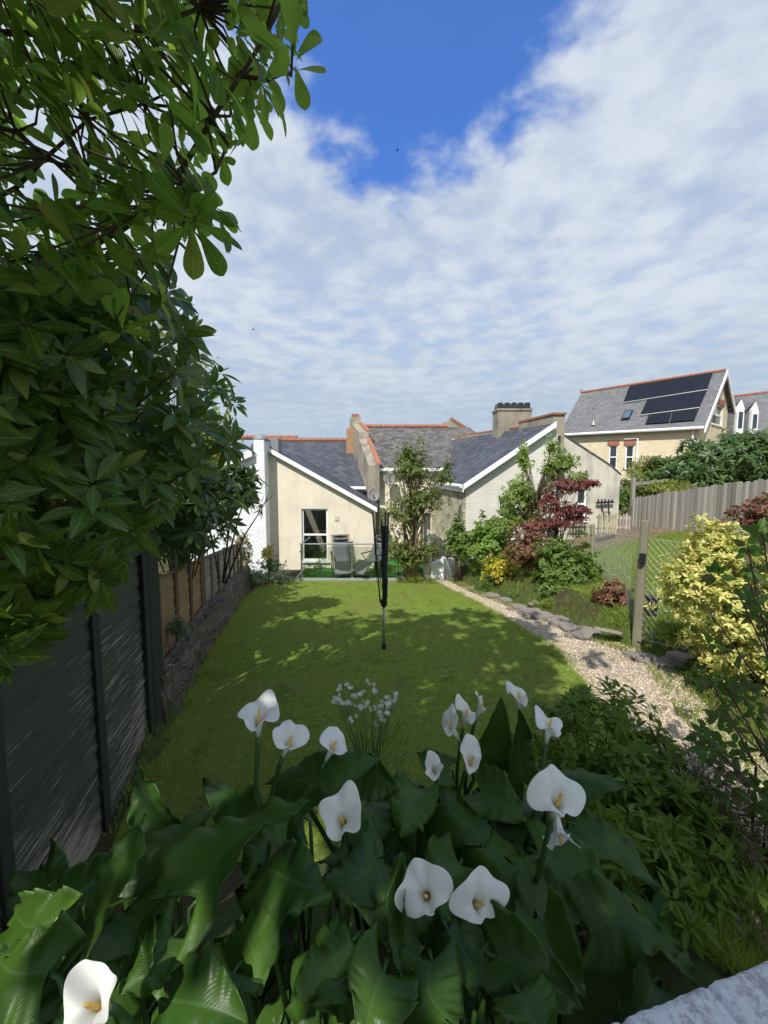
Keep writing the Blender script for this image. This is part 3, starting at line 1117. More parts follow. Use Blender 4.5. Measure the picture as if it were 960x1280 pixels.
# things seen on the inner window board
t = thing('table_lamp', 'white table lamp standing inside the tall window of the cream house', 'lamp', P(392, 697, YA + 0.45))
lp = Vector(t['_o'])
b = MB()
b.tube([lp, lp + Vector((0, 0, .02)), lp + Vector((0, 0, .03)), lp + Vector((0, 0, .34))], [0.07, 0.07, 0.012, 0.012], 10)
b.build('lamp_base', M['white_paint'], t)
b = MB()
b.tube([lp + Vector((0, 0, .30)), lp + Vector((0, 0, .48))], [0.14, 0.09], 14)
b.build('lamp_shade', M['white_paint'], t)
b = MB()
tb = P(392, 697, YA + 0.45)
b.box((tb.x, tb.y, tb.z - 0.03), (1.2, 0.5, 0.05))
for sx in (-.5, .5):
    for sy in (-.2, .2):
        b.box((tb.x + sx, tb.y + sy, (tb.z - 0.05 + FLOOR - 0.05) / 2), (0.05, 0.05, tb.z - 0.05 - FLOOR + 0.05))
tag(b.build('table', M['wood_in'], origin=(tb.x, tb.y, FLOOR)), 'brown wooden table inside the cream house window, under the lamp', 'table')

# ---- white projecting wall on the left with domed pier
YW = 11.9
wx1 = P(331, 600, YW).x
wx0 = P(232, 600, YW).x
ww = thing('white_house', 'rough white rendered house end with a rounded grey pier cap', 'house', (wx0, YW, FLOOR))
b = MB()
pz = P(324, 550, YW).z
xa = P(318, 600, YW).x
za = P(318, 566, YW).z
zb = P(240, 598, YW).z
wall(b, (0, YW, 0), DX, [(wx0, FLOOR - .4), (wx1, FLOOR - .4), (wx1, pz), (xa, pz), (xa, za), (wx0, zb)], [], 0.55, NB)
b.build('wall', M['white_rough'], ww)
b = MB()
slab_roof(b, [(wx0 - 0.3, YW - 0.12, zb - 0.07), (xa + 0.0, YW - 0.12, za + 0.06), (xa + 0.0, YW + 6.0, za + 0.06), (wx0 - 0.3, YW + 6.0, zb - 0.07)])
b.build('roof', M['slate_old'], ww)
b = MB()
fascia_bar(b, (wx0 - 0.3, YW - 0.13, zb - 0.04), (xa, YW - 0.13, za + 0.10), 0.22, 0.035, (0, -1, 0))
b.build('bargeboard', M['fascia'], ww, bevel=0.006)
b = MB()
cx = (xa + wx1) / 2
rr = (wx1 - xa) / 2 + 0.07
pts, rs = [], []
for i in range(7):
    a = i / 6 * PI / 2
    pts.append((cx, YW + 0.25, pz + rr * 0.95 * math.sin(a)))
    rs.append(max(0.01, rr * math.cos(a)))
b.tube(pts, rs, 16)
b.build('pier_cap', M['lead'], ww, smooth=True)
b = MB()
b.box((wx1 + 0.14, YW + 0.9, pz - 0.25), (0.24, 0.5, 0.75), bev=0)
b.build('flashing', M['lead'], ww)
b = MB()
for i in range(12):
    b.tube([(-9 + i * 0.4, 18.9, P(300, 547, 18.9).z), (-9 + i * .4 + .385, 18.9, P(300, 547, 18.9).z + 0.005)], 0.11, 8)
b.build('ridge_tile', M['terracotta'], ww)

# ---- House B : older slates between parapets
yb = 15.2
hb = thing('old_slate_house', 'cream house with lichen covered slate roof between stepped parapets', 'house', (0, yb, FLOOR))
be = P(480, 585, yb).z
bx0 = P(474, 600, yb).x
bx1 = 3.4
b = MB()
wall(b, (0, yb, 0), DX, [(bx0, FLOOR - .3), (bx1, FLOOR - .3), (bx1, be), (bx0, be)], [], 0.3, NB)
b.build('wall', M['cream'], hb)
bry = 18.0
brz = P(500, 534, bry).z
b = MB()
xl2 = P(457, 600, bry).x
slab_roof(b, [(bx0, yb - 0.2, be + 0.03), (bx1 + 0.6, yb - 0.2, be + 0.03), (bx1 + 0.6, bry, brz), (xl2, bry, brz)])
slab_roof(b, [(xl2, bry + .004, brz), (bx1 + .6, bry + .004, brz), (bx1 + .6, bry + 3, be), (bx0, bry + 3, be)])
rf = b.build('roof', M['slate_old'], hb)
b = MB()
for i in range(9):
    b.tube([(xl2 + i * 0.42, bry, brz + 0.03), (xl2 + i * .42 + .40, bry, brz + 0.035)], 0.10, 8)
b.build('ridge_tile', M['terracotta'], rf)
b = MB()
b.box(((bx0 + bx1) / 2, yb - 0.25, be - 0.07), (bx1 - bx0, 0.1, 0.13))
b.build('gutter', M['fascia'], hb, bevel=0.02)
# stepped parapet on its left
b = MB()
pa = [P(480, 612, yb - .35), P(480, 592, yb - .35), P(470, 562, 16.2), P(462, 556, 16.3), P(453, 531, 17.9), P(447, 529, 18.05), P(447, 612, 18.05)]
px0 = bx0 - 0.05
prof_yz = [(yb - .42, be - 0.9), (yb - .42, be + 0.10), (16.35, be + 1.25), (16.4, be + 1.55), (17.75, brz + 0.12), (17.8, brz + 0.42), (18.25, brz + 0.42), (18.25, be - 0.9)]
b.prism([(px0 - 0.42 - (y - 15) * .29, y, z) for y, z in prof_yz], (0.42, 0, 0))
b.build('parapet', M['old_render'], hb)
b = MB()
for (y0, z0), (y1, z1) in ((prof_yz[1], prof_yz[2]), (prof_yz[3], prof_yz[4])):
    b.prism([(px0 - 0.10 - (y0 - 15) * .29, y0, z0 + .005), (px0 - 0.10 - (y1 - 15) * .29, y1, z1 + .005), (px0 - 0.10 - (y1 - 15) * .29, y1, z1 + 0.07), (px0 - 0.10 - (y0 - 15) * .29, y0, z0 + 0.07)], (0.16, 0, 0))
b.box((px0 - .21 - .87, 18.02, brz + .50), (0.34, 0.3, 0.16))
b.build('coping', M['terracotta'], hb)
b = MB()
q = P(439, 545, 17.6)
b.box((q.x - 0.0, 17.7, q.z - 0.35), (0.42, 0.4, 1.35))
b.build('chimney', M['old_brick'], hb)
# far parapet at the ridge's right end
b = MB()
q0, q1, q2 = P(549, 600, 18.2), P(560, 600, 18.2), P(580, 600, 18.2)
b.prism([(q0.x, 18.0, brz - .8), (q2.x + 0.5, 18.0, brz - .8), (q2.x + .5, 18.0, P(581, 546, 18.2).z), (q1.x + .1, 18.0, P(560, 526, 18.2).z), (q0.x + 0.1, 18.0, P(552, 529, 18.2).z), (q0.x, 18.0, P(548, 535, 18.2).z)], (0, 0.6, 0))
b.build('parapet', M['old_render'], hb)
b = MB()
b.prism([(q2.x + .5, 17.97, P(581, 546, 18.2).z + .002), (q1.x + .1, 17.97, P(560, 526, 18.2).z + .002), (q1.x + .1, 17.97, P(560, 524, 18.2).z + .05), (q2.x + .5, 17.97, P(581, 543, 18.2).z + .05)], (0, 0.66, 0))
b.build('coping', M['terracotta'], hb)


def dish(px, py, Y, label):
    p = P(px, py, Y)
    t = thing('satellite_dish', label, 'satellite dish', p, 'satellite dishes on the cream walls')
    b = MB()
    rings = []
    ax_ = Vector((0.15, -0.95, 0.25)).normalized()
    e1 = ax_.cross(Vector((0, 0, 1))).normalized()
    e2 = e1.cross(ax_)
    n = 18
    vs, fs = [p - ax_ * 0.06], []
    for i in range(1, 5):
        q = i / 4
        for k in range(n):
            a = 2 * PI * k / n
            vs.append(p + e1 * (0.24 * q * math.cos(a)) + e2 * (0.29 * q * math.sin(a)) + ax_ * (0.06 * q * q - 0.06))
    for k in range(n):
        fs.append((0, 1 + k, 1 + (k + 1) % n))
    for i in range(3):
        for k in range(n):
            fs.append((1 + i * n + k, 1 + (i + 1) * n + k, 1 + (i + 1) * n + (k + 1) % n, 1 + i * n + (k + 1) % n))
    b.add(vs, fs)
    b.build('dish', M['dish'], t, smooth=True, solid=0.01)
    b = MB()
    b.tube([p - e2 * 0.27, p - e2 * 0.22 + ax_ * 0.3], 0.012, 6)
    b.box(p - e2 * 0.2 + ax_ * 0.32, (0.05, 0.1, 0.05))
    b.build('receiver_arm', M['dark_metal'], t)
    b = MB()
    b.tube([p - ax_ * 0.05, p - ax_ * 0.05 - e2 * 0.3, p + Vector((0, 0.3, -0.34))], 0.02, 6)
    b.build('bracket', M['dark_metal'], t)


b = MB()
q1, q2, q3, q4 = P(470, 622, 15.1), P(473, 640, 15.12), P(482, 668, 15.14), P(486, 700, 15.14)
b.tube([q1, q2, q3, q4], .016, 5)
b.tube([P(487, 604, 15.1), P(489, 640, 15.12), P(486, 668, 15.14)], .012, 5)
b.build('cable', M['dark_metal'], hb)
b = MB()
b.box(P(505, 640, 15.16), (.22, .05, .22))
for i_ in range(4):
    b.box(P(505, 640, 15.12) + Vector((0, 0, -.075 + .05 * i_)), (.19, .03, .018), rx=.5)
b.build('wall_vent', M['fascia'], hb)
b = MB()
b.box(P(421, 648, YA - .01), (.14, .03, .14))
b.build('wall_vent', M['grey_render'], ha)
dish(467, 618, 14.5, 'lower grey satellite dish, beside the lean-to bargeboard')
dish(487, 598, yb - 0.45, 'upper grey satellite dish, just under the old slate roof')

# ---- House C : white painted gable wing with stone flank
YC = 11.5
cl, crx = P(583, 600, YC).x, P(697, 600, YC).x
cez = P(583, 606, YC).z
ctz = P(690, 531, YC).z
hc = thing('white_gable_house', 'white painted brick gable wing with stone side wall and blue slate roof', 'house', (cl, YC, -0.5))
b = MB()
cw0, cw1 = P(624, 600, YC).x, P(647, 600, YC).x
wall(b, (0, YC, 0), DX, [(cl, -0.9), (crx, -0.9), (crx, P(697, 545, YC).z), (P(690, 600, YC).x, ctz - 0.02), (cl, cez)],
     [(cw0, cw1, P(630, 672, YC).z, P(630, 622, YC).z)], 0.3, NB)
b.build('wall', M['white_brick'], hc)
window(hc, (0, YC, 0), DX, NB, cw0, cw1, P(630, 672, YC).z, P(630, 622, YC).z, rails=(0.5,))
# stone flank running back
cb = P(541, 600, yb)
b = MB()
dirc = Vector((cb.x - cl, yb - YC, 0))
fl_z = P(581, 606, YC).z
b.prism([(cl, YC + 0.0, -0.9), (cb.x, yb, -0.9), (cb.x, yb, fl_z), (cl, YC + 0.0, fl_z)][::-1], (-0.04, 0, 0))
b.prism([(cl + 0.003, YC + 0.31, -0.9), (cb.x + 0.003, yb - 0.003, -0.9), (cb.x + 0.003, yb - .003, fl_z - .004), (cl + 0.003, YC + .31, fl_z - .004)], (0.3, 0, 0))
b.build('side_wall', M['stone'], hc)
b = MB()
bt = P(566, 550, 17.0)
ft = Vector((P(690, 600, YC).x, YC - 0.12, ctz + 0.04))
fe = Vector((cl - 0.12, YC - 0.12, cez - 0.02))
bk = Vector((cb.x - 0.13, yb + 0.1, P(548, 603, yb).z + 0.02))
vy = P(548, 577, 16.4)
slab_roof(b, [fe, ft, bt, vy, bk])
rc = b.build('roof', M['slate_new'], hc)
b = MB()
fascia_bar(b, fe + Vector((0, -.03, .04)), ft + Vector((0, -.03, .04)), 0.17, 0.035, (0, -1, 0))
b.build('bargeboard', M['fascia'], hc, bevel=0.006)
b = MB()
d_ = (bk - fe).normalized()
b.tube([fe + Vector((-.05, 0.02, -.02)), bk + Vector((-.05, 0, -.02))], 0.06, 8)
b.prism([fe + Vector((-.0, .02, -.05)), bk + Vector((0, 0, -.05)), bk + Vector((0, 0, -.2)), fe + Vector((0, .02, -.2))], (0.03, 0, 0))
b.build('gutter', M['fascia'], hc)
# valley lead
b = MB()
b.tube([bk + Vector((0.02, 0, 0.10)), vy + Vector((0, 0, .03)), bt + Vector((0, 0, 0.03))], 0.035, 6)
b.build('flashing', M['fascia'], hc)
# ridge parapet and the back slope
b = MB()
rt = ft + Vector((0.05, 0.15, 0))
for a_, b_, h in (((Vector((ft.x, YC + .05, ctz))), Vector((4.55, 13.2, P(648, 540, 13.2).z)), 0.30), (Vector((4.55, 13.2, P(648, 540, 13.2).z)), bt, 0.13)):
    b.prism([a_ + Vector((0, 0, -1.2)), b_ + Vector((0, 0, -1.2)), b_ + Vector((0, 0, h)), a_ + Vector((0, 0, h))], (0.34, 0, 0))
b.build('parapet', M['old_render'], hc)
b = MB()
a_ = Vector((ft.x - .03, YC + .0, ctz + 0.302))
b_ = Vector((4.53, 13.2, P(648, 540, 13.2).z + .302))
b.prism([a_, b_, b_ + Vector((0, 0, .06)), a_ + Vector((0, 0, .06))], (0.4, 0, 0))
a_, b_ = Vector((4.53, 13.2, P(648, 540, 13.2).z + .132)), bt + Vector((0, 0, .132))
b.prism([a_, b_, b_ + Vector((0, 0, .05)), a_ + Vector((0, 0, .05))], (0.4, 0, 0))
b.build('coping', M['terracotta'], hc)
# chimney stack with four cowls
yc_ = 13.6
c0, c1 = P(620, 600, yc_), P(662, 600, yc_)
zt, zb_ = P(640, 512, yc_).z, P(640, 545, yc_).z
b = MB()
b.box(((c0.x + c1.x) / 2, yc_ + 0.3, (zt + zb_) / 2 - 0.3), (c1.x - c0.x, 0.6, zt - zb_ + 0.6))
b.box(((c0.x + c1.x) / 2, yc_ + 0.3, zt + 0.005), (c1.x - c0.x + 0.06, 0.66, 0.07))
ch = b.build('chimney', M['old_render'], hc)
for i in range(5):
    b = MB()
    cxx = c0.x + (c1.x - c0.x) * (i + 0.5) / 5
    w_ = (c1.x - c0.x) / 5 * 0.46
    b.prism([(cxx - w_, yc_ + .08, zt + .04), (cxx + w_, yc_ + .08, zt + .04), (cxx + w_ * .7, yc_ + .08, zt + .26), (cxx - w_ * .55, yc_ + .08, zt + .26)], (0, 0.45, 0))
    b.build('chimney_cowl', M['dark_metal'], ch)
b = MB()
b.tube([(crx - 0.03, YC - 0.07, -0.5), (crx - 0.03, YC - 0.07, P(697, 545, YC).z)], 0.045, 8)
b.build('downpipe', M['dark_metal'], hc)

# ---- House D : grey rendered lean-to to the right of C
YD = 12.3
dl, dr_ = P(697, 600, YD).x, P(775, 600, YD).x
hd = thing('grey_rendered_lean_to', 'weathered grey rendered lean-to with sloping top beside the white gable', 'outbuilding', (dl, YD, -0.2))
b = MB()
dz = [(dl, -0.6), (dr_, -0.6), (dr_, P(775, 594, YD).z), (P(763, 600, YD).x, P(763, 583, YD).z), (dl, P(697, 541, YD).z)]
dw0, dw1, dwz0, dwz1 = P(722, 600, YD).x, P(735, 600, YD).x, P(730, 650, YD).z, P(730, 610, YD).z
wall(b, (0, YD, 0), DX, dz, [(dw0, dw1, dwz0, dwz1)], 0.3, NB)
b.prism([(dr_ - .3, YD + .3, -0.6), (dr_, YD + .3, -0.6), (dr_, YD + 4, -0.6), (dr_ - .3, YD + 4, -0.6)], (0, 0, P(775, 594, YD).z + 0.6))
b.build('wall', M['grey_render'], hd)
window(hd, (0, YD, 0), DX, NB, dw0, dw1, dwz0, dwz1)
b = MB()
A_ = [(dr_ + .02, P(775, 594, YD).z + .05), (P(763, 600, YD).x, P(763, 583, YD).z + .05), (dl, P(697, 541, YD).z + .05)]
for (xa_, za_), (xb_, zb2) in zip(A_, A_[1:]):
    slab_roof(b, [(xb_, YD - .03, zb2), (xa_, YD - .03, za_), (xa_, YD + 4, za_), (xb_, YD + 4, zb2)], 0.045)
b.build('roof', M['slate_old'], hd)
# wall rack with hooks
q = P(756, 628, YD - 0.1)
b = MB()
b.box((q.x, q.y, q.z), (0.55, 0.05, 0.06), ry=-0.05)
for i in range(5):
    b.box((q.x - 0.22 + i * .11, q.y - .02, q.z + .05), (0.035, 0.035, 0.1))
b.tube([(q.x - .12, q.y, q.z), (q.x + .02, q.y, q.z - .55)], 0.018, 6)
b.tube([(q.x + .12, q.y, q.z), (q.x + .16, q.y, q.z - .5)], 0.018, 6)
b.tube([(q.x, q.y, q.z - .3), (q.x + .14, q.y, q.z - .32)], 0.015, 6)
tag(b.build('wall_rack', M['dark_metal'], origin=tuple(q)), 'dark metal rack fixed to the grey rendered lean-to', 'rack')

# ---- House E : cream brick house with solar panels
he = thing('brick_house', 'tall cream brick house with solar panels over its grey slate roof', 'house', (18, 24, 0.8))
eR, eL = P(874, 533, 22.5), P(704, 542, 28.0)
ez = (eR.z + eL.z) / 2
aRr, aLl = P(901, 464, 24.6), P(727, 491, 30.2)
eB = P(917, 539, 26.8)
b = MB()
dE = Vector((eR.x - eL.x, eR.y - eL.y, 0))
LE = dE.length
dE.normalize()
nE = Vector((-dE.y, dE.x, 0))      # to the inside/back
hs = []
oE = Vector((eL.x, eL.y, 0))


def se(px, py):
    """s,z on the long wall for a pixel"""
    p0 = P(px, py, 1.0) - Vector((0, 0, CAM_Z))
    # solve (p0*Y) on plane
    A = oE
    k = (A.x * nE.x + A.y * nE.y) / (p0.x * nE.x + p0.y * nE.y)
    q_ = p0 * k
    return (Vector((q_.x, q_.y, 0)) - A).dot(dE), q_.z + CAM_Z


for (xa_, xb_, ya_, yb_) in ((760, 770.5, 586, 557), (780.5, 791, 586, 557)):
    s0, _ = se(xa_, ya_)
    s1, _ = se(xb_, ya_)
    z0 = se(xa_, ya_)[1]
    z1 = se(xa_, yb_)[1]
    hs.append((s0, s1, z0, z1))
wall(b, oE, dE, [(0, 0), (LE, 0), (LE, eR.z - 0.1), (0, eL.z - 0.1)], hs, 0.3, nE)
# gable wall
gd = Vector((eB.x - eR.x, eB.y - eR.y, 0))
LG = gd.length
gd.normalize()
nG = Vector((-gd.y, gd.x, 0))
apx = LG * 0.52
oG = Vector((eR.x, eR.y, 0)) + nG * 0.002
gs0, gs1 = LG * 0.30, LG * 0.62
gz0 = P(893, 530, 24).z
gz1 = P(893, 503, 24).z
wall(b, oG, gd, [(0.0, 0), (LG, 0), (LG, eB.z - .1), (apx, aRr.z - 0.15), (0.0, eR.z - 0.1)], [(gs0, gs1, gz0, gz1)], 0.28, nG)
b.build('wall', M['brick_cream'], he)
for h_ in hs:
    window(he, oE, dE, nE, *h_, rails=(0.5,), fw=0.07)
window(he, oG, gd, nG, gs0, gs1, gz0, gz1, rails=(0.5,), fw=0.1)
b = MB()
for h_ in hs:
    c_ = oE + dE * ((h_[0] + h_[1]) / 2) + Vector((0, 0, h_[3] + 0.16)) - nE * 0.01
    b.box(c_, (h_[1] - h_[0] + 0.2, 0.06, 0.32), math.atan2(dE.y, dE.x))
c_ = oG + gd * ((gs0 + gs1) / 2) + Vector((0, 0, gz1 + 0.16)) - nG * 0.01
b.box(c_, (gs1 - gs0 + 0.2, 0.06, 0.35), math.atan2(gd.y, gd.x))
b.build('lintel', M['brick_red'], he)
# roof: front slope and back slope, with overhang
ov = dE * 0.25
fE = [eL - ov - nE * .3 - Vector((0, 0, .12)), eR + ov - nE * .3 - Vector((0, 0, .12)), aRr + ov, aLl]
b = MB()
slab_roof(b, fE, 0.1)
slab_roof(b, [aLl + Vector((0, .01, 0)), aRr + ov + Vector((0, .01, 0)), eB + ov, P(745, 550, 33)], 0.1)
re_ = b.build('roof', M['slate_grey'], he)
b = MB()
n_ = 20
for i in range(n_):
    b.tube([aLl.lerp(aRr + ov, i / n_) + Vector((0, 0, .02)), aLl.lerp(aRr + ov, (i + .96) / n_) + Vector((0, 0, .03))], 0.10, 8)
b.tube([aLl + Vector((0, 0, 0)), aLl + Vector((-.05, 0, .28))], [0.12, 0.04], 8)
b.build('ridge_tile', M['terracotta'], re_)
b = MB()
p0, p1, p2 = fE[1] + ov * .12, fE[2] + ov * .12, eB + ov * 1.1
b.prism([p0, p1, p1 - Vector((0, 0, .32)), p0 - Vector((0, 0, .28))], ov * 0.3)
b.prism([p1, p2, p2 - Vector((0, 0, .28)), p1 - Vector((0, 0, .32))], ov * 0.3)
b.build('bargeboard', M['fascia'], he)
b = MB()
b.tube([fE[0] - nE * .05, fE[1] - nE * .05], 0.09, 8)
q = oE + dE * (LE - 0.25) - nE * .1
b.tube([Vector((q.x, q.y, eR.z - .25)), Vector((q.x, q.y, 1))], 0.05, 8)
s_, z_ = se(797, 560)
b.tube([oE + dE * s_ - nE * .08 + Vector((0, 0, se(797, 548)[1])), oE + dE * s_ - nE * .08 + Vector((0, 0, 1))], 0.05, 8)
b.tube([oE + dE * s_ - nE * .08 + Vector((0, 0, se(797, 548)[1])), oE + dE * (se(781, 549)[0]) - nE * .08 + Vector((0, 0, se(781, 549)[1]))], 0.05, 8)
b.build('gutter', M['fascia'], he)

# roof plane coordinates for panels, skylight and flue
rn = (fE[1] - fE[0]).cross(fE[3] - fE[0]).normalized()
if rn.z < 0:
    rn = -rn


def onroof(px, py, lift=0.05):
    d0 = (P(px, py, 1.0) - Vector((0, 0, CAM_Z)))
    o0 = Vector((0, 0, CAM_Z))
    k = (fE[1] - o0).dot(rn) / d0.dot(rn)
    return o0 + d0 * k + rn * lift


def z4(x, y):
    return (690 + x / 3.5556, 450 + y / 3.5556)


panels = [[(345, 122), (715, 62), (690, 135), (318, 192)], [(425, 180), (690, 137), (655, 215), (394, 247)],
          [(432, 249), (533, 233), (520, 282), (415, 289)], [(537, 233), (655, 217), (633, 272), (524, 281)]]
for i, pn in enumerate(panels):
    pts = [onroof(*z4(x, y), 0.06) for x, y in pn]
    # split each bank into its modules
    k = [7, 5, 2, 2][i]
    for j in range(k):
        b = MB()
        a0, a1 = pts[0].lerp(pts[1], (j + .004) / k), pts[0].lerp(pts[1], (j + .996) / k)
        c0_, c1_ = pts[3].lerp(pts[2], (j + .004) / k), pts[3].lerp(pts[2], (j + .996) / k)
        b.prism([a0, a1, c1_, c0_], rn * 0.05)
        b.build('solar_panel', M['pv'], re_)
b = MB()
for a_, b_ in (((318, 195), (690, 138)), ((394, 251), (655, 218))):
    b.tube([onroof(*z4(*a_), .10), onroof(*z4(*b_), .10)], 0.035, 6)
b.build('panel_rail', M['alu'], re_)
b = MB()
sk = [onroof(*z4(*q_), 0.09) for q_ in ((325, 232), (362, 228), (345, 266), (308, 271))]
b.prism(sk, rn * .06)
so_ = b.build('skylight', M['dark_metal'], re_)
b = MB()
cs_ = sum(sk, Vector()) / 4
b.prism([cs_ + (p_ - cs_) * .75 + rn * .062 for p_ in sk], rn * .01)
b.build('pane', m_plain('sky_reflecting_glass', (0.10, 0.14, 0.18), 0.05, spec=1.0), so_)
b = MB()
q = onroof(*z4(183, 290), 0)
b.tube([q, q + Vector((0, 0, .3)), q + Vector((0, 0, 1.05)), q + Vector((0, 0, 1.15))], [0.16, 0.07, 0.06, 0.09], 10)
b.build('flue_pipe', M['alu'], re_)

# ---- House F : far roof with dormers
hf = thing('dormer_house', 'far grey slate house with two white dormer windows', 'house', (24, 27, 1.0))
b = MB()
f0, f1, f2, f3 = P(900, 540, 27), P(1090, 535, 24), P(1090, 475, 27), P(908, 497, 30)
slab_roof(b, [f0, f1, f2, f3], 0.1)
b.build('roof', M['slate_grey'], hf)
b = MB()
for i in range(14):
    b.tube([f3.lerp(f2, i / 14) + Vector((0, 0, .02)), f3.lerp(f2, (i + .95) / 14) + Vector((0, 0, .03))], 0.11, 8)
b.build('ridge_tile', M['terracotta'], hf)
b = MB()
b.prism([f0 + Vector((.2, .2, 0)), f1 + Vector((0, .2, 0)), Vector((f1.x, f1.y + .2, 1)), Vector((f0.x + .2, f0.y + .2, 1))], (0, 0.3, 0))
b.build('wall', M['brick_cream'], hf)
for xa_, xb_ in ((920, 929), (938, 947)):
    p0 = P(xa_, 536, 25.6)
    p1 = P(xb_, 536, 25.6)
    zt_ = P(xa_, 510 if xa_ < 930 else 513, 25.6).z
    mx = (p0.x + p1.x) / 2
    b = MB()
    b.prism([(p0.x - .0, 25.6, p0.z - .3), (p1.x, 25.6, p0.z - .3), (p1.x, 25.6, zt_), (mx, 25.6, zt_ + .55), (p0.x, 25.6, zt_)], (0, 3.4, 0))
    dm = b.build('dormer', M['fascia'], hf)
    b = MB()
    slab_roof(b, [(p0.x - .5, 25.55, zt_ - .02), (mx - .02, 25.65, zt_ + .62), (mx - .02, 29, zt_ + .62), (p0.x - .5, 29, zt_ - .02)])
    slab_roof(b, [(mx + .02, 25.65, zt_ + .62), (p1.x + .1, 25.65, zt_ + .02), (p1.x + .1, 29, zt_ + .02), (mx + .02, 29, zt_ + .62)])
    b.prism([(p0.x - .45, 25.75, p0.z - .3), (p0.x - .02, 25.75, p0.z - .3), (p0.x - .02, 25.75, zt_), (p0.x - .45, 25.75, zt_)], (0, 3.2, 0))
    b.build('dormer_roof', M['slate_grey'], dm)
    b = MB()
    b.box((mx, 25.58, (p0.z + zt_) / 2 - .1), (p1.x - p0.x - .22, .03, zt_ - p0.z - .3))
    b.build('pane', M['dark_glass'], dm)

# distant wooded hill, only slivers of it show between the roofs
b = MB()
pts = []
for i in range(41):
    x = -300 + 15 * i
    pts.append((x, 260, 20 + 7 * noise.noise((x * .01, 2, 0)) + 3 * noise.noise((x * .05, 4, 0))))
V = []
for (x, y, z) in pts:
    V += [(x, 150, -2), (x, 200, z * .6), (x, y, z), (x, 340, -2)]
b.add(V, [(i * 4 + k, (i + 1) * 4 + k, (i + 1) * 4 + k + 1, i * 4 + k + 1) for i in range(40) for k in range(3)])
tag(b.build('hill', m_plain('hillside_grass', (0.05, 0.08, 0.025), 0.9, var=0.5, scale=.05), smooth=True), 'distant low green hill behind the roofs', 'hill', kind='structure')

# ------------------------------------------------------------------ deck in front of the cream house
dy0 = 10.98
dx0, dx1 = P(371, 728, dy0).x, P(566, 728, dy0).x - 0.25
dzt = P(400, 724, dy0).z
dk = thing('deck', 'raised terrace covered in bright artificial grass with a grey edge', 'deck', ((dx0 + dx1) / 2, dy0, dzt - 0.2))
b = MB()
b.box(((dx0 + dx1) / 2, dy0 + 0.03, dzt - 0.04), (dx1 - dx0, 0.06, 0.12))
b.box((dx0 - .03, (dy0 + YA) / 2, dzt - 0.04), (0.06, YA - dy0, 0.12))
b.box(((dx0 + dx1) / 2, dy0 + 0.10, dzt - 0.2), (dx1 - dx0 - .1, 0.06, 0.22))
b.build('edge_board', m_plain('grey_composite', (0.30, 0.31, 0.32), 0.6), dk)
m, k = new_mat('artificial_grass')
ob = k.n('ShaderNodeTexCoord').outputs['Object']
nz = k.noise(ob, 60, 4, 0.7)
finish(m, k, k.mix(nz, (0.03, 0.15, 0.03), (0.07, 0.28, 0.06)), 0.8, nz, 0.8, 0.01, 0.2)
M['astro'] = m
b = MB()
b.box(((dx0 + dx1) / 2, (dy0 + YA) / 2 + 0.02, dzt - 0.02), (dx1 - dx0 - 0.004, YA - dy0 - 0.06, 0.03))
b.box(((dx1 + aR) / 2 + .15, YA + 1.2, dzt - 0.03), (dx1 - aR - .35, 2.5, 0.03))
b.build('turf_carpet', M['astro'], dk)
n = 16000
X = rng.uniform(dx0 + .02, dx1 - .02, n)
Y = rng.uniform(dy0 + .07, YA - .02, n)


def astro():
    Z = np.full(n, dzt - 0.006)
    a = rng.uniform(0, 2 * PI, n)
    s = np.stack([np.cos(a), np.sin(a), 0 * a], 1) * .005
    base = np.stack([X, Y, Z], 1)
    tip = base + np.stack([rng.normal(0, .012, n), rng.normal(0, .012, n), rng.uniform(.02, .035, n)], 1)
    V = np.stack([base - s, base + s, tip], 1).reshape(-1, 3)
    o = np_mesh('turf_pile', V, np.arange(3 * n).reshape(-1, 3), None, M['astro'], dk, smooth=False)
    o['kind'] = 'stuff'


astro()
# glass balustrade
bl = thing('glass_balustrade', 'glass balustrade with slim steel posts and top rail along the terrace edge', 'balustrade', (P(440, 700, 11.05).x, 11.05, dzt))
yy = 11.07
railz = P(440, 680, yy).z
posts = [P(q_, 700, yy).x for q_ in (377, 440, 503)]
for x in posts:
    b = MB()
    b.tube([(x, yy, dzt - .002), (x, yy, dzt + .02)], 0.05, 12)
    b.tube([(x, yy, dzt), (x, yy, railz)], 0.026, 10)
    for z in (dzt + .25, railz - .22):
        b.box((x + .035, yy, z), (0.05, 0.03, 0.04))
        b.box((x - .035, yy, z), (0.05, 0.03, 0.04))
    b.build('post', M['steel'], bl, smooth=False)
b = MB()
b.tube([(posts[0] - .05, yy, railz), (posts[-1] + .03, yy, railz)], 0.021, 10)
b.tube([(posts[0], yy, railz), (posts[0], YA - 0.05, railz)], 0.021, 10)
b.build('top_rail', M['steel'], bl)
for x0_, x1_ in zip(posts, posts[1:]):
    b = MB()
    b.box(((x0_ + x1_) / 2, yy, (dzt + .1 + railz - .08) / 2), (x1_ - x0_ - .1, 0.01, railz - dzt - .18))
    b.build('glass_panel', M['rail_glass'], bl)


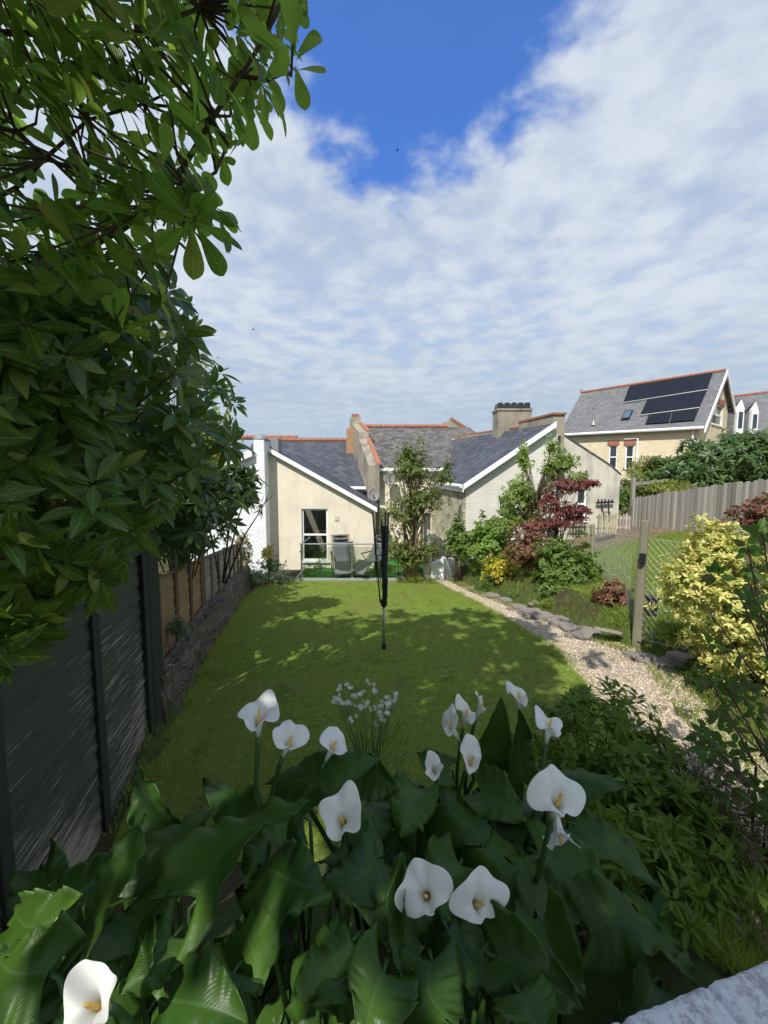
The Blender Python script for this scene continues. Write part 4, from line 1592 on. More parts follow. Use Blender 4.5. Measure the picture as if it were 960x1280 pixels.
def lounger(loc, rz, label):
    t = thing('reclining_chair', label, 'garden chair', (0, 0, 0), 'grey reclining garden chairs on the terrace')
    # side view profile (y forward = towards feet, z up), chair faces -y
    back = [(0.42, 1.12), (0.30, 0.85), (0.16, 0.60), (0.04, 0.40)]
    seat = [(0.04, 0.40), (-0.22, 0.42), (-0.42, 0.47)]
    legr = [(-0.42, 0.47), (-0.62, 0.30), (-0.80, 0.16)]
    path = [(.42, 1.12), (.30, .85), (.16, .60), (.04, .42), (-.2, .42), (-.42, .47), (-.62, .31), (-.80, .16)]
    b = MB()
    V, F = [], []
    NP = 24
    pts = []
    for i in range(NP + 1):
        u = i / NP * (len(path) - 1)
        j = min(int(u), len(path) - 2)
        f = u - j
        pts.append((path[j][0] * (1 - f) + path[j + 1][0] * f, path[j][1] * (1 - f) + path[j + 1][1] * f))
    for i, (y, z) in enumerate(pts):
        for kx in range(5):
            x = -0.24 + 0.12 * kx
            V.append((x, y, z - 0.025 * (1 - (x / .24) ** 2)))
    for i in range(NP):
        for kx in range(4):
            a = i * 5 + kx
            F.append((a, a + 1, a + 6, a + 5))
    b.add(V, F)
    b.build('sling', M['textilene'], t, smooth=True, solid=0.012)
    b = MB()
    b.tube([(-.22, .40, 1.11), (0, .37, 1.13), (.22, .40, 1.11), (.22, .33, 1.0), (0, .31, 1.01), (-.22, .33, 1.0), (-.22, .40, 1.11)], 0.035, 6)
    b.build('head_pillow', M['textilene'], t, smooth=True)
    b = MB()
    for s in (-1, 1):
        x = s * 0.27
        b.tube([(x, y, z) for y, z in path], 0.013, 6)
        b.tube([(x * 1.1, .45, 0.01), (x * 1.1, .30, .12), (x * 1.1, -.05, .42), (x * 1.1, -.25, .62)], 0.012, 6)
        b.tube([(x * 1.1, -.62, 0.01), (x * 1.1, -.45, .12), (x * 1.1, -.05, .40), (x * 1.1, .22, .62)], 0.012, 6)
    for y, z in ((.42, 1.13), (.45, .015), (-.62, .015), (-.8, .16)):
        b.tube([(-.295, y, z), (.295, y, z)], 0.012, 6)
    b.build('frame', M['dark_metal'], t, smooth=True)
    for s in (-1, 1):
        b = MB()
        b.box((s * .31, -.02, .635), (.05, .48, .03))
        b.build('armrest', M['black'], t, bevel=0.008)
    t.location = loc
    t.rotation_euler = (0, 0, rz)
    return t


q = P(427, 716, 11.75)
lounger((q.x, 11.75, dzt - .003), R(10), 'left grey sling reclining chair, beside the tall window')
q = P(468, 716, 11.65)
lounger((q.x, 11.65, dzt - .003), R(-38), 'right grey sling reclining chair, seen behind the folded clothes dryer')

# ------------------------------------------------------------------ gate corner: pillar, railings, low white wall
yg = 11.1
b = MB()
q = P(533, 727, yg)
b.box((q.x, yg, (P(533, 648, yg).z + q.z) / 2), (0.19, 0.19, P(533, 648, yg).z - q.z + .2))
b.box((q.x, yg, P(533, 648, yg).z + .12), (0.23, 0.23, 0.06))
tag(b.build('gate_post', m_plaster('post_paint', (0.62, 0.60, 0.55), (0.24, 0.22, 0.2), stain_amt=.8), origin=(q.x, yg, -.6), bevel=.01), 'tall weathered white post at the terrace gap by the small tree', 'post')
gt = thing('iron_railing', 'dark metal railing behind the small tree by the white post', 'railing', (P(515, 725, yg).x, yg, -.55))
b = MB()
x0_, x1_ = P(495, 725, yg).x, P(529, 725, yg).x
zt_, zb2 = P(515, 688, yg).z, P(515, 724, yg).z
b.tube([(x0_, yg, zt_), (x1_, yg, zt_)], .02, 6)
b.tube([(x0_, yg, zb2 + .08), (x1_, yg, zb2 + .08)], .018, 6)
b.build('rail', M['dark_metal'], gt)
for i in range(6):
    x = x0_ + (x1_ - x0_) * (i + .5) / 6
    b = MB()
    b.tube([(x, yg, zb2 - .05), (x, yg, zt_ + .04)], .018, 6)
    b.build('bar', M['dark_metal'], gt)
b = MB()
y1_, y2_ = 11.0, 11.7
a_, c_ = P(538, 727, y1_), P(553, 727, y1_)
b.prism([(a_.x, y1_, -.8), (c_.x + .03, y1_, -.8), (c_.x + .03, y1_, P(553, 700, y1_).z), (a_.x, y1_, P(538, 708, y1_).z)], (0, .35, 0))
b.prism([(c_.x + .036, y1_ + .12, -.8), (P(568, 727, y2_).x, y2_, -.8), (P(568, 727, y2_).x, y2_, P(568, 699, y2_).z), (c_.x + .036, y1_ + .12, P(553, 699, y1_).z)], (0.0, .3, 0))
tag(b.build('low_wall', M['white_paint'], origin=(a_.x, y1_, -.6), bevel=.01), 'low white painted wall with a sloped top at the end of the gravel path', 'wall')
# cream outbuilding wall under the stone flank
b = MB()
y3 = 12.9
a_, c_ = P(537, 700, y3), P(580, 700, y3)
b.prism([(a_.x, y3, -.8), (c_.x, y3, -.8), (c_.x, y3, P(580, 688, y3).z), (a_.x, y3, P(538, 664, y3).z)], (0, .2, 0))
tag(b.build('sloping_wall', M['cream'], origin=(a_.x, y3, -.6)), 'cream rendered wall sloping down under the stone side wall', 'wall')
b = MB()
y4 = 11.9
a_ = P(564, 727, y4)
b.box((a_.x, y4, (a_.z + P(564, 690, y4).z) / 2), (.09, .09, 1.2))
tag(b.build('timber_post', M['tan_trim'], origin=(a_.x, y4, -.6)), 'brown timber post beside the low white wall', 'post')

# ------------------------------------------------------------------ rotary clothes dryer, folded
q = G(480, 812)
zz = lambda py: P(480, py, q.y).z
rd = thing('rotary_clothes_dryer', 'folded rotary clothes dryer standing in the lawn', 'clothes dryer', (q.x, q.y, q.z))
b = MB()
b.tube([(q.x, q.y, q.z - .05), (q.x, q.y, zz(757))], .019, 10)
b.build('lower_pole', M['alu'], rd, smooth=True)
b = MB()
b.tube([(q.x, q.y, q.z - .02), (q.x, q.y, q.z + .09), (q.x, q.y, q.z + .1)], [.03, .03, .022], 10)
b.build('ground_socket', M['black'], rd)
b = MB()
hub = Vector((q.x, q.y, zz(753)))
b.tube([hub - Vector((0, 0, .06)), hub - Vector((0, 0, .03)), hub + Vector((0, 0, .05))], [.03, .05, .045], 10)
b.tube([(q.x, q.y, zz(757)), (q.x, q.y, zz(660))], .022, 10)
b.tube([(q.x, q.y, zz(667)), (q.x, q.y, zz(657))], [.045, .05], 10)
b.build('hub', M['black'], rd)
ends = []
for ax_, py in ((-.155, 640), (.02, 640), (.065, 640), (-.035, 648)):
    e_ = Vector((q.x + ax_, q.y + (.03 if ax_ > 0 else -.05), zz(py)))
    ends.append(e_)
    b = MB()
    b.tube([hub + Vector((ax_ * .35, -.01, 0)), e_], .0105, 6)
    b.build('arm', M['dark_metal'], rd)
# gathered lines and the limp cover round the mast
b = MB()
rr_ = random.Random(5)
for i in range(26):
    f0_, f1_ = rr_.uniform(.25, 1), rr_.uniform(.25, 1)
    a_ = hub.lerp(ends[i % 4], f0_)
    c_ = hub.lerp(ends[(i + 1) % 4], f1_)
    sag = rr_.uniform(.25, .75)
    m_ = (a_ + c_) / 2 + Vector((rr_.uniform(-.10, .05), rr_.uniform(-.06, .04), -sag))
    m_.z = max(m_.z, q.z + .45)
    pts = [a_ * ((1 - s_) ** 2) + m_ * (2 * s_ * (1 - s_)) + c_ * (s_ * s_) for s_ in [j / 10 for j in range(11)]]
    b.tube(pts, .003, 4, cap=False)
for kx in (-.13, -.09, .0):
    b.tube([hub.lerp(ends[0], .80 + kx), hub.lerp(ends[2], .8 + kx)], .003, 4)
b.build('washing_line', M['black'], rd)
b = MB()
pts, rs = [], []
for i in range(14):
    u = i / 13
    pts.append((q.x + .015 + .012 * math.sin(u * 9), q.y - .01, zz(752) + (zz(662) - zz(752)) * u))
    rs.append(.015 + .020 * math.sin(u * PI) ** .6 + .006 * math.sin(u * 25))
b.tube(pts, rs, 10)
b.build('line_bundle', m_plain('bundled_dark_line', (0.02, 0.024, 0.035), 0.8, var=.5, scale=30), rd, smooth=True)

# ------------------------------------------------------------------ left fences
def fpt(y, z=0.0, off=0.0):
    """point on the left fence line, off = towards the lawn"""
    nrm = Vector((1, .25, 0)).normalized()
    return Vector((fence_x(y), y, z)) + nrm * off


def lap_panel(mb, ya, yb_, za0, zb0, za1, zb1, rows, off0=0.0, lap=.012, ns=1):
    """overlapping horizontal boards; sawtooth section"""
    for r_i in range(rows):
        u0, u1 = r_i / rows, (r_i + 1) / rows
        P00, P10 = fpt(ya, za0 + (za1 - za0) * u0, off0 + lap), fpt(yb_, zb0 + (zb1 - zb0) * u0, off0 + lap)
        P01, P11 = fpt(ya, za0 + (za1 - za0) * (u1 + .15 / rows), off0), fpt(yb_, zb0 + (zb1 - zb0) * (u1 + .15 / rows), off0)
        t = Vector((-.97, -.24, 0)) * .006
        mb.add([P00, P10, P11, P01, P00 + t, P10 + t, P11 + t, P01 + t],
               [(3, 2, 1, 0), (4, 5, 6, 7), (0, 1, 5, 4), (2, 3, 7, 6), (1, 2, 6, 5), (3, 0, 4, 7)])


def fz_top(y):
    return 1.78 if y < 3.55 else 1.42 - (y - 3.6) * 0.112


def fz_bot(y):
    return H(fence_x(y) + .05, y) + (0.0 if y < 3.55 else .02)


gf = thing('green_fence', 'tall lap fence in peeling dark green paint on the left', 'fence', (fence_x(2.4), 2.4, 0))
for ya, yb_ in ((-.6, .5), (.5, 1.57), (1.57, 2.45), (2.45, 3.36)):
    b = MB()
    lap_panel(b, ya, yb_, -.15, -.15, 1.74, 1.74, 15, lap=.020)
    b.build('board_panel', M['green_fence'], gf)
for y in (.5, 1.57, 2.45):
    b = MB()
    b.box(fpt(y, .8, .035), (.035, .05, 1.92), rz=math.atan2(-.25, 1))
    b.build('batten', M['green_trim'], gf, bevel=.004)
b = MB()
for y, off, wd in ((3.30, .04, .05), (3.42, .05, .075), (3.55, .045, .06)):
    b.box(fpt(y, .85, off), (.06, wd, 2.1), rz=math.atan2(-.25, 1))
b.build('post', M['green_trim'], gf, bevel=.004)
b = MB()
b.prism([fpt(-.6, 1.76, -.03), fpt(3.4, 1.76, -.03), fpt(3.4, 1.76, .05), fpt(-.6, 1.76, .05)], (0, 0, .03))
b.build('top_rail', M['green_trim'], gf)


def lapf(name, label, y0, y1, seg, mats, tmat, rows):
    t = thing(name, label, 'fence', (fence_x(y0), y0, fz_bot(y0)))
    y = y0
    ys_ = []
    while y < y1 - .05:
        e_ = min(y + seg, y1)
        b = MB()
        lap_panel(b, y, e_, fz_bot(y) - .08, fz_bot(e_) - .08, fz_top(y), fz_top(e_), rows, lap=.018)
        b.build('board_panel', mats, t)
        for yy_ in (y, y + seg / 3, y + 2 * seg / 3):
            if yy_ < y1:
                ys_.append(yy_)
        y = e_
    ys_.append(y1)
    for i, yy_ in enumerate(ys_):
        b = MB()
        big_ = (i % 3 == 0)
        h_ = fz_top(yy_) - fz_bot(yy_) + .1
        b.box(fpt(yy_, fz_bot(yy_) + h_ / 2 - .05, .028), (.03, .045 if not big_ else .07, h_ + (.05 if big_ else 0)), rz=math.atan2(-.25, 1))
        b.build('post' if big_ else 'batten', tmat, t, bevel=.003)
    b = MB()
    b.prism([fpt(y0, fz_top(y0) + .01, -.02), fpt(y1, fz_top(y1) + .01, -.02), fpt(y1, fz_top(y1) + .01, .035), fpt(y0, fz_top(y0) + .01, .035)], (0, 0, .03))
    b.build('cap_rail', tmat, t)
    return t


lapf('tan_fence', 'brown lap fence between the green fence and the silvered one', 3.66, 5.58, 1.9, M['tan_fence'], M['tan_trim'], 8)
lapf('silvered_fence', 'silvery grey lap fence at the far end beyond the brown one', 5.66, 9.5, 1.93, M['grey_fence'], M['grey_trim'], 8)
b = MB()
b.tube([fpt(9.55, -.1, .1), fpt(9.6, .95, .12)], .04, 6)
b.tube([fpt(9.6, .85, .12), fpt(8.7, .60, .25)], .03, 6)
tag(b.build('leaning_rail', M['post_wood'], origin=tuple(fpt(9.55, -.1))), 'weathered end post with a leaning rail at the far end of the silvered fence', 'post')

# retaining wall : rough stone
rw_y = [3.5 + .085 * i for i in range(84)]
b = MB()
V = []
SEC = 9
for y in rw_y:
    xb = interp([(3.1, -1.93), (3.3, -2.02), (4.1, -2.2), (4.9, -2.4), (6.7, -2.74), (8.5, -3.18), (10.8, -3.72)], y)
    xt = fence_x(y) + .04
    zb_ = lawn_z(y) - .05
    zt_ = lawn_z(y) + .56 - .05 * sstep(3, 9, y)
    bl_ = noise.noise((y * 3.1, 0, 5))
    for k in range(SEC):
        u = k / (SEC - 1)
        if u < .62:
            w_ = u / .62
            x = xb - .09 * w_
            z = zb_ + (zt_ - zb_) * w_
        else:
            w_ = (u - .62) / .38
            x = xb - .09 - (xb - .09 - xt) * w_
            z = zt_ + .02 * w_
        d_ = .03 * noise.noise((y * 5.5, x * 7 + k * .6, z * 9)) + .02 * noise.noise((y * 14, x * 9, z * 16))
        edge_ = 1.0 if 0 < k < SEC - 1 else 0
        V.append((x + d_ * (1.3 if u < .7 else .3) * edge_, y, z + d_ * .8 * edge_ + bl_ * .03 * edge_))
b.add(V, [(j * SEC + k, j * SEC + k + 1, (j + 1) * SEC + k + 1, (j + 1) * SEC + k) for j in range(len(rw_y) - 1) for k in range(SEC - 1)])
b.add([V[k] for k in range(SEC)] + [(fence_x(3.5) + .04, 3.5, -.05)], [tuple(range(SEC + 1))[::-1]])
rw = b.build('retaining_wall', M['wall_stone'], origin=(-2.2, 4.5, 0), smooth=True)
tag(rw, 'low rough stone retaining wall under the left fences', 'wall')
# loose cap stones on it
rs_ = random.Random(11)


def rock(loc, size, mat, name, label, cat, group, seed, rz=0, tilt=0, parent=None):
    bm = bmesh.new()
    bmesh.ops.create_cube(bm, size=1)
    bmesh.ops.bevel(bm, geom=bm.edges[:], offset=.14, segments=2, affect='EDGES')
    bmesh.ops.subdivide_edges(bm, edges=bm.edges[:], cuts=1, use_grid_fill=True)
    for v in bm.verts:
        p = v.co * 2.3 + Vector((seed * 3.3, 0, 0))
        v.co += Vector((noise.noise(p), noise.noise(p + Vector((9, 0, 0))), noise.noise(p + Vector((0, 9, 0))))) * .08
        v.co = Vector((v.co.x * size[0], v.co.y * size[1], v.co.z * size[2]))
    me = bpy.data.meshes.new(name)
    bm.to_mesh(me)
    bm.free()
    me.materials.append(mat)
    planar_uv(me)
    o = bpy.data.objects.new(name, me)
    col.objects.link(o)
    o['_o'] = tuple(loc)
    if parent:
        o.parent = parent
        o.location = Vector(loc) - Vector(parent['_o'])
    else:
        o.location = loc
        tag(o, label, cat, group)
    o.rotation_euler = (tilt, tilt * .6, rz)
    return o


for i in range(13):
    y = 3.66 + i * .21
    xb = interp([(3.1, -1.93), (3.3, -2.02), (4.1, -2.2), (4.9, -2.4), (6.7, -2.74), (8.5, -3.18)], y)
    rock((xb - .10 - rs_.uniform(0, .03), y, lawn_z(y) + .50 + rs_.uniform(-.02, .02)), (rs_.uniform(.16, .22), rs_.uniform(.2, .28), rs_.uniform(.06, .11)), M['wall_stone'],
         'cap_stone', None, None, None, i, rs_.uniform(-.4, .4), rs_.uniform(-.1, .1), rw)
for i in range(13):
    y = 3.7 + (i % 13) * .22 + rs_.uniform(-.05, .05)
    xb = interp([(3.1, -1.93), (3.3, -2.02), (4.1, -2.2), (4.9, -2.4), (6.7, -2.74), (8.5, -3.18)], y)
    zz_ = .10 + (i // 13) * .2 + rs_.uniform(-.03, .03)
    rock((xb - .05 - zz_ * .1, y, lawn_z(y) + zz_), (rs_.uniform(.09, .14), rs_.uniform(.2, .3), rs_.uniform(.09, .15)), M['wall_stone'],
         'face_stone', None, None, None, i + 40, rs_.uniform(-.2, .1), rs_.uniform(-.1, .1), rw)

# ------------------------------------------------------------------ right side : slate edging
def slate(loc, size, mat, name, label, cat, group, seed, rz=0, tilt=0):
    r = random.Random(seed)
    b = MB()
    n = r.randint(5, 8)
    layers = 2 if size[2] > .055 else 1
    for L_ in range(layers):
        th = size[2] / layers
        ang = sorted(2 * PI * (i + r.uniform(-.3, .3)) / n for i in range(n))
        k_ = 1 - .12 * L_
        ox, oy = r.uniform(-.04, .04) * L_, r.uniform(-.04, .04) * L_
        pts = [(ox + math.cos(a) * size[0] * .5 * k_ * r.uniform(.8, 1.15), oy + math.sin(a) * size[1] * .5 * k_ * r.uniform(.8, 1.15), -size[2] / 2 + th * L_ + r.uniform(-.004, .004)) for a in ang]
        b.prism(pts, (r.uniform(-.01, .01), r.uniform(-.01, .01), th * .96))
    o = b.build(name, mat, bevel=.006)
    o.location = loc
    o.rotation_euler = (tilt, tilt * .6, rz)
    return tag(o, label, cat, group)


SL = [(612, 747, .34, .10), (630, 754, .30, .09), (645, 762, .34, .09), (662, 768, .42, .10), (680, 774, .4, .10), (697, 783, .42, .10), (715, 789, .36, .08), (735, 793, .36, .08),
      (700, 776, .36, .07), (672, 762, .34, .07), (722, 797, .34, .10), (800, 824, .36, .07), (824, 833, .3, .06), (846, 832, .34, .14), (590, 738, .26, .08)]
SLAB_LABELS = ['second slate edging stone from the house end of the gravel path', 'third slate edging stone from the house end of the gravel path',
               'slate edging stone below the bronze leaved shrub', 'slate edging stone below the left side of the dark green shrub',
               'slate edging stone below the middle of the dark green shrub, at the path side', 'slate edging stone below the right side of the dark green shrub, at the path side',
               'slate edging stone next left of the large tilted slab, at the path side', 'slate edging stone touching the large tilted slab on its left',
               'thin slate behind the row, below the right side of the dark green shrub', 'small slate behind the row, below the bronze leaved shrub',
               'slate stone on the gravel edge just below the large tilted slab', 'slate edging stone just right of the foot of the mossy timber post',
               'middle slate of the three lying left of the golden bush', 'thickest slate stone, right at the foot of the golden bush',
               'slate edging stone nearest the house end of the gravel path']
for i, (px, py, s_, h_) in enumerate(SL):
    p = G(px, py)
    slate((p.x + .02, p.y, H(p.x, p.y) + h_ * .5), (s_ * 1.25, s_ * .9, h_ * .95), M['slab'], 'slate_stone', SLAB_LABELS[i], 'stone',
         'slate stones edging the gravel path', i + 5, rs_.uniform(-1, .2), rs_.uniform(-.12, .12))
p = G(758, 803)
o = slate((p.x, p.y, .16), (.46, .34, .05), M['slab'], 'slate_stone', 'largest flat slate slab, tilted towards the path, nearest the chain-link fence post', 'stone', None, 77, .5, .0)
o.rotation_euler = (-.3, .15, -.2)
# earth and moss bank behind the stones comes from the terrain; low weeds cover it
M['weed'] = m_leaf('weed_blades', (0.12, 0.19, 0.022), (0.24, 0.31, 0.045), (0.28, 0.24, 0.11), 0.6, 0.35, rib=False, thr3=0.8, spec=.2)
n = 62000
Y = rng.uniform(1.4, 11.2, n)
X = np.array([edge_x(y) for y in Y]) + rng.random(n) ** 1.2 * 3.1 - .34
kp = (np.array([noise.noise((x * 1.6, y * 1.6, 9.1)) for x, y in zip(X, Y)]) > rng.uniform(-.9, .45, n))
X, Y = X[kp], Y[kp]
blades('border_weeds', X, Y, .07, .006, M['weed'], 'low weeds and moss covering the border behind the slate edging', 'weeds', .9)
n = 60000
X = rng.uniform(3.6, 9.5, n)
Y = rng.uniform(4.0, 13.0, n)
blades('neighbour_grass', X, Y, .08, .006, M['weed'], "longer rough grass of the neighbour's lawn beyond the chain-link fence", 'grass', .7)
n = 9000
a_ = rng.random(n)
Y = 1.0 + a_ * 2.6
X = 1.35 + rng.random(n) * 1.1
k_ = rng.random(n) < np.clip((2.7 - Y) * .9, 0.03, 1)
blades('path_edge_grass', X[k_], Y[k_], .16, .006, M['weed'], 'long grass tufts at the near end of the path beside the evergreen bush', 'grass', 1.2)
# daisies in the neighbour's grass
def daisies():
    n = 500
    X = rng.uniform(4.0, 6.6, n)
    Y = rng.uniform(4.8, 8.5, n)
    Z = H_np(X, Y) + .08
    V = []
    for dx, dy in ((-.012, 0), (0, -.012), (.012, 0), (0, .012)):
        V.append(np.stack([X + dx, Y + dy, Z + rng.uniform(-.004, .004, n)], 1))
    V = np.stack(V, 1).reshape(-1, 3)
    o = np_mesh('daisies', V, np.arange(4 * n).reshape(-1, 4), None, m_plain('petal_white', (.75, .75, .72), .7), smooth=False)
    tag(o, "white daisies dotted through the neighbour's grass", 'daisies', kind='stuff')


daisies()

# ------------------------------------------------------------------ chain-link fence
clf = thing('chain_link_fence', 'chain-link fence with a thick mossy timber post in front of the neighbour garden', 'fence', tuple(G(797, 783)))
pb = P(797, 783, 5.35)
pt = P(806, 651, 5.30)
b = MB()
b.tube([pb - Vector((0, 0, .3)), pb, pb.lerp(pt, .5), pt], [.062, .060, .056, .052], 9)
b.build('post', M['post_wood'], clf)
b = MB()
lt = P(803, 698, 5.24)
b.box(lt, (.075, .05, .14), rz=.3)
b.box(lt + Vector((0.0, -.03, .05)), (.03, .03, .04))
b.build('strainer', M['black'], clf, bevel=.008)
far = P(741, 690, 9.4)
fp2 = P(741, 656, 9.4)
b = MB()
b.tube([far - Vector((0, 0, .5)), fp2], .05, 8)
b.build('post', M['post_wood'], clf)
near = Vector((4.65, 2.9, .5))
b = MB()
b.tube([near - Vector((0, 0, .4)), near + Vector((0, 0, 1.2))], .05, 8)
b.build('post', M['post_wood'], clf)


def chain(a, c, za0, zc0, za1, zc1, name='wire_mesh', thk=.0018):
    """diamond mesh between vertical ends a and c"""
    a, c = Vector(a), Vector(c)
    L_ = (c - a).length
    h = ((za1 - za0) + (zc1 - zc0)) / 2
    b = MB()
    st = .085
    nseg = int((L_ + h) / st)

    def pt3(s, t):
        f = s / L_
        z = (za0 + (zc0 - za0) * f) * (1 - t / h) + (za1 + (zc1 - za1) * f) * (t / h)
        q_ = a.lerp(c, f)
        return Vector((q_.x, q_.y, z))
    for i in range(nseg + 1):
        s = i * st
        for sgn in (1, -1):
            s0_, t0_ = (s - h, 0) if sgn == 1 else (s - h, h)
            # line from (s-h) to s over the height
            s1_, t1_ = (s, h) if sgn == 1 else (s, 0)
            if s0_ < 0:
                f = -s0_ / h
                t0_ = t0_ + (t1_ - t0_) * f
                s0_ = 0
            if s1_ > L_:
                f = (L_ - (s - h)) / h
                t1_ = (0 if sgn == 1 else h) + ((h if sgn == 1 else 0) - (0 if sgn == 1 else h)) * f
                s1_ = L_
            if s1_ - s0_ > .02:
                b.tube([pt3(s0_, t0_), pt3(s1_, t1_)], thk, 3, cap=False)
    for t in (0.02, h * .5, h - .01):
        b.tube([pt3(0, t), pt3(L_, t)], .003, 4, cap=False)
    return b.build(name, m_wire, clf)


m_wire = m_plain('galvanised_wire', (0.42, 0.43, 0.42), 0.5, 0.3)
chain((pb.x, pb.y), (far.x, far.y), .36, far.z - .15, 1.62, fp2.z - .06) if False else None
chain((pb.x + .02, pb.y, 0), (far.x, far.y, 0), H(pb.x + .1, pb.y) + .03, H(far.x, far.y) + .02, P(802, 672, 5.3).z, P(741, 664, 9.4).z, thk=.0014)
chain((pb.x + .02, pb.y, 0), (near.x, near.y, 0), H(pb.x + .1, pb.y) + .03, .55, P(802, 672, 5.3).z, 1.65)
b = MB()
p = P(813, 758, 5.7)
b.tube([p - Vector((0, 0, .12)), p + Vector((0.02, 0, .13))], .085, 12)
b.tube([p + Vector((0.02, 0, .13)), p + Vector((0.02, 0, .15))], .095, 12)
tag(b.build('plant_pot', M['black'], origin=tuple(p - Vector((0, 0, .12))), smooth=False), 'black plastic pot in the grass behind the mossy timber post', 'plant pot')

# ------------------------------------------------------------------ neighbour's wooden fence (vertical pales)
def kY(px):
    return 3600 * 1.0 / (px - 520)


pf = thing('board_fence', 'silvered vertical board fence across the neighbour garden', 'fence', (P(790, 660, kY(790)).x, kY(790), .6))
TOP = [(788, 624), (838, 615), (912, 604), (960, 599), (1040, 588)]
BOT = [(788, 668), (838, 668), (912, 672), (960, 674), (1040, 680)]


def yt(tab, px):
    return interp([(a, b_) for a, b_ in tab], px)


pa_ = P(790, 640, kY(790))
pb_ = P(1040, 640, kY(1040))
nb = 62
dd = Vector((pb_.x - pa_.x, pb_.y - pa_.y, 0))
dl_ = dd.length
du = dd.normalized()
fn = Vector((du.y, -du.x, 0))
if fn.y > 0:
    fn = -fn


def pxof(v):
    """photo column of a world point"""
    return 480 + 480 * v.x / (v.y * math.cos(PITCH) - (v.z - CAM_Z) * math.sin(PITCH))


for i in range(nb):
    s = dl_ * (i + .5) / nb
    c = Vector((pa_.x, pa_.y, 0)) + du * s
    px = pxof(Vector((c.x, c.y, 2)))
    zt_ = P(px, yt(TOP, px), c.y).z + rs_.uniform(-.03, .03)
    zb_ = P(px, yt(BOT, px), c.y).z - .05
    b = MB()
    wd = dl_ / nb * rs_.uniform(.84, .94)
    b.box(c + Vector((0, 0, (zt_ + zb_) / 2)) + fn * rs_.uniform(-.004, .004), (wd, .018, zt_ - zb_), rz=math.atan2(du.y, du.x) + rs_.uniform(-.02, .02), ry=rs_.uniform(-.012, .012))
    b.build('pale', M['pale'], pf)
b = MB()
for f_ in (.72, .2):
    pts = []
    for i in range(0, 9):
        c = Vector((pa_.x, pa_.y, 0)) + du * (dl_ * i / 8)
        px = pxof(Vector((c.x, c.y, 2)))
        z0_, z1_ = P(px, yt(BOT, px), c.y).z, P(px, yt(TOP, px), c.y).z
        pts.append(c + fn * .035 + Vector((0, 0, z0_ + (z1_ - z0_) * f_)))
    for u_, v_ in zip(pts, pts[1:]):
        b.prism([u_, v_, v_ - Vector((0, 0, .075)), u_ - Vector((0, 0, .075))], fn * .035)
b.build('rail', M['grey_trim'], pf)
for px in (790, 840, 914, 985):
    Yp = kY(px)
    b = MB()
    z0_, z1_ = P(px, yt(BOT, px), Yp).z - .2, P(px, yt(TOP, px), Yp).z + .01
    c = P(px, 640, Yp)
    b.box((c.x, c.y - .07, (z0_ + z1_) / 2), (.13, .06, z1_ - z0_), rz=math.atan2(du.y, du.x))
    b.build('post', M['pale'], pf)
# taller end post with a rail behind
p = P(789, 664, 13.6)
b = MB()
b.box((p.x - .02, p.y, (p.z + P(789, 597, 13.6).z) / 2), (.11, .11, P(789, 597, 13.6).z - p.z))
b.box((p.x + .8, p.y + .3, P(800, 603, 13.8).z), (1.7, .05, .1), rz=.3, ry=-.08)
tag(b.build('gate_post', M['pale'], origin=tuple(p)), 'tall silvered timber post and rail rising above the left end of the board fence', 'post')

# small picket fence and gate by the grey lean-to
def pickets(name, label, px0_, px1_, Yd, top, bot, nP, mat):
    t = thing(name, label, 'fence', P((px0_ + px1_) / 2, bot, Yd))
    a = P(px0_, 650, Yd)
    c = P(px1_, 650, Yd)
    for i in range(nP):
        x = a.x + (c.x - a.x) * (i + .5) / nP
        b = MB()
        z0_, z1_ = P(px0_, bot, Yd).z, P(px0_, top, Yd).z + rs_.uniform(-.06, .06)
        wd = (c.x - a.x) / nP * .55
        b.prism([(x - wd / 2, Yd, z0_), (x + wd / 2, Yd, z0_), (x + wd / 2, Yd, z1_ - .05), (x, Yd, z1_), (x - wd / 2, Yd, z1_ - .05)], (0, .025, 0))
        b.build('picket', mat, t)
    b = MB()
    for f_ in (.25, .75):
        b.box(((a.x + c.x) / 2, Yd + .05, P(px0_, bot + (top - bot) * f_, Yd).z), (c.x - a.x, .04, .06))
    b.build('rail', mat, t)
    return t


pickets('picket_fence', 'short pale picket fence left of the picket gate, half behind the red shrub', 712, 744, 10.6, 655, 672, 9, M['picket'])
pickets('picket_gate', 'leaning cream picket gate in front of the grey lean-to', 747, 772, 10.9, 640, 668, 7, M['picket'])
pickets('picket_fence', 'grey picket fence between the picket gate and the board fence', 774, 789, 12.2, 642, 665, 4, M['pale'])
# brown compost bank between
b = MB()
V = []
for j in range(16):
    for i in range(34):
        x = 5.2 + i * .16
        y = 10.3 + j * .19
        e_ = math.sin(PI * i / 33) ** .5 * math.sin(PI * j / 15) ** .7
        V.append((x, y, H(x, y) - .03 + e_ * (.16 + .10 * noise.noise((x * 2, y * 2, 1)) + .05 * noise.noise((x * 9, y * 9, 1)))))
b.add(V, [(j * 34 + i, j * 34 + i + 1, (j + 1) * 34 + i + 1, (j + 1) * 34 + i) for j in range(15) for i in range(33)])
m, k = new_mat('dry_clippings')
ob = k.n('ShaderNodeTexCoord').outputs['Object']
nz = k.noise(k.mapping(ob, (1, 1, 3)), 14, 6, .75)
finish(m, k, k.ramp(nz, [(0.3, (.06, .045, .03)), (.5, (.20, .155, .11)), (.7, (.34, .28, .21))]), .95, nz, 1.0, .05, .1)
M['clip'] = m
tag(b.build('compost_heap', M['clip'], smooth=True), 'long low heap of dry brown clippings below the board fence', 'compost heap', kind='stuff')

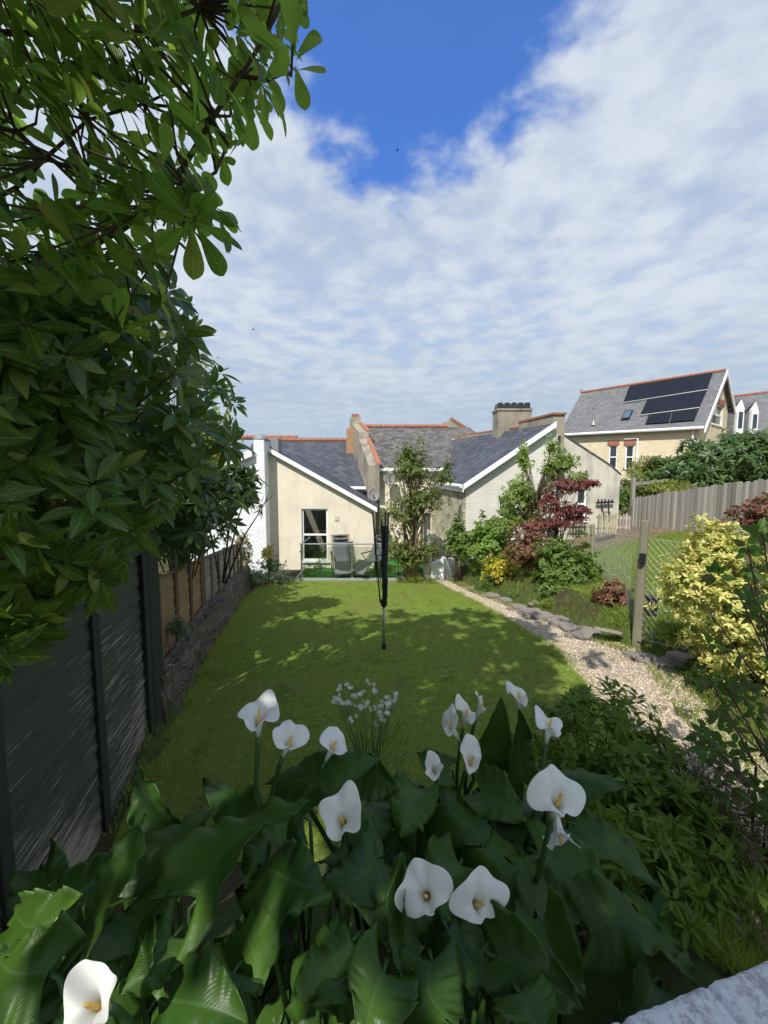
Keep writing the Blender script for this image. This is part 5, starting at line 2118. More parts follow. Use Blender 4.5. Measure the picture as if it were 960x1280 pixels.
# bank beyond the board fence : brown hillside with a big shrub
b = MB()
V = []
for j in range(14):
    for i in range(30):
        x = 8.5 + i * .55
        y = 10.5 + j * 1.0
        up_ = sstep(0, 5, j) * (1.2 + .17 * max(0, x - 10) + .25 * noise.noise((x * .7, y * .7, 4)))
        edge_ = 0 if i == 0 else 1
        V.append((x, y, H(x, y) * (1 - sstep(0, 5, j) * edge_) + sstep(0, 5, j) * edge_ * (2.25 + .03 * (x - 10) + .18 * noise.noise((x * .7, y * .7, 4))) - .05))
b.add(V, [(j * 30 + i, j * 30 + i + 1, (j + 1) * 30 + i + 1, (j + 1) * 30 + i) for j in range(13) for i in range(29)])
tag(b.build('bank', M['clip'], smooth=True), 'brown stony bank rising behind the board fence', 'bank', kind='structure')

# ------------------------------------------------------------------ white coped wall at the lower right corner
p0, p1 = P(735, 1292, .80), P(975, 1196, .80)
p0 = Vector((p0.x, p0.y, p0.z))
kz = 1.13


def onz(px, py, z):
    d0 = P(px, py, 1.0) - Vector((0, 0, CAM_Z))
    k_ = (z - CAM_Z) / d0.z
    return Vector((0, 0, CAM_Z)) + d0 * k_


WZ = 1.30
e0 = onz(690, 1303, WZ)
e1 = onz(985, 1186, WZ)
dv = (e1 - e0).normalized()
e0 = e0 - dv * .4
e1 = e1 + dv * .5
nin = Vector((dv.y, -dv.x, 0))
if nin.y > 0:
    nin = -nin
Lw = (e1 - e0).length
b = MB()
NXW, NYW = 150, 36
V = []
for j in range(NYW + 1):
    for i in range(NXW + 1):
        u, v = i / NXW, j / NYW
        q_ = e0 + dv * (u * Lw) + nin * (v * .36)
        r_ = .0025 * noise.noise((q_.x * 60, q_.y * 60, 0)) + .003 * noise.noise((q_.x * 140, q_.y * 140, 3)) + .003 * noise.noise((q_.x * 14, q_.y * 14, 7))
        jt = abs(((u * Lw) % .225) - .1125)
        r_ -= .014 * max(0, 1 - jt / .007)
        eg = min(v, 1 - v) * .36
        r_ -= .012 * max(0, 1 - eg / .012)
        lat = .003 * noise.noise((q_.x * 40, q_.y * 40, 20)) * (1 if j == 0 else 0)
        V.append(tuple(q_ + nin * lat + Vector((0, 0, r_))))
nn2 = NXW + 1
b.add(V, [(j * nn2 + i, j * nn2 + i + 1, (j + 1) * nn2 + i + 1, (j + 1) * nn2 + i)[::-1] for j in range(NYW) for i in range(NXW)])
m, k = new_mat('flaking_white_masonry_paint')
ob = k.n('ShaderNodeTexCoord').outputs['Object']
n1 = k.noise(ob, 55, 6, .75)
n2 = k.noise(ob, 12, 5, .7)
f = k.maprange(k.math('ADD', k.math('MULTIPLY', n1, .6), k.math('MULTIPLY', n2, .25)), .40, .50)
n1 = k.noise(ob, 120, 6, .75)
finish(m, k, k.mix(k.math('MULTIPLY', f, .75), (.80, .82, .86), (.40, .34, .36)), .9, n1, 1.0, .006, .2)
M['flake'] = m
nwl = thing('garden_wall', 'rough white painted brick wall in the near right corner', 'wall', (e0.x, e0.y, .4))
cp = b.build('coping', M['flake'], nwl, smooth=True)
b = MB()
c0_ = e0 + nin * .01 - Vector((0, 0, .02))
c1_ = e1 + nin * .01 - Vector((0, 0, .02))
b.prism([c0_, c1_, c1_ + nin * .34, c0_ + nin * .34], (0, 0, -1.0))
b.build('wall', M['flake'], nwl)

# ================================================================== PLANTS
def in_poly(x, y, poly):
    c = False
    j = len(poly) - 1
    for i in range(len(poly)):
        xi, yi = poly[i]
        xj, yj = poly[j]
        if (yi > y) != (yj > y) and x < (xj - xi) * (y - yi) / (yj - yi) + xi:
            c = not c
        j = i
    return c


# ---- magnolia leaning over the garden from the left
r_m = random.Random(21)
MAG = [(-60, -80), (395, -90), (372, 20), (362, 100), (335, 130), (318, 165), (290, 205), (285, 250), (262, 300), (222, 300), (215, 360), (190, 400), (-60, 420)]
HOLES = [(262, 28, 34), (45, 215, 45), (90, 240, 28), (215, 312, 22), (240, 190, 14), (150, 60, 10), (262, 120, 12), (45, 90, 10), (205, 250, 14)]
tips, axs = [], []
while len(tips) < 195:
    px, py = r_m.uniform(-60, 395), r_m.uniform(-90, 420)
    if not in_poly(px, py, MAG) or any((px - hx_) ** 2 + (py - hy_) ** 2 < hr_ ** 2 for hx_, hy_, hr_ in HOLES):
        continue
    Y_ = r_m.uniform(1.15, 2.1)
    p = P(px, py, Y_)
    tips.append(p)
    axs.append(Vector((.55, -.15 + r_m.uniform(-.4, .4), .35)) + Vector((r_m.gauss(0, .35), r_m.gauss(0, .35), r_m.gauss(0, .3))))
mag_vis = len(tips)
# the rest of the crown, above and behind the camera; it throws the shade over bed and lawn
for c_, rd_, n_ in (((-1.5, .8, 5.9), (1.7, 1.9, 1.2), 210), ((-.9, -1.1, 5.4), (1.5, 1.3, .95), 150), ((-2.9, 1.6, 4.6), (1.0, 1.6, 1.6), 70), ((.05, -1.7, 5.2), (.8, .8, .7), 55), ((-1.0, -1.95, 5.5), (1.35, 1.0, .8), 95), ((-3.3, -.5, 4.3), (1.2, 1.3, 1.4), 120), ((-.55, .9, 6.7), (1.0, 1.0, .7), 45),):
    pp, aa = shrub_tips(c_, rd_, n_, .35, int(abs(c_[0]) * 10) + 3, .35)
    tips += [Vector(q) for q in pp]
    axs += [Vector(q) for q in aa]
TRUNK = Vector((-2.95, 1.1, .4))
mg = thing('magnolia_tree', 'broad leaved magnolia tree overhanging from the upper left corner', 'tree', TRUNK)
V1 = rosettes(np.array([tuple(t) for t in tips[:mag_vis]]), np.array([tuple(a) for a in axs[:mag_vis]]), 8, .118, .052, 'obovate', (45, 105), .22, .16, inner=.012, stretch=.05)
V2 = rosettes(np.array([tuple(t) for t in tips[mag_vis:]]), np.array([tuple(a) for a in axs[mag_vis:]]), 11, .23, .125, 'obovate', (40, 100), .2, .15, inner=.015, stretch=.08)
V, F, U = merge([V1, V2])
np_mesh('crown', V, F, U, M['magnolia'], mg)
b = MB()
b.tube([TRUNK, TRUNK + Vector((.05, .0, 1.0)), TRUNK + Vector((.2, .1, 2.2)), TRUNK + Vector((.5, .1, 3.6)), TRUNK + Vector((1.2, -.3, 5.2))], [.13, .11, .095, .07, .03], 10)
b.build('trunk', M['bark'], mg, smooth=True)
BR = [
    ([(-60, 400, 1.9), (95, 318, 1.75), (150, 288, 1.7), (195, 258, 1.62), (232, 205, 1.55), (268, 145, 1.5), (300, 95, 1.45), (330, 50, 1.4)], .017),
    ([(-40, 150, 1.6), (20, 165, 1.6), (60, 200, 1.6), (110, 215, 1.62), (165, 240, 1.65)], .012),
    ([(-50, 40, 1.9), (40, 42, 1.85), (110, 50, 1.8), (170, 40, 1.75), (250, 10, 1.6)], .016),
    ([(-30, 260, 1.7), (20, 235, 1.7), (60, 195, 1.7), (110, 150, 1.7), (180, 130, 1.65)], .012),
    ([(265, 150, 1.5), (285, 180, 1.5), (270, 215, 1.48), (240, 235, 1.45)], .008),
    ([(300, 95, 1.45), (335, 100, 1.42), (360, 90, 1.4)], .007),
    ([(20, 45, 1.8), (30, 100, 1.8), (10, 150, 1.8)], .009),
]
b = MB()
root_ = TRUNK + Vector((.3, .1, 2.6))
nodes = []
for pts, r0_ in BR:
    w_ = [P(*q_) for q_ in pts]
    if pts[0][0] < 0:
        w_ = [root_ + (w_[0] - root_) * .0, root_.lerp(w_[0], .5) + Vector((0, 0, .1))] + w_
    n_ = len(w_)
    b.tube(w_, [r0_ * (1 - .7 * i / n_) + (.02 if i < 1 and pts[0][0] < 0 else 0) for i in range(n_)], 7)
    nodes += w_
for t_ in tips[:mag_vis]:
    q_ = min(nodes, key=lambda v: (v - t_).length)
    if (q_ - t_).length < .8:
        m_ = q_.lerp(t_, .5) + Vector((r_m.uniform(-.03, .03), r_m.uniform(-.03, .03), r_m.uniform(-.03, .04)))
        b.tube([q_, m_, t_], [.006, .0045, .003], 5)
for t_ in tips[mag_vis::3]:
    m_ = root_.lerp(t_, .55) + Vector((0, 0, .35))
    b.tube([root_, m_, t_], [.045, .02, .006], 5)
b.build('branch', M['bark'], mg, smooth=True)

# ---- spotted laurel mass below it
AUC = [(-60, 340), (215, 345), (248, 395), (262, 440), (300, 490), (322, 515), (300, 560), (250, 580), (225, 620), (205, 650), (165, 690), (140, 720), (95, 750), (50, 780), (15, 815), (-60, 850)]
tips, axs = [], []
while len(tips) < 400:
    px, py = r_m.uniform(-60, 325), r_m.uniform(340, 850)
    if not in_poly(px, py, AUC):
        continue
    f_ = max(0.0, min(1.0, px / 320))
    near_ = 1.15 + 1.0 * f_
    xr = (480 - px) / 480
    lim = 1.33 / max(.3, xr - .25) if py > 690 else 9
    Y_ = r_m.uniform(near_, min(near_ + 1.0 + f_, max(near_ + .15, lim - .2)))
    p = P(px, py, Y_)
    tips.append(p)
    low_ = sstep(560, 800, py)
    axs.append(Vector((.65, -.45, .35 - .9 * low_)) + Vector((r_m.gauss(0, .35), r_m.gauss(0, .35), r_m.gauss(0, .3))))
AB = Vector((-2.75, 2.6, .3))
au = thing('spotted_laurel', 'large spotted laurel shrub spilling over the green fence on the left', 'shrub', AB)
V, F, U = rosettes(np.array([tuple(t) for t in tips]), np.array([tuple(a) for a in axs]), 8, .155, .052, 'lance', (45, 105), .22, .22, inner=.01, stretch=.05)
np_mesh('foliage', V, F, U, M['aucuba'], au)
b = MB()
for i, t_ in enumerate(tips):
    if i % 3 == 0:
        q_ = AB + Vector((r_m.uniform(-.3, .3), r_m.uniform(-.7, .7), 0))
        m_ = q_.lerp(t_, .55) + Vector((-.25, 0, .45))
        b.tube([q_, m_, m_.lerp(t_, .6) + Vector((0, 0, .05)), t_], [.022, .013, .007, .004], 5)
b.build('stem', M['bark'], au, smooth=True)

# ---- darker laurel beyond, with its bare stem by the white wall
shrub('dark_laurel', 'dark laurel with long pointed leaves beyond the spotted one, over the silvered fence', 'shrub', fpt(5.4, .6, -.25), tuple(P(222, 628, 4.3)), (.50, .7, .62), 95, 9, .21, .05,
      'lance', M['laurel_dark'], 31, .3, (50, 110), 16, .02, .4)
shrub('glossy_laurel', 'rosette leaved laurel standing against the white house at the far fence end', 'shrub', fpt(6.9, .5, .1), tuple(P(283, 618, 6.2)), (.50, .5, .46), 44, 11, .25, .065,
      'lance', M['laurel_dark'], 33, .3, (55, 110), 4, .035, .45)
# trees behind the hedge line
shrub('feathery_tree', 'pale yellow-green feathery tree behind the laurels, its top against the sky', 'tree', (-6.9, 12.5, -.5), tuple(P(232, 470, 12.5)), (.9, .8, .9), 240, 7, .09, .04, 'tiny', M['apple'], 35, .5, (20, 90), 30, .03, .1, foliage='crown')
shrub('golden_tree', 'yellow-green small leaved tree just left of the white house', 'tree', (-4.7, 9.6, -.2), tuple(P(262, 560, 8.9)), (.60, .5, .85), 520, 7, .085, .04, 'tiny', M['yellowgreen'], 36, .5, (20, 90), 24, .03, .15, foliage='crown')
shrub('sunlit_tree', 'small yellow tree glimpsed through gaps in the magnolia leaves', 'tree', (-7.2, 11.5, -.4), tuple(P(182, 420, 11.5)), (.6, .6, .7), 160, 7, .09, .045, 'tiny', M['yellowgreen'], 39, .5, (20, 90), 16, .03, .15, foliage='crown')
shrub('hedge_shrub', 'tall dark evergreen standing behind the tan fence', 'shrub', fpt(5.2, .5, -1.2), tuple(fpt(5.4, 2.3, -1.0)), (1.0, 1.6, 1.2), 330, 9, .16, .06, 'ovate', M['darkg'], 38, .35, (40, 100), 16, .03, .3)
shrub('hedge_shrub', 'tall dark evergreen standing behind the silvered fence', 'shrub', fpt(7.8, .4, -.9), tuple(fpt(7.6, 1.7, -.75)), (.75, 1.2, 1.25), 260, 9, .15, .055, 'ovate', M['darkg'], 41, .35, (40, 100), 14, .03, .3)

# ---- bed at the foot of the cream house
p = P(302, 700, 9.9)
shrub('golden_shrub', 'bronze and gold upright shrub at the foot of the white wall', 'shrub', (p.x, p.y, -.42), (p.x, p.y, P(302, 694, 9.9).z), (.26, .25, .62), 210, 7, .055, .03, 'tiny',
      m_leaf('bronze_gold_leaf', (.16, .15, .03), (.32, .25, .05), (.2, .09, .03), .5, .3, rib=False), 51, .25, (30, 95), 8, .012, .5)
p = P(335, 690, 11.0)
shrub('variegated_plant', 'small cream and green variegated plant against the cream wall', 'plant', (p.x, p.y, -.5), (p.x, p.y, P(335, 693, 11).z), (.14, .14, .24), 44, 7, .09, .04, 'small', M['golden'], 52, .25, (30, 95), 6, .01, .4)
for px, py, Yq, rx, rzv, mt, nm, lb in ((318, 720, 10.3, .42, .20, 'euony', 'silver_shrub', 'low silvery shrub at the lawn corner under the white wall'),
                                       (350, 722, 10.5, .45, .18, 'euony', 'silver_shrub', 'low silvery shrub left of the glass balustrade'),
                                       (338, 708, 10.9, .4, .25, 'darkg', 'bed_shrub', 'low dark green shrub between the two silvery ones'),
                                       (300, 728, 9.7, .35, .15, 'darkg', 'bed_shrub', 'low dark green shrub at the end of the stone retaining wall')):
    p = P(px, py, Yq)
    shrub(nm, lb, 'shrub', (p.x, p.y, -.5), tuple(p), (rx, .3, rzv), 170, 7, .05, .02, 'tiny', M[mt], 53 + px, .45, (20, 90), 8, .008, .3)
p = P(205, 790, 4.0)
shrub('ivy_plant', 'small pale leaved plant growing between the tan fence and the stone wall', 'plant', tuple(fpt(3.95, .5, .1)), tuple(fpt(3.95, .80, .12)), (.13, .12, .17), 50, 7, .035, .018, 'small', M['euony'], 58, .3, (30, 95), 6, .005, .3)

# ---- small multi-stemmed tree in front of the houses
tb_ = G(515, 727)
tb_ = Vector((tb_.x, 10.75, -.52))
t = thing('small_tree', 'small multi-stemmed tree at the far edge of the lawn beside the white post', 'tree', tuple(tb_))
lumps = [(P(515, 590, 10.75), (.62, .55, .62), 16), (P(528, 625, 10.75), (.66, .55, .5), 14), (P(500, 645, 10.7), (.5, .45, .4), 9), (P(512, 575, 10.75), (.35, .35, .42), 6), (P(553, 600, 10.8), (.28, .3, .3), 3),
         (P(500, 690, 10.7), (.42, .4, .42), 10), (P(535, 690, 10.75), (.38, .35, .35), 8), (P(515, 700, 10.6), (.35, .3, .35), 4), (P(560, 585, 10.8), (.12, .12, .3), 1)]
ps, as_ = [], []
for j, (c_, r_, k_) in enumerate(lumps):
    a_, q_ = shrub_tips(tuple(c_), tuple(x * 1.08 for x in r_), k_ * 24, .5, 60 + j, .15)
    ps.append(a_)
    as_.append(q_)
pp, aa = np.concatenate(ps), np.concatenate(as_)
V, F, U = rosettes(pp, aa, 6, .095, .042, 'small', (25, 100), .2, .2, inner=.01, stretch=.06)
np_mesh('crown', V, F, U, M['tree_mid'], t)
b = MB()
for i, (dx, dy, px, py) in enumerate(((0, 0, 515, 600), (.06, .02, 535, 610), (-.05, .03, 500, 620), (.03, -.04, 522, 575), (-.08, 0, 490, 660))):
    e_ = P(px, py, 10.75)
    a_ = tb_ + Vector((dx, dy, 0))
    m1 = a_.lerp(e_, .35) + Vector((.05 * (1 if i % 2 else -1), 0, 0))
    m2 = a_.lerp(e_, .7) + Vector((.04 * (-1 if i % 2 else 1), 0, 0))
    b.tube([a_, m1, m2, e_], [.06, .045, .03, .012], 8)
b.build('trunk', M['bark_pale'], t, smooth=True)
b = MB()
rt_ = random.Random(4)
for i in range(0, len(pp), 9):
    e_ = Vector(pp[i])
    f_ = rt_.uniform(.35, .8)
    a_ = tb_.lerp(Vector((tb_.x, tb_.y, e_.z)), f_)
    b.tube([a_, a_.lerp(e_, .5) + Vector((0, 0, .05)), e_], [.014, .009, .004], 5)
b.build('branch', M['bark_pale'], t, smooth=True)
shrub('bed_grass_plant', 'tuft of leaves at the foot of the small tree', 'plant', (tb_.x + .15, 10.6, -.53), (tb_.x + .15, 10.6, -.45), (.55, .2, .16), 90, 6, .10, .012, 'tiny', M['weed'], 71, .4, (10, 60), 0)

# ---- right border shrubs
def pshrub(name, label, cat, px, py, Yq, rx, rzv, ry, n, k, L, W, prof, mat, seed, **kw):
    c = P(px, py, Yq)
    gz = H(c.x, c.y)
    return shrub(name, label, cat, (c.x, c.y, gz), tuple(c), (rx, ry, rzv), n, k, L, W, prof, mat, seed, **kw)


pshrub('climber', 'narrow bright green climber at the corner where the stone wall meets the white gable', 'climber', 572, 680, 10.7, .33, .62, .3, 300, 8, .075, .045, 'small', M['mid'], 81, lump=.4, shell=.4)
pshrub('green_shrub', 'bright green rounded shrub in front of the white gable', 'shrub', 612, 684, 10.2, .62, .78, .5, 620, 8, .075, .045, 'small', M['bright'], 82, lump=.35, shell=.5)
pshrub('yellow_shrub', 'low shrub with bright yellow flowers in front of the green rounded shrub', 'shrub', 624, 712, 9.2, .36, .36, .3, 260, 7, .055, .03, 'tiny', M['yellowflower'], 83, lump=.5, shell=.3)
c = P(652, 625, 9.6)
t = thing('apple_tree', 'slender pale green young tree in front of the white gable window', 'tree', (c.x, c.y, H(c.x, c.y)))
lumps = [(P(655, 575, 9.6), (.16, .16, .42), 5), (P(648, 620, 9.6), (.42, .35, .42), 14), (P(640, 650, 9.6), (.38, .3, .36), 9), (P(668, 655, 9.6), (.36, .3, .36), 8), (P(688, 590, 9.6), (.24, .2, .5), 6), (P(706, 580, 9.5), (.38, .2, .28), 6), (P(722, 600, 9.6), (.30, .2, .22), 4), (P(690, 560, 9.6), (.12, .12, .25), 2), (P(660, 690, 9.5), (.3, .3, .3), 5)]
ps, as_ = [], []
for j, (c_, r_, k_) in enumerate(lumps):
    a_, q_ = shrub_tips(tuple(c_), r_, k_ * 26, .6, 90 + j, .1)
    ps.append(a_)
    as_.append(q_)
pp, aa = np.concatenate(ps), np.concatenate(as_)
V, F, U = rosettes(pp, aa, 6, .085, .042, 'small', (25, 100), .2, .2, inner=.01, stretch=.05)
np_mesh('crown', V, F, U, M['apple'], t)
b = MB()
bs_ = Vector((c.x + .1, c.y, H(c.x, c.y)))
for px, py in ((655, 570), (690, 560), (640, 640), (715, 590)):
    e_ = P(px, py, 9.6)
    b.tube([bs_, bs_.lerp(e_, .4) + Vector((.05, 0, .05)), bs_.lerp(e_, .75) + Vector((-.03, 0, .04)), e_], [.035, .025, .016, .006], 7)
b.build('trunk', M['bark'], t, smooth=True)
b = MB()
for i in range(0, len(pp), 6):
    e_ = Vector(pp[i])
    a_ = bs_.lerp(P(675, 590, 9.6), rt_.uniform(.4, .8))
    b.tube([a_, a_.lerp(e_, .5) + Vector((0, 0, .06)), e_], [.009, .006, .003], 5)
b.build('branch', M['bark'], t, smooth=True)

pshrub('bronze_shrub', 'bronze leaved shrub left of the dark green one in the border', 'shrub', 664, 690, 8.6, .55, .62, .45, 560, 8, .055, .03, 'tiny', M['purple'], 101, lump=.4, shell=.3)
c = P(705, 640, 8.9)
shrub('red_maple', 'dark red leaved maple spreading in front of the grey lean-to', 'tree', (c.x - .2, c.y, H(c.x, c.y)), None, None, 700, 7, .075, .03, 'tiny', M['redleaf'], 102, .5, (30, 100), 26, .02, .2, foliage='crown',
      lumps=[(tuple(P(712, 608, 8.9)), (.42, .3, .16), 8), (tuple(P(735, 604, 8.9)), (.22, .2, .07), 4), (tuple(P(705, 640, 8.9)), (.45, .3, .2), 8), (tuple(P(725, 638, 8.9)), (.25, .2, .09), 4), (tuple(P(690, 655, 8.8)), (.5, .3, .18), 8), (tuple(P(722, 648, 8.9)), (.22, .2, .09), 3), (tuple(P(668, 660, 8.8)), (.3, .25, .2), 5), (tuple(P(688, 625, 8.9)), (.2, .2, .2), 3)])
pshrub('dark_green_shrub', 'dense dark green shrub right of the bronze one, nearest the chain-link fence', 'shrub', 706, 716, 7.9, .62, .72, .5, 640, 8, .075, .035, 'small', M['mid'], 103, lump=.45, shell=.4)
pshrub('bronze_bush', 'small russet leaved bush left of the mossy timber post', 'shrub', 766, 748, 6.4, .30, .36, .28, 240, 7, .055, .032, 'tiny', M['purple'], 104, lump=.4, shell=.3)
for i, (px, py, Yq, r_, mt) in enumerate(((655, 745, 8.4, .35, 'mid'), (728, 770, 6.8, .3, 'weed'), (785, 778, 5.9, .25, 'weed'), (610, 735, 9.4, .35, 'mid'), (685, 758, 7.4, .3, 'weed'), (845, 790, 4.6, .25, 'weed'))):
    lbs = ['low green plant under the bronze shrub', 'grassy tuft under the right side of the dark green shrub', 'grassy tuft at the foot of the mossy timber post', 'low green plant below the yellow flowered shrub', 'grassy tuft at the foot of the dark green shrub', 'grassy tuft left of the golden bush']
    pshrub('border_plant', lbs[i], 'plant', px, py, Yq, r_, .14, .22, 90, 7, .10, .014, 'tiny', M[mt], 110 + i, lump=.4, shell=.2, spread=(10, 70), stems=0)
# golden bush
c = P(918, 768, 4.0)
shrub('golden_bush', 'large golden variegated bush on the right beside the gravel path', 'bush', (3.9, 4.0, H(3.9, 4.0)), None, None, 1500, 9, .056, .022, 'small', M['golden'], 121, .30, (35, 100), 26, .015, .5,
      lumps=[(tuple(P(905, 745, 4.0)), (.55, .55, .56), 10), (tuple(P(955, 760, 4.0)), (.55, .5, .62), 10), (tuple(P(896, 690, 4.0)), (.26, .3, .34), 4), (tuple(P(865, 725, 4.0)), (.24, .3, .26), 3), (tuple(P(925, 820, 3.95)), (.42, .4, .30), 5)])
c = P(948, 650, 4.6)
shrub('bronze_hedge', 'dark green and russet shrub above the golden bush at the right edge', 'shrub', (c.x + .2, c.y, H(c.x, c.y)), (c.x + .25, c.y, c.z), (.42, .4, .32), 260, 8, .06, .03, 'small', M['purple'], 122, .35, (30, 100), 10, .015, .4)
# green shrub with glossy leaves in the right foreground
tips_, axs_ = [], []
RG = [(905, 700), (990, 640), (1000, 1120), (955, 1110), (905, 1020), (880, 950), (872, 880), (885, 820), (860, 740), (880, 700)]
rq = random.Random(77)
while len(tips_) < 125:
    px, py = rq.uniform(855, 1000), rq.uniform(640, 1120)
    if not in_poly(px, py, RG):
        continue
    if px < 930 and py < 800 and rq.random() < .72:
        continue
    tips_.append(P(px, py, rq.uniform(1.7, 2.3)))
    axs_.append(Vector((-.4, -.3, .5)) + Vector((rq.gauss(0, .4), rq.gauss(0, .4), rq.gauss(0, .4))))
t = thing('rose_bush', 'leggy green shrub with reddish young leaves in the right foreground', 'shrub', (2.35, 1.95, H(2.35, 1.95)))
V, F, U = rosettes(np.array([tuple(q_) for q_ in tips_]), np.array([tuple(q_) for q_ in axs_]), 6, .062, .034, 'ovate', (40, 105), .2, .2, inner=.01, stretch=.09)
np_mesh('foliage', V, F, U, M['rose'], t)
b = MB()
for i, e_ in enumerate(tips_):
    if i % 2 == 0:
        a_ = Vector((2.35 + rq.uniform(-.2, .2), 1.95 + rq.uniform(-.2, .2), H(2.35, 1.95)))
        b.tube([a_, a_.lerp(e_, .5) + Vector((.12, 0, .15)), e_], [.009, .006, .003], 5)
b.build('stem', M['bark'], t, smooth=True)
# evergreen with whorled leaves between lilies and path
shrub('whorled_evergreen', 'dark evergreen mound with whorled leaves between the lilies and the gravel path', 'shrub', (1.5, 2.2, .1), None, None, 560, 9, .070, .023, 'small', M['pitto'], 131, .22, (50, 95), 20, .012, .62, top=-.1,
      lumps=[(tuple(P(752, 920, 2.45) - Vector((0, 0, .15))), (.46, .44, .46), 7), (tuple(P(800, 990, 2.0) - Vector((0, 0, .15))), (.40, .38, .40), 6), (tuple(P(850, 1040, 1.85) - Vector((0, 0, .12))), (.34, .32, .34), 5), (tuple(P(780, 1060, 1.6) - Vector((0, 0, .12))), (.3, .3, .3), 3)])
shrub('russet_heather', 'feathery brown-green clump right of the whorled evergreen', 'plant', (1.85, 1.9, .1), tuple(P(880, 1010, 1.95)), (.26, .3, .26), 260, 8, .045, .008, 'tiny',
      m_leaf('heather_leaf', (.10, .09, .045), (.17, .13, .08), None, .6, .2, rib=False), 135, .4, (15, 70), 8, .006, .3)

# ---- big shrub on the bank behind the board fence
c = P(880, 580, 15.5)
t = shrub('bank_shrub', 'big drooping evergreen shrub on the bank behind the board fence', 'shrub', (c.x, c.y, 1.9), None, None, 1500, 8, .24, .07, 'small',
          m_leaf('bank_leaf', (.05, .095, .025), (.10, .165, .04), None, .4, .3, rib=False), 141, .3, (60, 140), 20, .05, .6,
          lumps=[(tuple(P(905, 580, 15.5)), (1.9, 1.3, 1.15), 10), (tuple(P(960, 572, 15.5)), (1.9, 1.3, 1.15), 10), (tuple(P(850, 590, 15.3)), (1.1, 1.0, .75), 5), (tuple(P(880, 600, 15.0)), (1.3, .8, .5), 4)])
c = P(812, 590, 16)
shrub('yellow_green_shrub', 'yellow-green shrub at the left end of the big bank shrub', 'shrub', (c.x, c.y, 1.2), tuple(c), (.75, .6, .6), 360, 7, .11, .04, 'tiny', M['yellowgreen'], 145, .4, (30, 100), 8, .03, .4)
c = P(790, 625, 14.2)
shrub('rough_shrub', 'rough green growth behind the tall silvered post', 'shrub', (c.x, c.y, .8), (c.x - .1, c.y, c.z), (.55, .5, 1.0), 300, 7, .10, .04, 'tiny', M['mid'], 146, .4, (30, 100), 8, .03, .3)
c = P(830, 612, 14.0)
shrub('ivy_shrub', 'low pale growth behind the top of the board fence', 'shrub', (c.x, c.y, 1.4), (c.x, c.y, c.z), (.95, .4, .35), 260, 7, .10, .04, 'tiny', M['yellowgreen'], 147, .4, (30, 100), 8, .03, .3)

# ---- white star flowered stems behind the lilies
fb = P(463, 960, 2.25)
t = thing('star_flower_plant', 'loose spray of tiny white star flowers on thin stems behind the lilies', 'flowering plant', (fb.x, 2.25, H(fb.x, 2.25)))
rf_ = random.Random(14)
b = MB()
heads = []
for i in range(28):
    px, py = rf_.gauss(468, 20), rf_.gauss(880, 17)
    if i % 4 == 0:
        px, py = rf_.gauss(435, 8), rf_.gauss(875, 8)
    e_ = P(px, py, 2.25 + rf_.uniform(-.1, .1))
    a_ = Vector((fb.x + rf_.uniform(-.03, .03), 2.25, H(fb.x, 2.25)))
    m_ = a_.lerp(e_, .7)
    m_.x = a_.x + (e_.x - a_.x) * .45
    b.tube([a_, m_, e_], [.003, .0022, .0014], 4)
    heads.append(e_)
b.build('stem', m_plain('thin_green_stem', (.09, .15, .05), .6), t)
petal_ = m_plain('petal_cream', (.78, .78, .70), .6)
for e_ in heads:
    b = MB()
    for _ in range(4):
        c_ = e_ + Vector((rf_.gauss(0, .011), rf_.gauss(0, .011), rf_.gauss(0, .011)))
        a0 = rf_.uniform(0, 2)
        tl = Vector((rf_.uniform(-.6, .6), -1, rf_.uniform(-.2, .9))).normalized()
        u1 = tl.orthogonal().normalized()
        u2 = tl.cross(u1)
        for k_ in range(6):
            a = a0 + k_ * PI / 3
            d1 = u1 * math.cos(a) + u2 * math.sin(a)
            d2 = u1 * math.cos(a + .45) + u2 * math.sin(a + .45)
            d3 = u1 * math.cos(a - .45) + u2 * math.sin(a - .45)
            b.add([c_, c_ + d2 * .007, c_ + d1 * .016 + tl * .004, c_ + d3 * .007], [(0, 1, 2, 3)])
    b.build('flower', petal_, t)
V, F, U = rosettes(*shrub_tips((fb.x, 2.25, .55), (.25, .2, .35), 50, .4, 15, .1), 6, .12, .012, 'tiny', (10, 50))
np_mesh('foliage', V, F, U, M['mid'], t)

# ---- birds
for px, py, Yq, lb in ((497, 188, 75, 'small dark bird flying high in the blue opening of the sky'), (317, 412, 75, 'small dark bird flying low left over the roofs')):
    p = P(px, py, Yq)
    t = thing('bird', lb, 'bird', tuple(p), 'birds in the sky')
    b = MB()
    b.tube([p + Vector((-.22, 0, 0)), p + Vector((-.12, 0, .02)), p + Vector((0.05, 0, .02)), p + Vector((.15, 0, .04)), p + Vector((.24, 0, .03))], [.02, .06, .075, .05, .012], 8)
    for s in (-1, 1):
        b.add([p + Vector((-.08, 0, .03)), p + Vector((.08, 0, .03)), p + Vector((.03, s * .25, .12)), p + Vector((-.10, s * .5, .05)), p + Vector((-.09, s * .25, .10))], [(0, 1, 2, 4), (4, 2, 3)])
    b.add([p + Vector((-.18, -.02, 0)), p + Vector((-.36, -.06, 0)), p + Vector((-.36, .06, 0)), p + Vector((-.18, .02, 0))], [(0, 1, 2, 3)])
    b.build('body', M['black'], t)

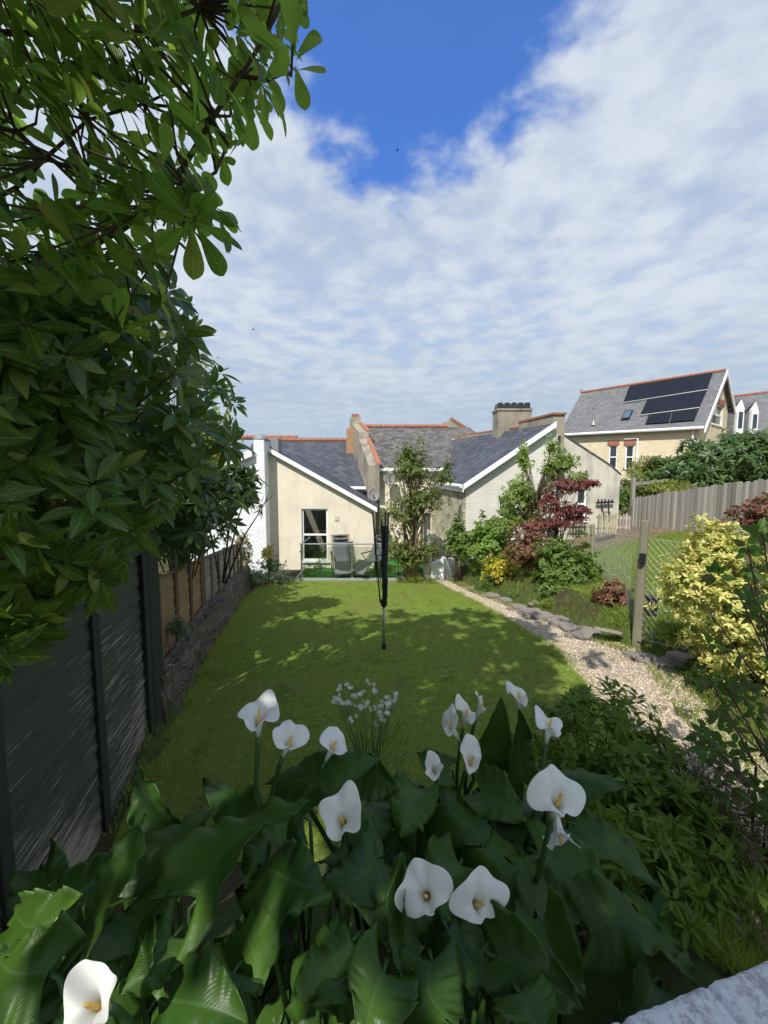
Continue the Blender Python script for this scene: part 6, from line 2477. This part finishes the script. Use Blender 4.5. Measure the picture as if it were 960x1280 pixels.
# ================================================================== CALLA LILIES
def m_calla_leaf():
    m, k = new_mat('arum_leaf')
    tcn = k.n('ShaderNodeTexCoord')
    sp = k.n('ShaderNodeSeparateXYZ', ins={0: tcn.outputs['UV']})
    oi = k.n('ShaderNodeObjectInfo')
    au_ = k.math('ABSOLUTE', k.math('SUBTRACT', sp.outputs[0], .5))
    nz = k.noise(tcn.outputs['Object'], 9, 5, .65)
    base = k.mix(oi.outputs['Random'], (.026, .072, .010), (.058, .128, .015))
    base = k.mix(k.math('MULTIPLY', k.maprange(nz, .45, .75), .5), base, (.075, .145, .028))
    w_ = k.math('SUBTRACT', sp.outputs[1], k.math('MULTIPLY', au_, .75))
    vn = k.n('ShaderNodeTexWave', wave_type='BANDS', bands_direction='X', ins={'Vector': k.n('ShaderNodeCombineXYZ', ins={0: w_}).outputs[0], 'Scale': 6.5, 'Distortion': .6, 'Detail': 1.0, 'Detail Scale': 1.5})
    vv = k.maprange(vn.outputs['Fac'], .75, 1.0)
    base = k.mix(k.math('MULTIPLY', vv, .10), base, (.085, .16, .05))
    midr = k.math('SUBTRACT', 1.0, k.maprange(au_, .008, .03))
    base = k.mix(k.math('MULTIPLY', midr, .3), base, (.10, .20, .06))
    edge = k.maprange(au_, .475, .5)
    yel = k.maprange(k.noise(tcn.outputs['Object'], 5, 3, .6), .60, .72)
    base = k.mix(k.math('MULTIPLY', yel, .55), base, (.13, .20, .03))
    base = k.mix(k.math('MULTIPLY', edge, .35), base, (.13, .2, .05))
    b_ = k.n('ShaderNodeBsdfPrincipled')
    k.set(b_.inputs['Base Color'], base)
    k.set(b_.inputs['Roughness'], k.maprange(nz, .35, .65, .32, .58))
    b_.inputs['Specular IOR Level'].default_value = .35
    hh_ = k.math('ADD', k.math('MULTIPLY', vn.outputs['Fac'], -.5), k.math('ADD', k.math('MULTIPLY', midr, -1.0), k.math('MULTIPLY', k.noise(tcn.outputs['Object'], 45, 3, .6), .5)))
    bn = k.n('ShaderNodeBump', ins={'Height': hh_, 'Strength': .14, 'Distance': .003})
    k.t.links.new(bn.outputs[0], b_.inputs['Normal'])
    tr = k.n('ShaderNodeBsdfTranslucent')
    k.set(tr.inputs[0], k.mix(.6, base, (.28, .42, .03)))
    mx = k.n('ShaderNodeMixShader', ins={0: .30})
    k.t.links.new(b_.outputs[0], mx.inputs[1])
    k.t.links.new(tr.outputs[0], mx.inputs[2])
    out = k.n('ShaderNodeOutputMaterial')
    k.t.links.new(mx.outputs[0], out.inputs[0])
    return m


M['calla'] = m_calla_leaf()
m, k = new_mat('white_spathe')
tcn = k.n('ShaderNodeTexCoord')
sp = k.n('ShaderNodeSeparateXYZ', ins={0: tcn.outputs['UV']})
f = k.maprange(sp.outputs[1], .06, .46)
base = k.mix(f, (.36, .42, .10), (.88, .88, .84))
st_ = k.noise(k.mapping(tcn.outputs['UV'], (26, 1.5, 1)), 1.0, 3, .6)
nz = k.noise(tcn.outputs['Object'], 40, 4, .6)
base = k.mix(k.math('MULTIPLY', k.maprange(k.noise(tcn.outputs['Object'], 22, 4, .7), .64, .74), .35), base, (.50, .42, .25))
b_ = k.n('ShaderNodeBsdfPrincipled')
k.set(b_.inputs['Base Color'], base)
b_.inputs['Roughness'].default_value = .5
b_.inputs['Subsurface Weight'].default_value = .0
bn = k.n('ShaderNodeBump', ins={'Height': k.math('ADD', st_, k.math('MULTIPLY', nz, .6)), 'Strength': .35, 'Distance': .0025})
k.t.links.new(bn.outputs[0], b_.inputs['Normal'])
tr = k.n('ShaderNodeBsdfTranslucent')
k.set(tr.inputs[0], base)
mx = k.n('ShaderNodeMixShader', ins={0: .36})
k.t.links.new(b_.outputs[0], mx.inputs[1])
k.t.links.new(tr.outputs[0], mx.inputs[2])
out = k.n('ShaderNodeOutputMaterial')
k.t.links.new(mx.outputs[0], out.inputs[0])
M['spathe'] = m
M['spadix'] = m_plain('golden_spadix', (.70, .46, .10), .8, var=.3, scale=90)
M['stalk'] = m_plain('smooth_green_stalk', (.035, .085, .02), .4, var=.2)

NRL, NCL = 28, 14


def wprof(t):
    # half width along the leaf, base lobes to pointed tip
    if t < .22:
        return .80 + .20 * math.sin(t / .22 * PI / 2)
    q_ = (t - .22) / .78
    return max(.0, (1 - q_ ** 1.7) ** .95) * (1 - .12 * q_) + .004


def calla_leaf(A, B, width, up, arch, wave, cup, seed, parent, stalk_to=None, lobe=.30):
    A, B, up = Vector(A), Vector(B), Vector(up).normalized()
    rr = random.Random(seed)
    wave *= rr.uniform(1.7, 2.9)
    lobe *= rr.uniform(.8, 1.3)
    sw = rr.uniform(-.16, .16)
    dip = rr.uniform(.0, .10)
    L = (B - A).length
    C1 = A.lerp(B, .5) + up * arch * L
    ph = [rr.uniform(0, 6.28) for _ in range(6)]
    fq = [rr.uniform(1.6, 2.6), rr.uniform(3.2, 4.6), rr.uniform(6, 8)]
    V, UV = [], []
    twist = rr.uniform(-.35, .35)
    for i in range(NRL + 1):
        t = i / NRL
        mid = A * (1 - t) ** 2 + C1 * (2 * t * (1 - t)) + B * t * t
        T = ((C1 - A) * (1 - t) + (B - C1) * t).normalized()
        S = T.cross(up).normalized()
        N = S.cross(T).normalized()
        ct, stt = math.cos(twist * t), math.sin(twist * t)
        S, N = S * ct + N * stt, N * ct - S * stt
        mid = mid + S * (sw * width * math.sin(t * PI * 1.3)) - Vector((0, 0, dip * L * t ** 3))
        hw = width / 2 * wprof(t)
        for j in range(NCL + 1):
            u = j / NCL * 2 - 1
            au = abs(u)
            s_ = 1 if u > 0 else 0
            wv = (math.sin(t * fq[0] * 2 * PI + ph[s_]) * .55 + math.sin(t * fq[1] * 2 * PI + ph[2 + s_]) * .35 + .32 * math.sin(t * fq[2] * 2 * PI + ph[4 + s_])) * wave * au ** 2.2 * width
            lift = (cup + (.45 * math.sin(t * 4 + ph[0]) if u > 0 else .45 * math.sin(t * 3.5 + ph[1]))) * (au ** 1.6) * hw + wv - .012 * width * math.exp(-(u / .08) ** 2)
            # the blade sweeps back into two lobes at its base
            back = lobe * L * (1 - t) ** 2.6 * au ** 1.25
            x_ = u * hw * (1 - .10 * (1 - t) ** 3 * au)
            x_ *= math.cos(min(1.2, abs(cup) * au * .8))
            p = mid + S * x_ + N * lift - T * back
            V.append(p)
            UV.append((u * .5 * (wprof(t) if t > .22 else 1) + .5 if False else u * .5 + .5, t))
    W_ = NCL + 1
    F = [(i * W_ + j, i * W_ + j + 1, (i + 1) * W_ + j + 1, (i + 1) * W_ + j) for i in range(NRL) for j in range(NCL)]
    o = np_mesh('leaf', [tuple(v) for v in V], F, UV, M['calla'], parent)
    so2 = o.modifiers.new('solid', 'SOLIDIFY')
    so2.thickness = .0012
    so2.offset = -1
    # stalk
    g_ = stalk_to or Vector((A.x + rr.uniform(-.06, .06), A.y + rr.uniform(-.02, .16), H(A.x, A.y) - .02))
    b = MB()
    T0 = (C1 - A).normalized()
    m1 = g_.lerp(A, .6) + Vector((0, 0, .03)) - T0 * .04
    b.tube([g_, m1, A - T0 * .025 - up * .010, A + T0 * .02 - up * .012], [.011, .008, .006, .003], 7)
    b.build('leaf_stalk', M['stalk'], o, smooth=True)
    return o


LB = Vector((-.05, 1.25, .5))
cal = thing('calla_lily_clump', 'dense clump of big glossy arrow leaves and white calla lilies in the foreground', 'flowering plant', tuple(LB))

# (base px,py,Y) (tip px,py,Y) width, up, arch, wave, cup
LEAVES = [
    ((245, 1122, .93), (382, 990, 1.15), .26, (-.35, -.55, .9), .10, .05, .30),
    ((105, 1185, .80), (181, 1012, 1.02), .155, (-.3, -.9, .35), -.04, .05, .22),
    ((172, 1120, .98), (268, 1005, 1.18), .17, (-.5, -.6, .5), .06, .04, .25),
    ((212, 1040, 1.20), (166, 952, 1.24), .15, (.4, -.9, .3), .05, .11, .45),
    ((300, 1030, 1.30), (258, 972, 1.50), .17, (.1, -.5, 1), .10, .09, .2),
    ((345, 985, 1.40), (474, 950, 1.42), .22, (.1, -.45, 1), .22, .03, -.25),
    ((432, 985, 1.45), (500, 975, 1.40), .22, (.2, -.5, .9), .12, .07, .2),
    ((330, 1080, 1.05), (412, 1122, .92), .21, (.15, -.35, 1), .20, .05, -.35),
    ((380, 1020, 1.25), (330, 1000, 1.35), .20, (0, -.5, 1), .10, .05, .2),
    ((60, 1215, .76), (-20, 1190, .80), .17, (.2, -.4, 1), .12, .09, .25),
    ((40, 1290, .74), (-30, 1200, .80), .18, (.3, -.6, .8), .05, .08, .30),
    ((70, 1150, .88), (10, 1140, .95), .14, (0, -.5, 1), .10, .09, .2),
    ((170, 1190, .85), (205, 1110, .95), .17, (.0, -.8, .6), .08, .05, .2),
    ((215, 1170, .88), (150, 1240, .78), .16, (.1, -.6, .8), .12, .06, -.3),
    ((470, 1070, 1.12), (400, 1110, 1.0), .19, (-.1, -.5, 1), .18, .05, -.3),
    ((425, 1060, 1.18), (485, 1105, 1.05), .19, (.2, -.5, 1), .14, .05, -.3),
    ((628, 960, 1.62), (620, 868, 1.62), .19, (-.25, -1, .15), -.03, .03, .45),
    ((655, 978, 1.58), (648, 884, 1.56), .17, (.35, -1, .15), -.03, .03, .45),
    ((690, 975, 1.50), (786, 984, 1.42), .17, (.0, -.35, 1), .20, .03, -.25),
    ((555, 1000, 1.45), (618, 1058, 1.30), .23, (.1, -.6, .9), .16, .05, -.25),
    ((600, 990, 1.50), (660, 1025, 1.38), .19, (.2, -.5, .9), .14, .04, .2),
    ((720, 1030, 1.38), (828, 1108, 1.22), .19, (.25, -.4, 1), .14, .04, -.25),
    ((672, 1065, 1.28), (790, 1150, 1.10), .25, (.25, -.5, .9), .12, .03, -.2),
    ((605, 1060, 1.28), (655, 1178, 1.06), .23, (.0, -.7, .75), .12, .04, -.25),
    ((650, 1090, 1.22), (722, 1160, 1.05), .22, (.1, -.6, .85), .12, .04, .15),
    ((735, 1165, 1.06), (848, 1170, 1.02), .21, (.1, -.45, 1), .10, .05, .15),
    ((678, 1150, 1.02), (728, 1250, .88), .17, (-.1, -.6, .8), .08, .04, .35),
    ((620, 1195, .92), (732, 1256, .82), .17, (.1, -.45, 1), .12, .06, .35),
    ((560, 1160, 1.0), (610, 1240, .86), .20, (.1, -.6, .8), .12, .05, -.3),
    ((480, 1110, 1.05), (505, 1190, .90), .18, (-.4, -.6, .7), .14, .05, .4),
    ((520, 1120, 1.05), (490, 1215, .86), .19, (.3, -.6, .7), .14, .05, .3),
    ((440, 1175, .92), (370, 1250, .80), .20, (-.1, -.6, .8), .12, .05, -.3),
    ((480, 1215, .85), (450, 1300, .74), .18, (.2, -.6, .8), .10, .05, .25),
    ((400, 1180, .92), (420, 1262, .78), .19, (.1, -.6, .9), .12, .05, -.25),
    ((540, 1200, .88), (560, 1290, .74), .19, (0, -.6, .8), .12, .05, -.25),
    ((650, 1240, .82), (690, 1310, .72), .17, (.1, -.6, .8), .12, .06, .25),
    ((290, 1215, .82), (240, 1300, .70), .20, (-.1, -.6, .8), .12, .06, -.25),
    ((300, 1160, .92), (330, 1240, .80), .18, (.1, -.5, .9), .14, .05, -.3),
    ((210, 1250, .76), (310, 1270, .72), .17, (0, -.4, 1), .12, .08, .2),
    ((150, 1225, .80), (60, 1290, .70), .17, (-.1, -.5, .9), .12, .06, -.2),
    ((520, 985, 1.45), (500, 1040, 1.25), .20, (0, -.6, .9), .14, .05, -.2),
    ((470, 1000, 1.42), (430, 1050, 1.22), .20, (0, -.6, .9), .14, .05, -.2),
    ((560, 960, 1.62), (520, 945, 1.66), .15, (0, -.6, 1), .10, .05, .2),
    ((575, 1080, 1.22), (545, 1150, 1.05), .2, (0, -.6, .8), .12, .05, -.25),
    ((700, 1110, 1.15), (650, 1190, 1.0), .2, (-.2, -.6, .8), .12, .05, -.2),
    ((360, 1060, 1.15), (300, 1100, 1.02), .2, (-.2, -.6, .8), .12, .05, -.2),
]
for i, (a_, c_, wd, up_, ar, wv, cu) in enumerate(LEAVES):
    calla_leaf(P(*a_), P(*c_), wd, up_, ar, wv, cu, 300 + i, cal)
rc_ = random.Random(57)
for i in range(18):
    px, py = rc_.uniform(440, 760), rc_.uniform(975, 1080)
    p = P(px, py, 1.62 - (py - 960) / 400 * .9 + .1)
    p.z -= .06
    a = rc_.uniform(-.2, PI + .2)
    e_ = p + Vector((math.cos(a) * .24, -abs(math.sin(a)) * .16 - .02, rc_.uniform(-.10, .05)))
    calla_leaf(p, e_, rc_.uniform(.14, .19), (rc_.uniform(-.3, .3), -.5, .85), .15, .06, rc_.choice((-.3, .25)), 620 + i, cal)
rc_ = random.Random(98)
for i in range(35):
    px, py = rc_.uniform(20, 820), rc_.uniform(1030, 1300)
    if px > 700 and py > 1200:
        continue
    yb_ = 1.45 - (py - 1000) / 300 * .55
    p = P(px, py, yb_ + .12)
    p.z -= .10
    a = rc_.uniform(0, 2 * PI)
    e_ = p + Vector((math.cos(a) * .22, -abs(math.sin(a)) * .18 - .03, rc_.uniform(-.12, .06)))
    calla_leaf(p, e_, rc_.uniform(.15, .21), (rc_.uniform(-.3, .3), -.5, .8), .15, .06, rc_.choice((-.3, .25)), 500 + i, cal)


def spathe(parent, base, axis, face, L, R_, seed, op=1.0, droop=0.0, tipc=.35, label=None):
    """calla flower: base point, growing along axis; 'face' = side the throat opens to; returns part"""
    rr = random.Random(seed)
    base, axis = Vector(base), Vector(axis).normalized()
    face = Vector(face)
    face = (face - axis * face.dot(axis)).normalized()
    side = axis.cross(face)
    NH, NA = 18, 40
    V, UV = [], []
    p1, p2 = rr.uniform(0, 6), rr.uniform(0, 6)
    w1, w2 = rr.uniform(1.3, 1.9), rr.uniform(1.3, 1.9)
    k1, k2 = rr.uniform(-.6, 1.2), rr.uniform(-.6, 1.2)
    for i in range(NH + 1):
        h = i / NH
        for j in range(NA + 1):
            # a runs from the front overlap round the back to the front again
            a = (j / NA * 2 - 1) * (PI * 1.08)
            bk_ = max(0.0, math.cos(a / 2.0 / 1.08)) ** 1.2
            tip = math.exp(-(abs(a) / .36) ** 1.4)
            c1 = math.exp(-((a - w1) / .42) ** 2)
            c2 = math.exp(-((a + w2) / .42) ** 2)
            Lf = L * (.50 + .50 * bk_)
            Lf += L * h ** 3 * (.20 * tip + .07 * math.sin(3 * a + p1) + .05 * math.sin(5 * a + p2))
            flare = .12 + .10 * h + (.20 * h ** 1.6 + .60 * h ** 4.2) * op
            r = R_ * flare * (1 + .22 * math.cos(a)) * (1 - .04 * (j / NA))
            r += R_ * (.20 * math.sin(a * 2 + p1) + .10 * math.sin(a * 4 + p2) + .05 * math.sin(a * 7 + p1)) * h ** 4
            roll = max(0, h - .66) / .34
            r += roll ** 1.3 * R_ * (.16 + .26 * tip + .40 * c1 + .38 * c2)
            cur = .06 + .16 * droop + .22 * c1 * k1 + .22 * c2 * k2 + .08 * math.sin(3 * a + p2)
            hh = h * Lf - roll ** 2 * L * cur
            d_ = -face * math.cos(a) + side * math.sin(a)
            if j == NA:
                r *= 1.0
            p = base + axis * hh + d_ * r
            V.append(p)
            UV.append((j / NA, h))
    W_ = NA + 1
    F = [(i * W_ + j, i * W_ + j + 1, (i + 1) * W_ + j + 1, (i + 1) * W_ + j) for i in range(NH) for j in range(NA)]
    o = np_mesh('flower', [tuple(v) for v in V], F, UV, M['spathe'], parent)
    s2 = o.modifiers.new('solid', 'SOLIDIFY')
    s2.thickness = .0016
    s2.offset = 0
    ss = o.modifiers.new('sub', 'SUBSURF')
    ss.levels = 1
    ss.render_levels = 1
    b = MB()
    s0 = base + axis * L * .10
    s1 = base + axis * L * .82 + face * L * .05
    b.tube([s0, s0.lerp(s1, .3), s0.lerp(s1, .8), s1 - (s1 - s0) * .05, s1], [.0040, .0052, .0048, .0036, .0013], 8)
    b.build('spadix', M['spadix'], o, smooth=True)
    if label:
        o['label'] = label
    return o


def flower(px, py, Y_, axis, face, L, R_, seed, root=None, op=1.0, droop=0.0, off=.0, **kw):
    """px,py = centre of the bloom"""
    c = P(px, py, Y_)
    axis = Vector(axis).normalized()
    base = c - axis * L * .55
    o = spathe(cal, base, axis, face, L, R_, seed, op, droop, **kw)
    rr = random.Random(seed)
    g_ = Vector(root) if root else Vector((base.x * .85, base.y + rr.uniform(.0, .12), H(base.x, base.y)))
    b = MB()
    m1 = g_.lerp(base, .5) + Vector((rr.uniform(-.02, .02), 0, 0))
    m2 = base - axis * .12 + Vector((0, 0, -.05))
    b.tube([g_, m1, m2, base - axis * .02, base + axis * .008], [.010, .0095, .0085, .0080, .0082], 9)
    b.build('stem', M['stalk'], cal, smooth=True)
    return o


CAM = Vector((0, 0, CAM_Z))


def toc(px, py, Y_):
    return (CAM - P(px, py, Y_)).normalized()


#      px    py   Y    axis(up/tilt)        face           L    R
FL = [
    (324, 898, 1.22, (.02, .22, 1), (0, -1, .2), .135, .092, 1.05, .3),
    (361, 928, 1.32, (.38, .18, .92), (.5, -1, 0), .125, .084, 1.0, .3),
    (416, 934, 1.40, (.5, .3, .85), (.2, -1, 0), .125, .084, .95, .2),
    (428, 1024, 1.10, (-.12, -.45, .88), (-.3, -1, 0), .135, .088, 1.1, .3),
    (532, 1118, .98, (-.22, -.55, .80), (.1, -1, 0), .135, .090, 1.1, .3),
    (598, 1128, .97, (.28, -.52, .80), (.3, -1, 0), .135, .088, 1.1, .3),
    (118, 1254, .67, (-.20, -.42, .85), (.2, -1, 0), .125, .072, .95, .1),
    (588, 950, 1.45, (.20, -.30, .9), (.5, -1, 0), .14, .082, .95, .3),
    (543, 962, 1.42, (-.15, -.60, .74), (.2, -1, 0), .13, .066, .75, .0),
    (564, 908, 1.62, (-.5, .25, .85), (-.8, -.6, 0), .15, .082, .95, .3),
    (582, 894, 1.70, (.2, .1, .98), (.6, -.8, 0), .14, .074, .9, .3),
    (600, 884, 1.78, (.4, .3, .9), (.7, -.5, 0), .14, .062, .7, .1),
    (648, 873, 1.75, (.0, .32, .92), (.4, -1, 0), .14, .074, .95, .5),
    (686, 909, 1.45, (.30, .38, .88), (.3, -1, 0), .14, .082, .95, .5),
    (697, 1000, 1.10, (.10, -.22, .96), (.1, -1, .1), .165, .098, 1.0, .5),
]
for i, (px, py, Y_, ax, fc, L, R_, op, dr) in enumerate(FL):
    flower(px, py, Y_, ax, fc, L * .88, R_ * .52, 700 + i, op=op, droop=dr)
# the old bloom hanging under the tall right-hand flower
c = P(698, 1030, 1.13)
spathe(cal, c + Vector((-.005, .02, .045)), (.12, -.25, -1), (-.2, -1, .1), .135, .060, 745, .45, 0, label='older drooping white bloom hanging below the tall right-hand flower')

for m_ in bpy.data.materials:
    m_.use_fake_user = False
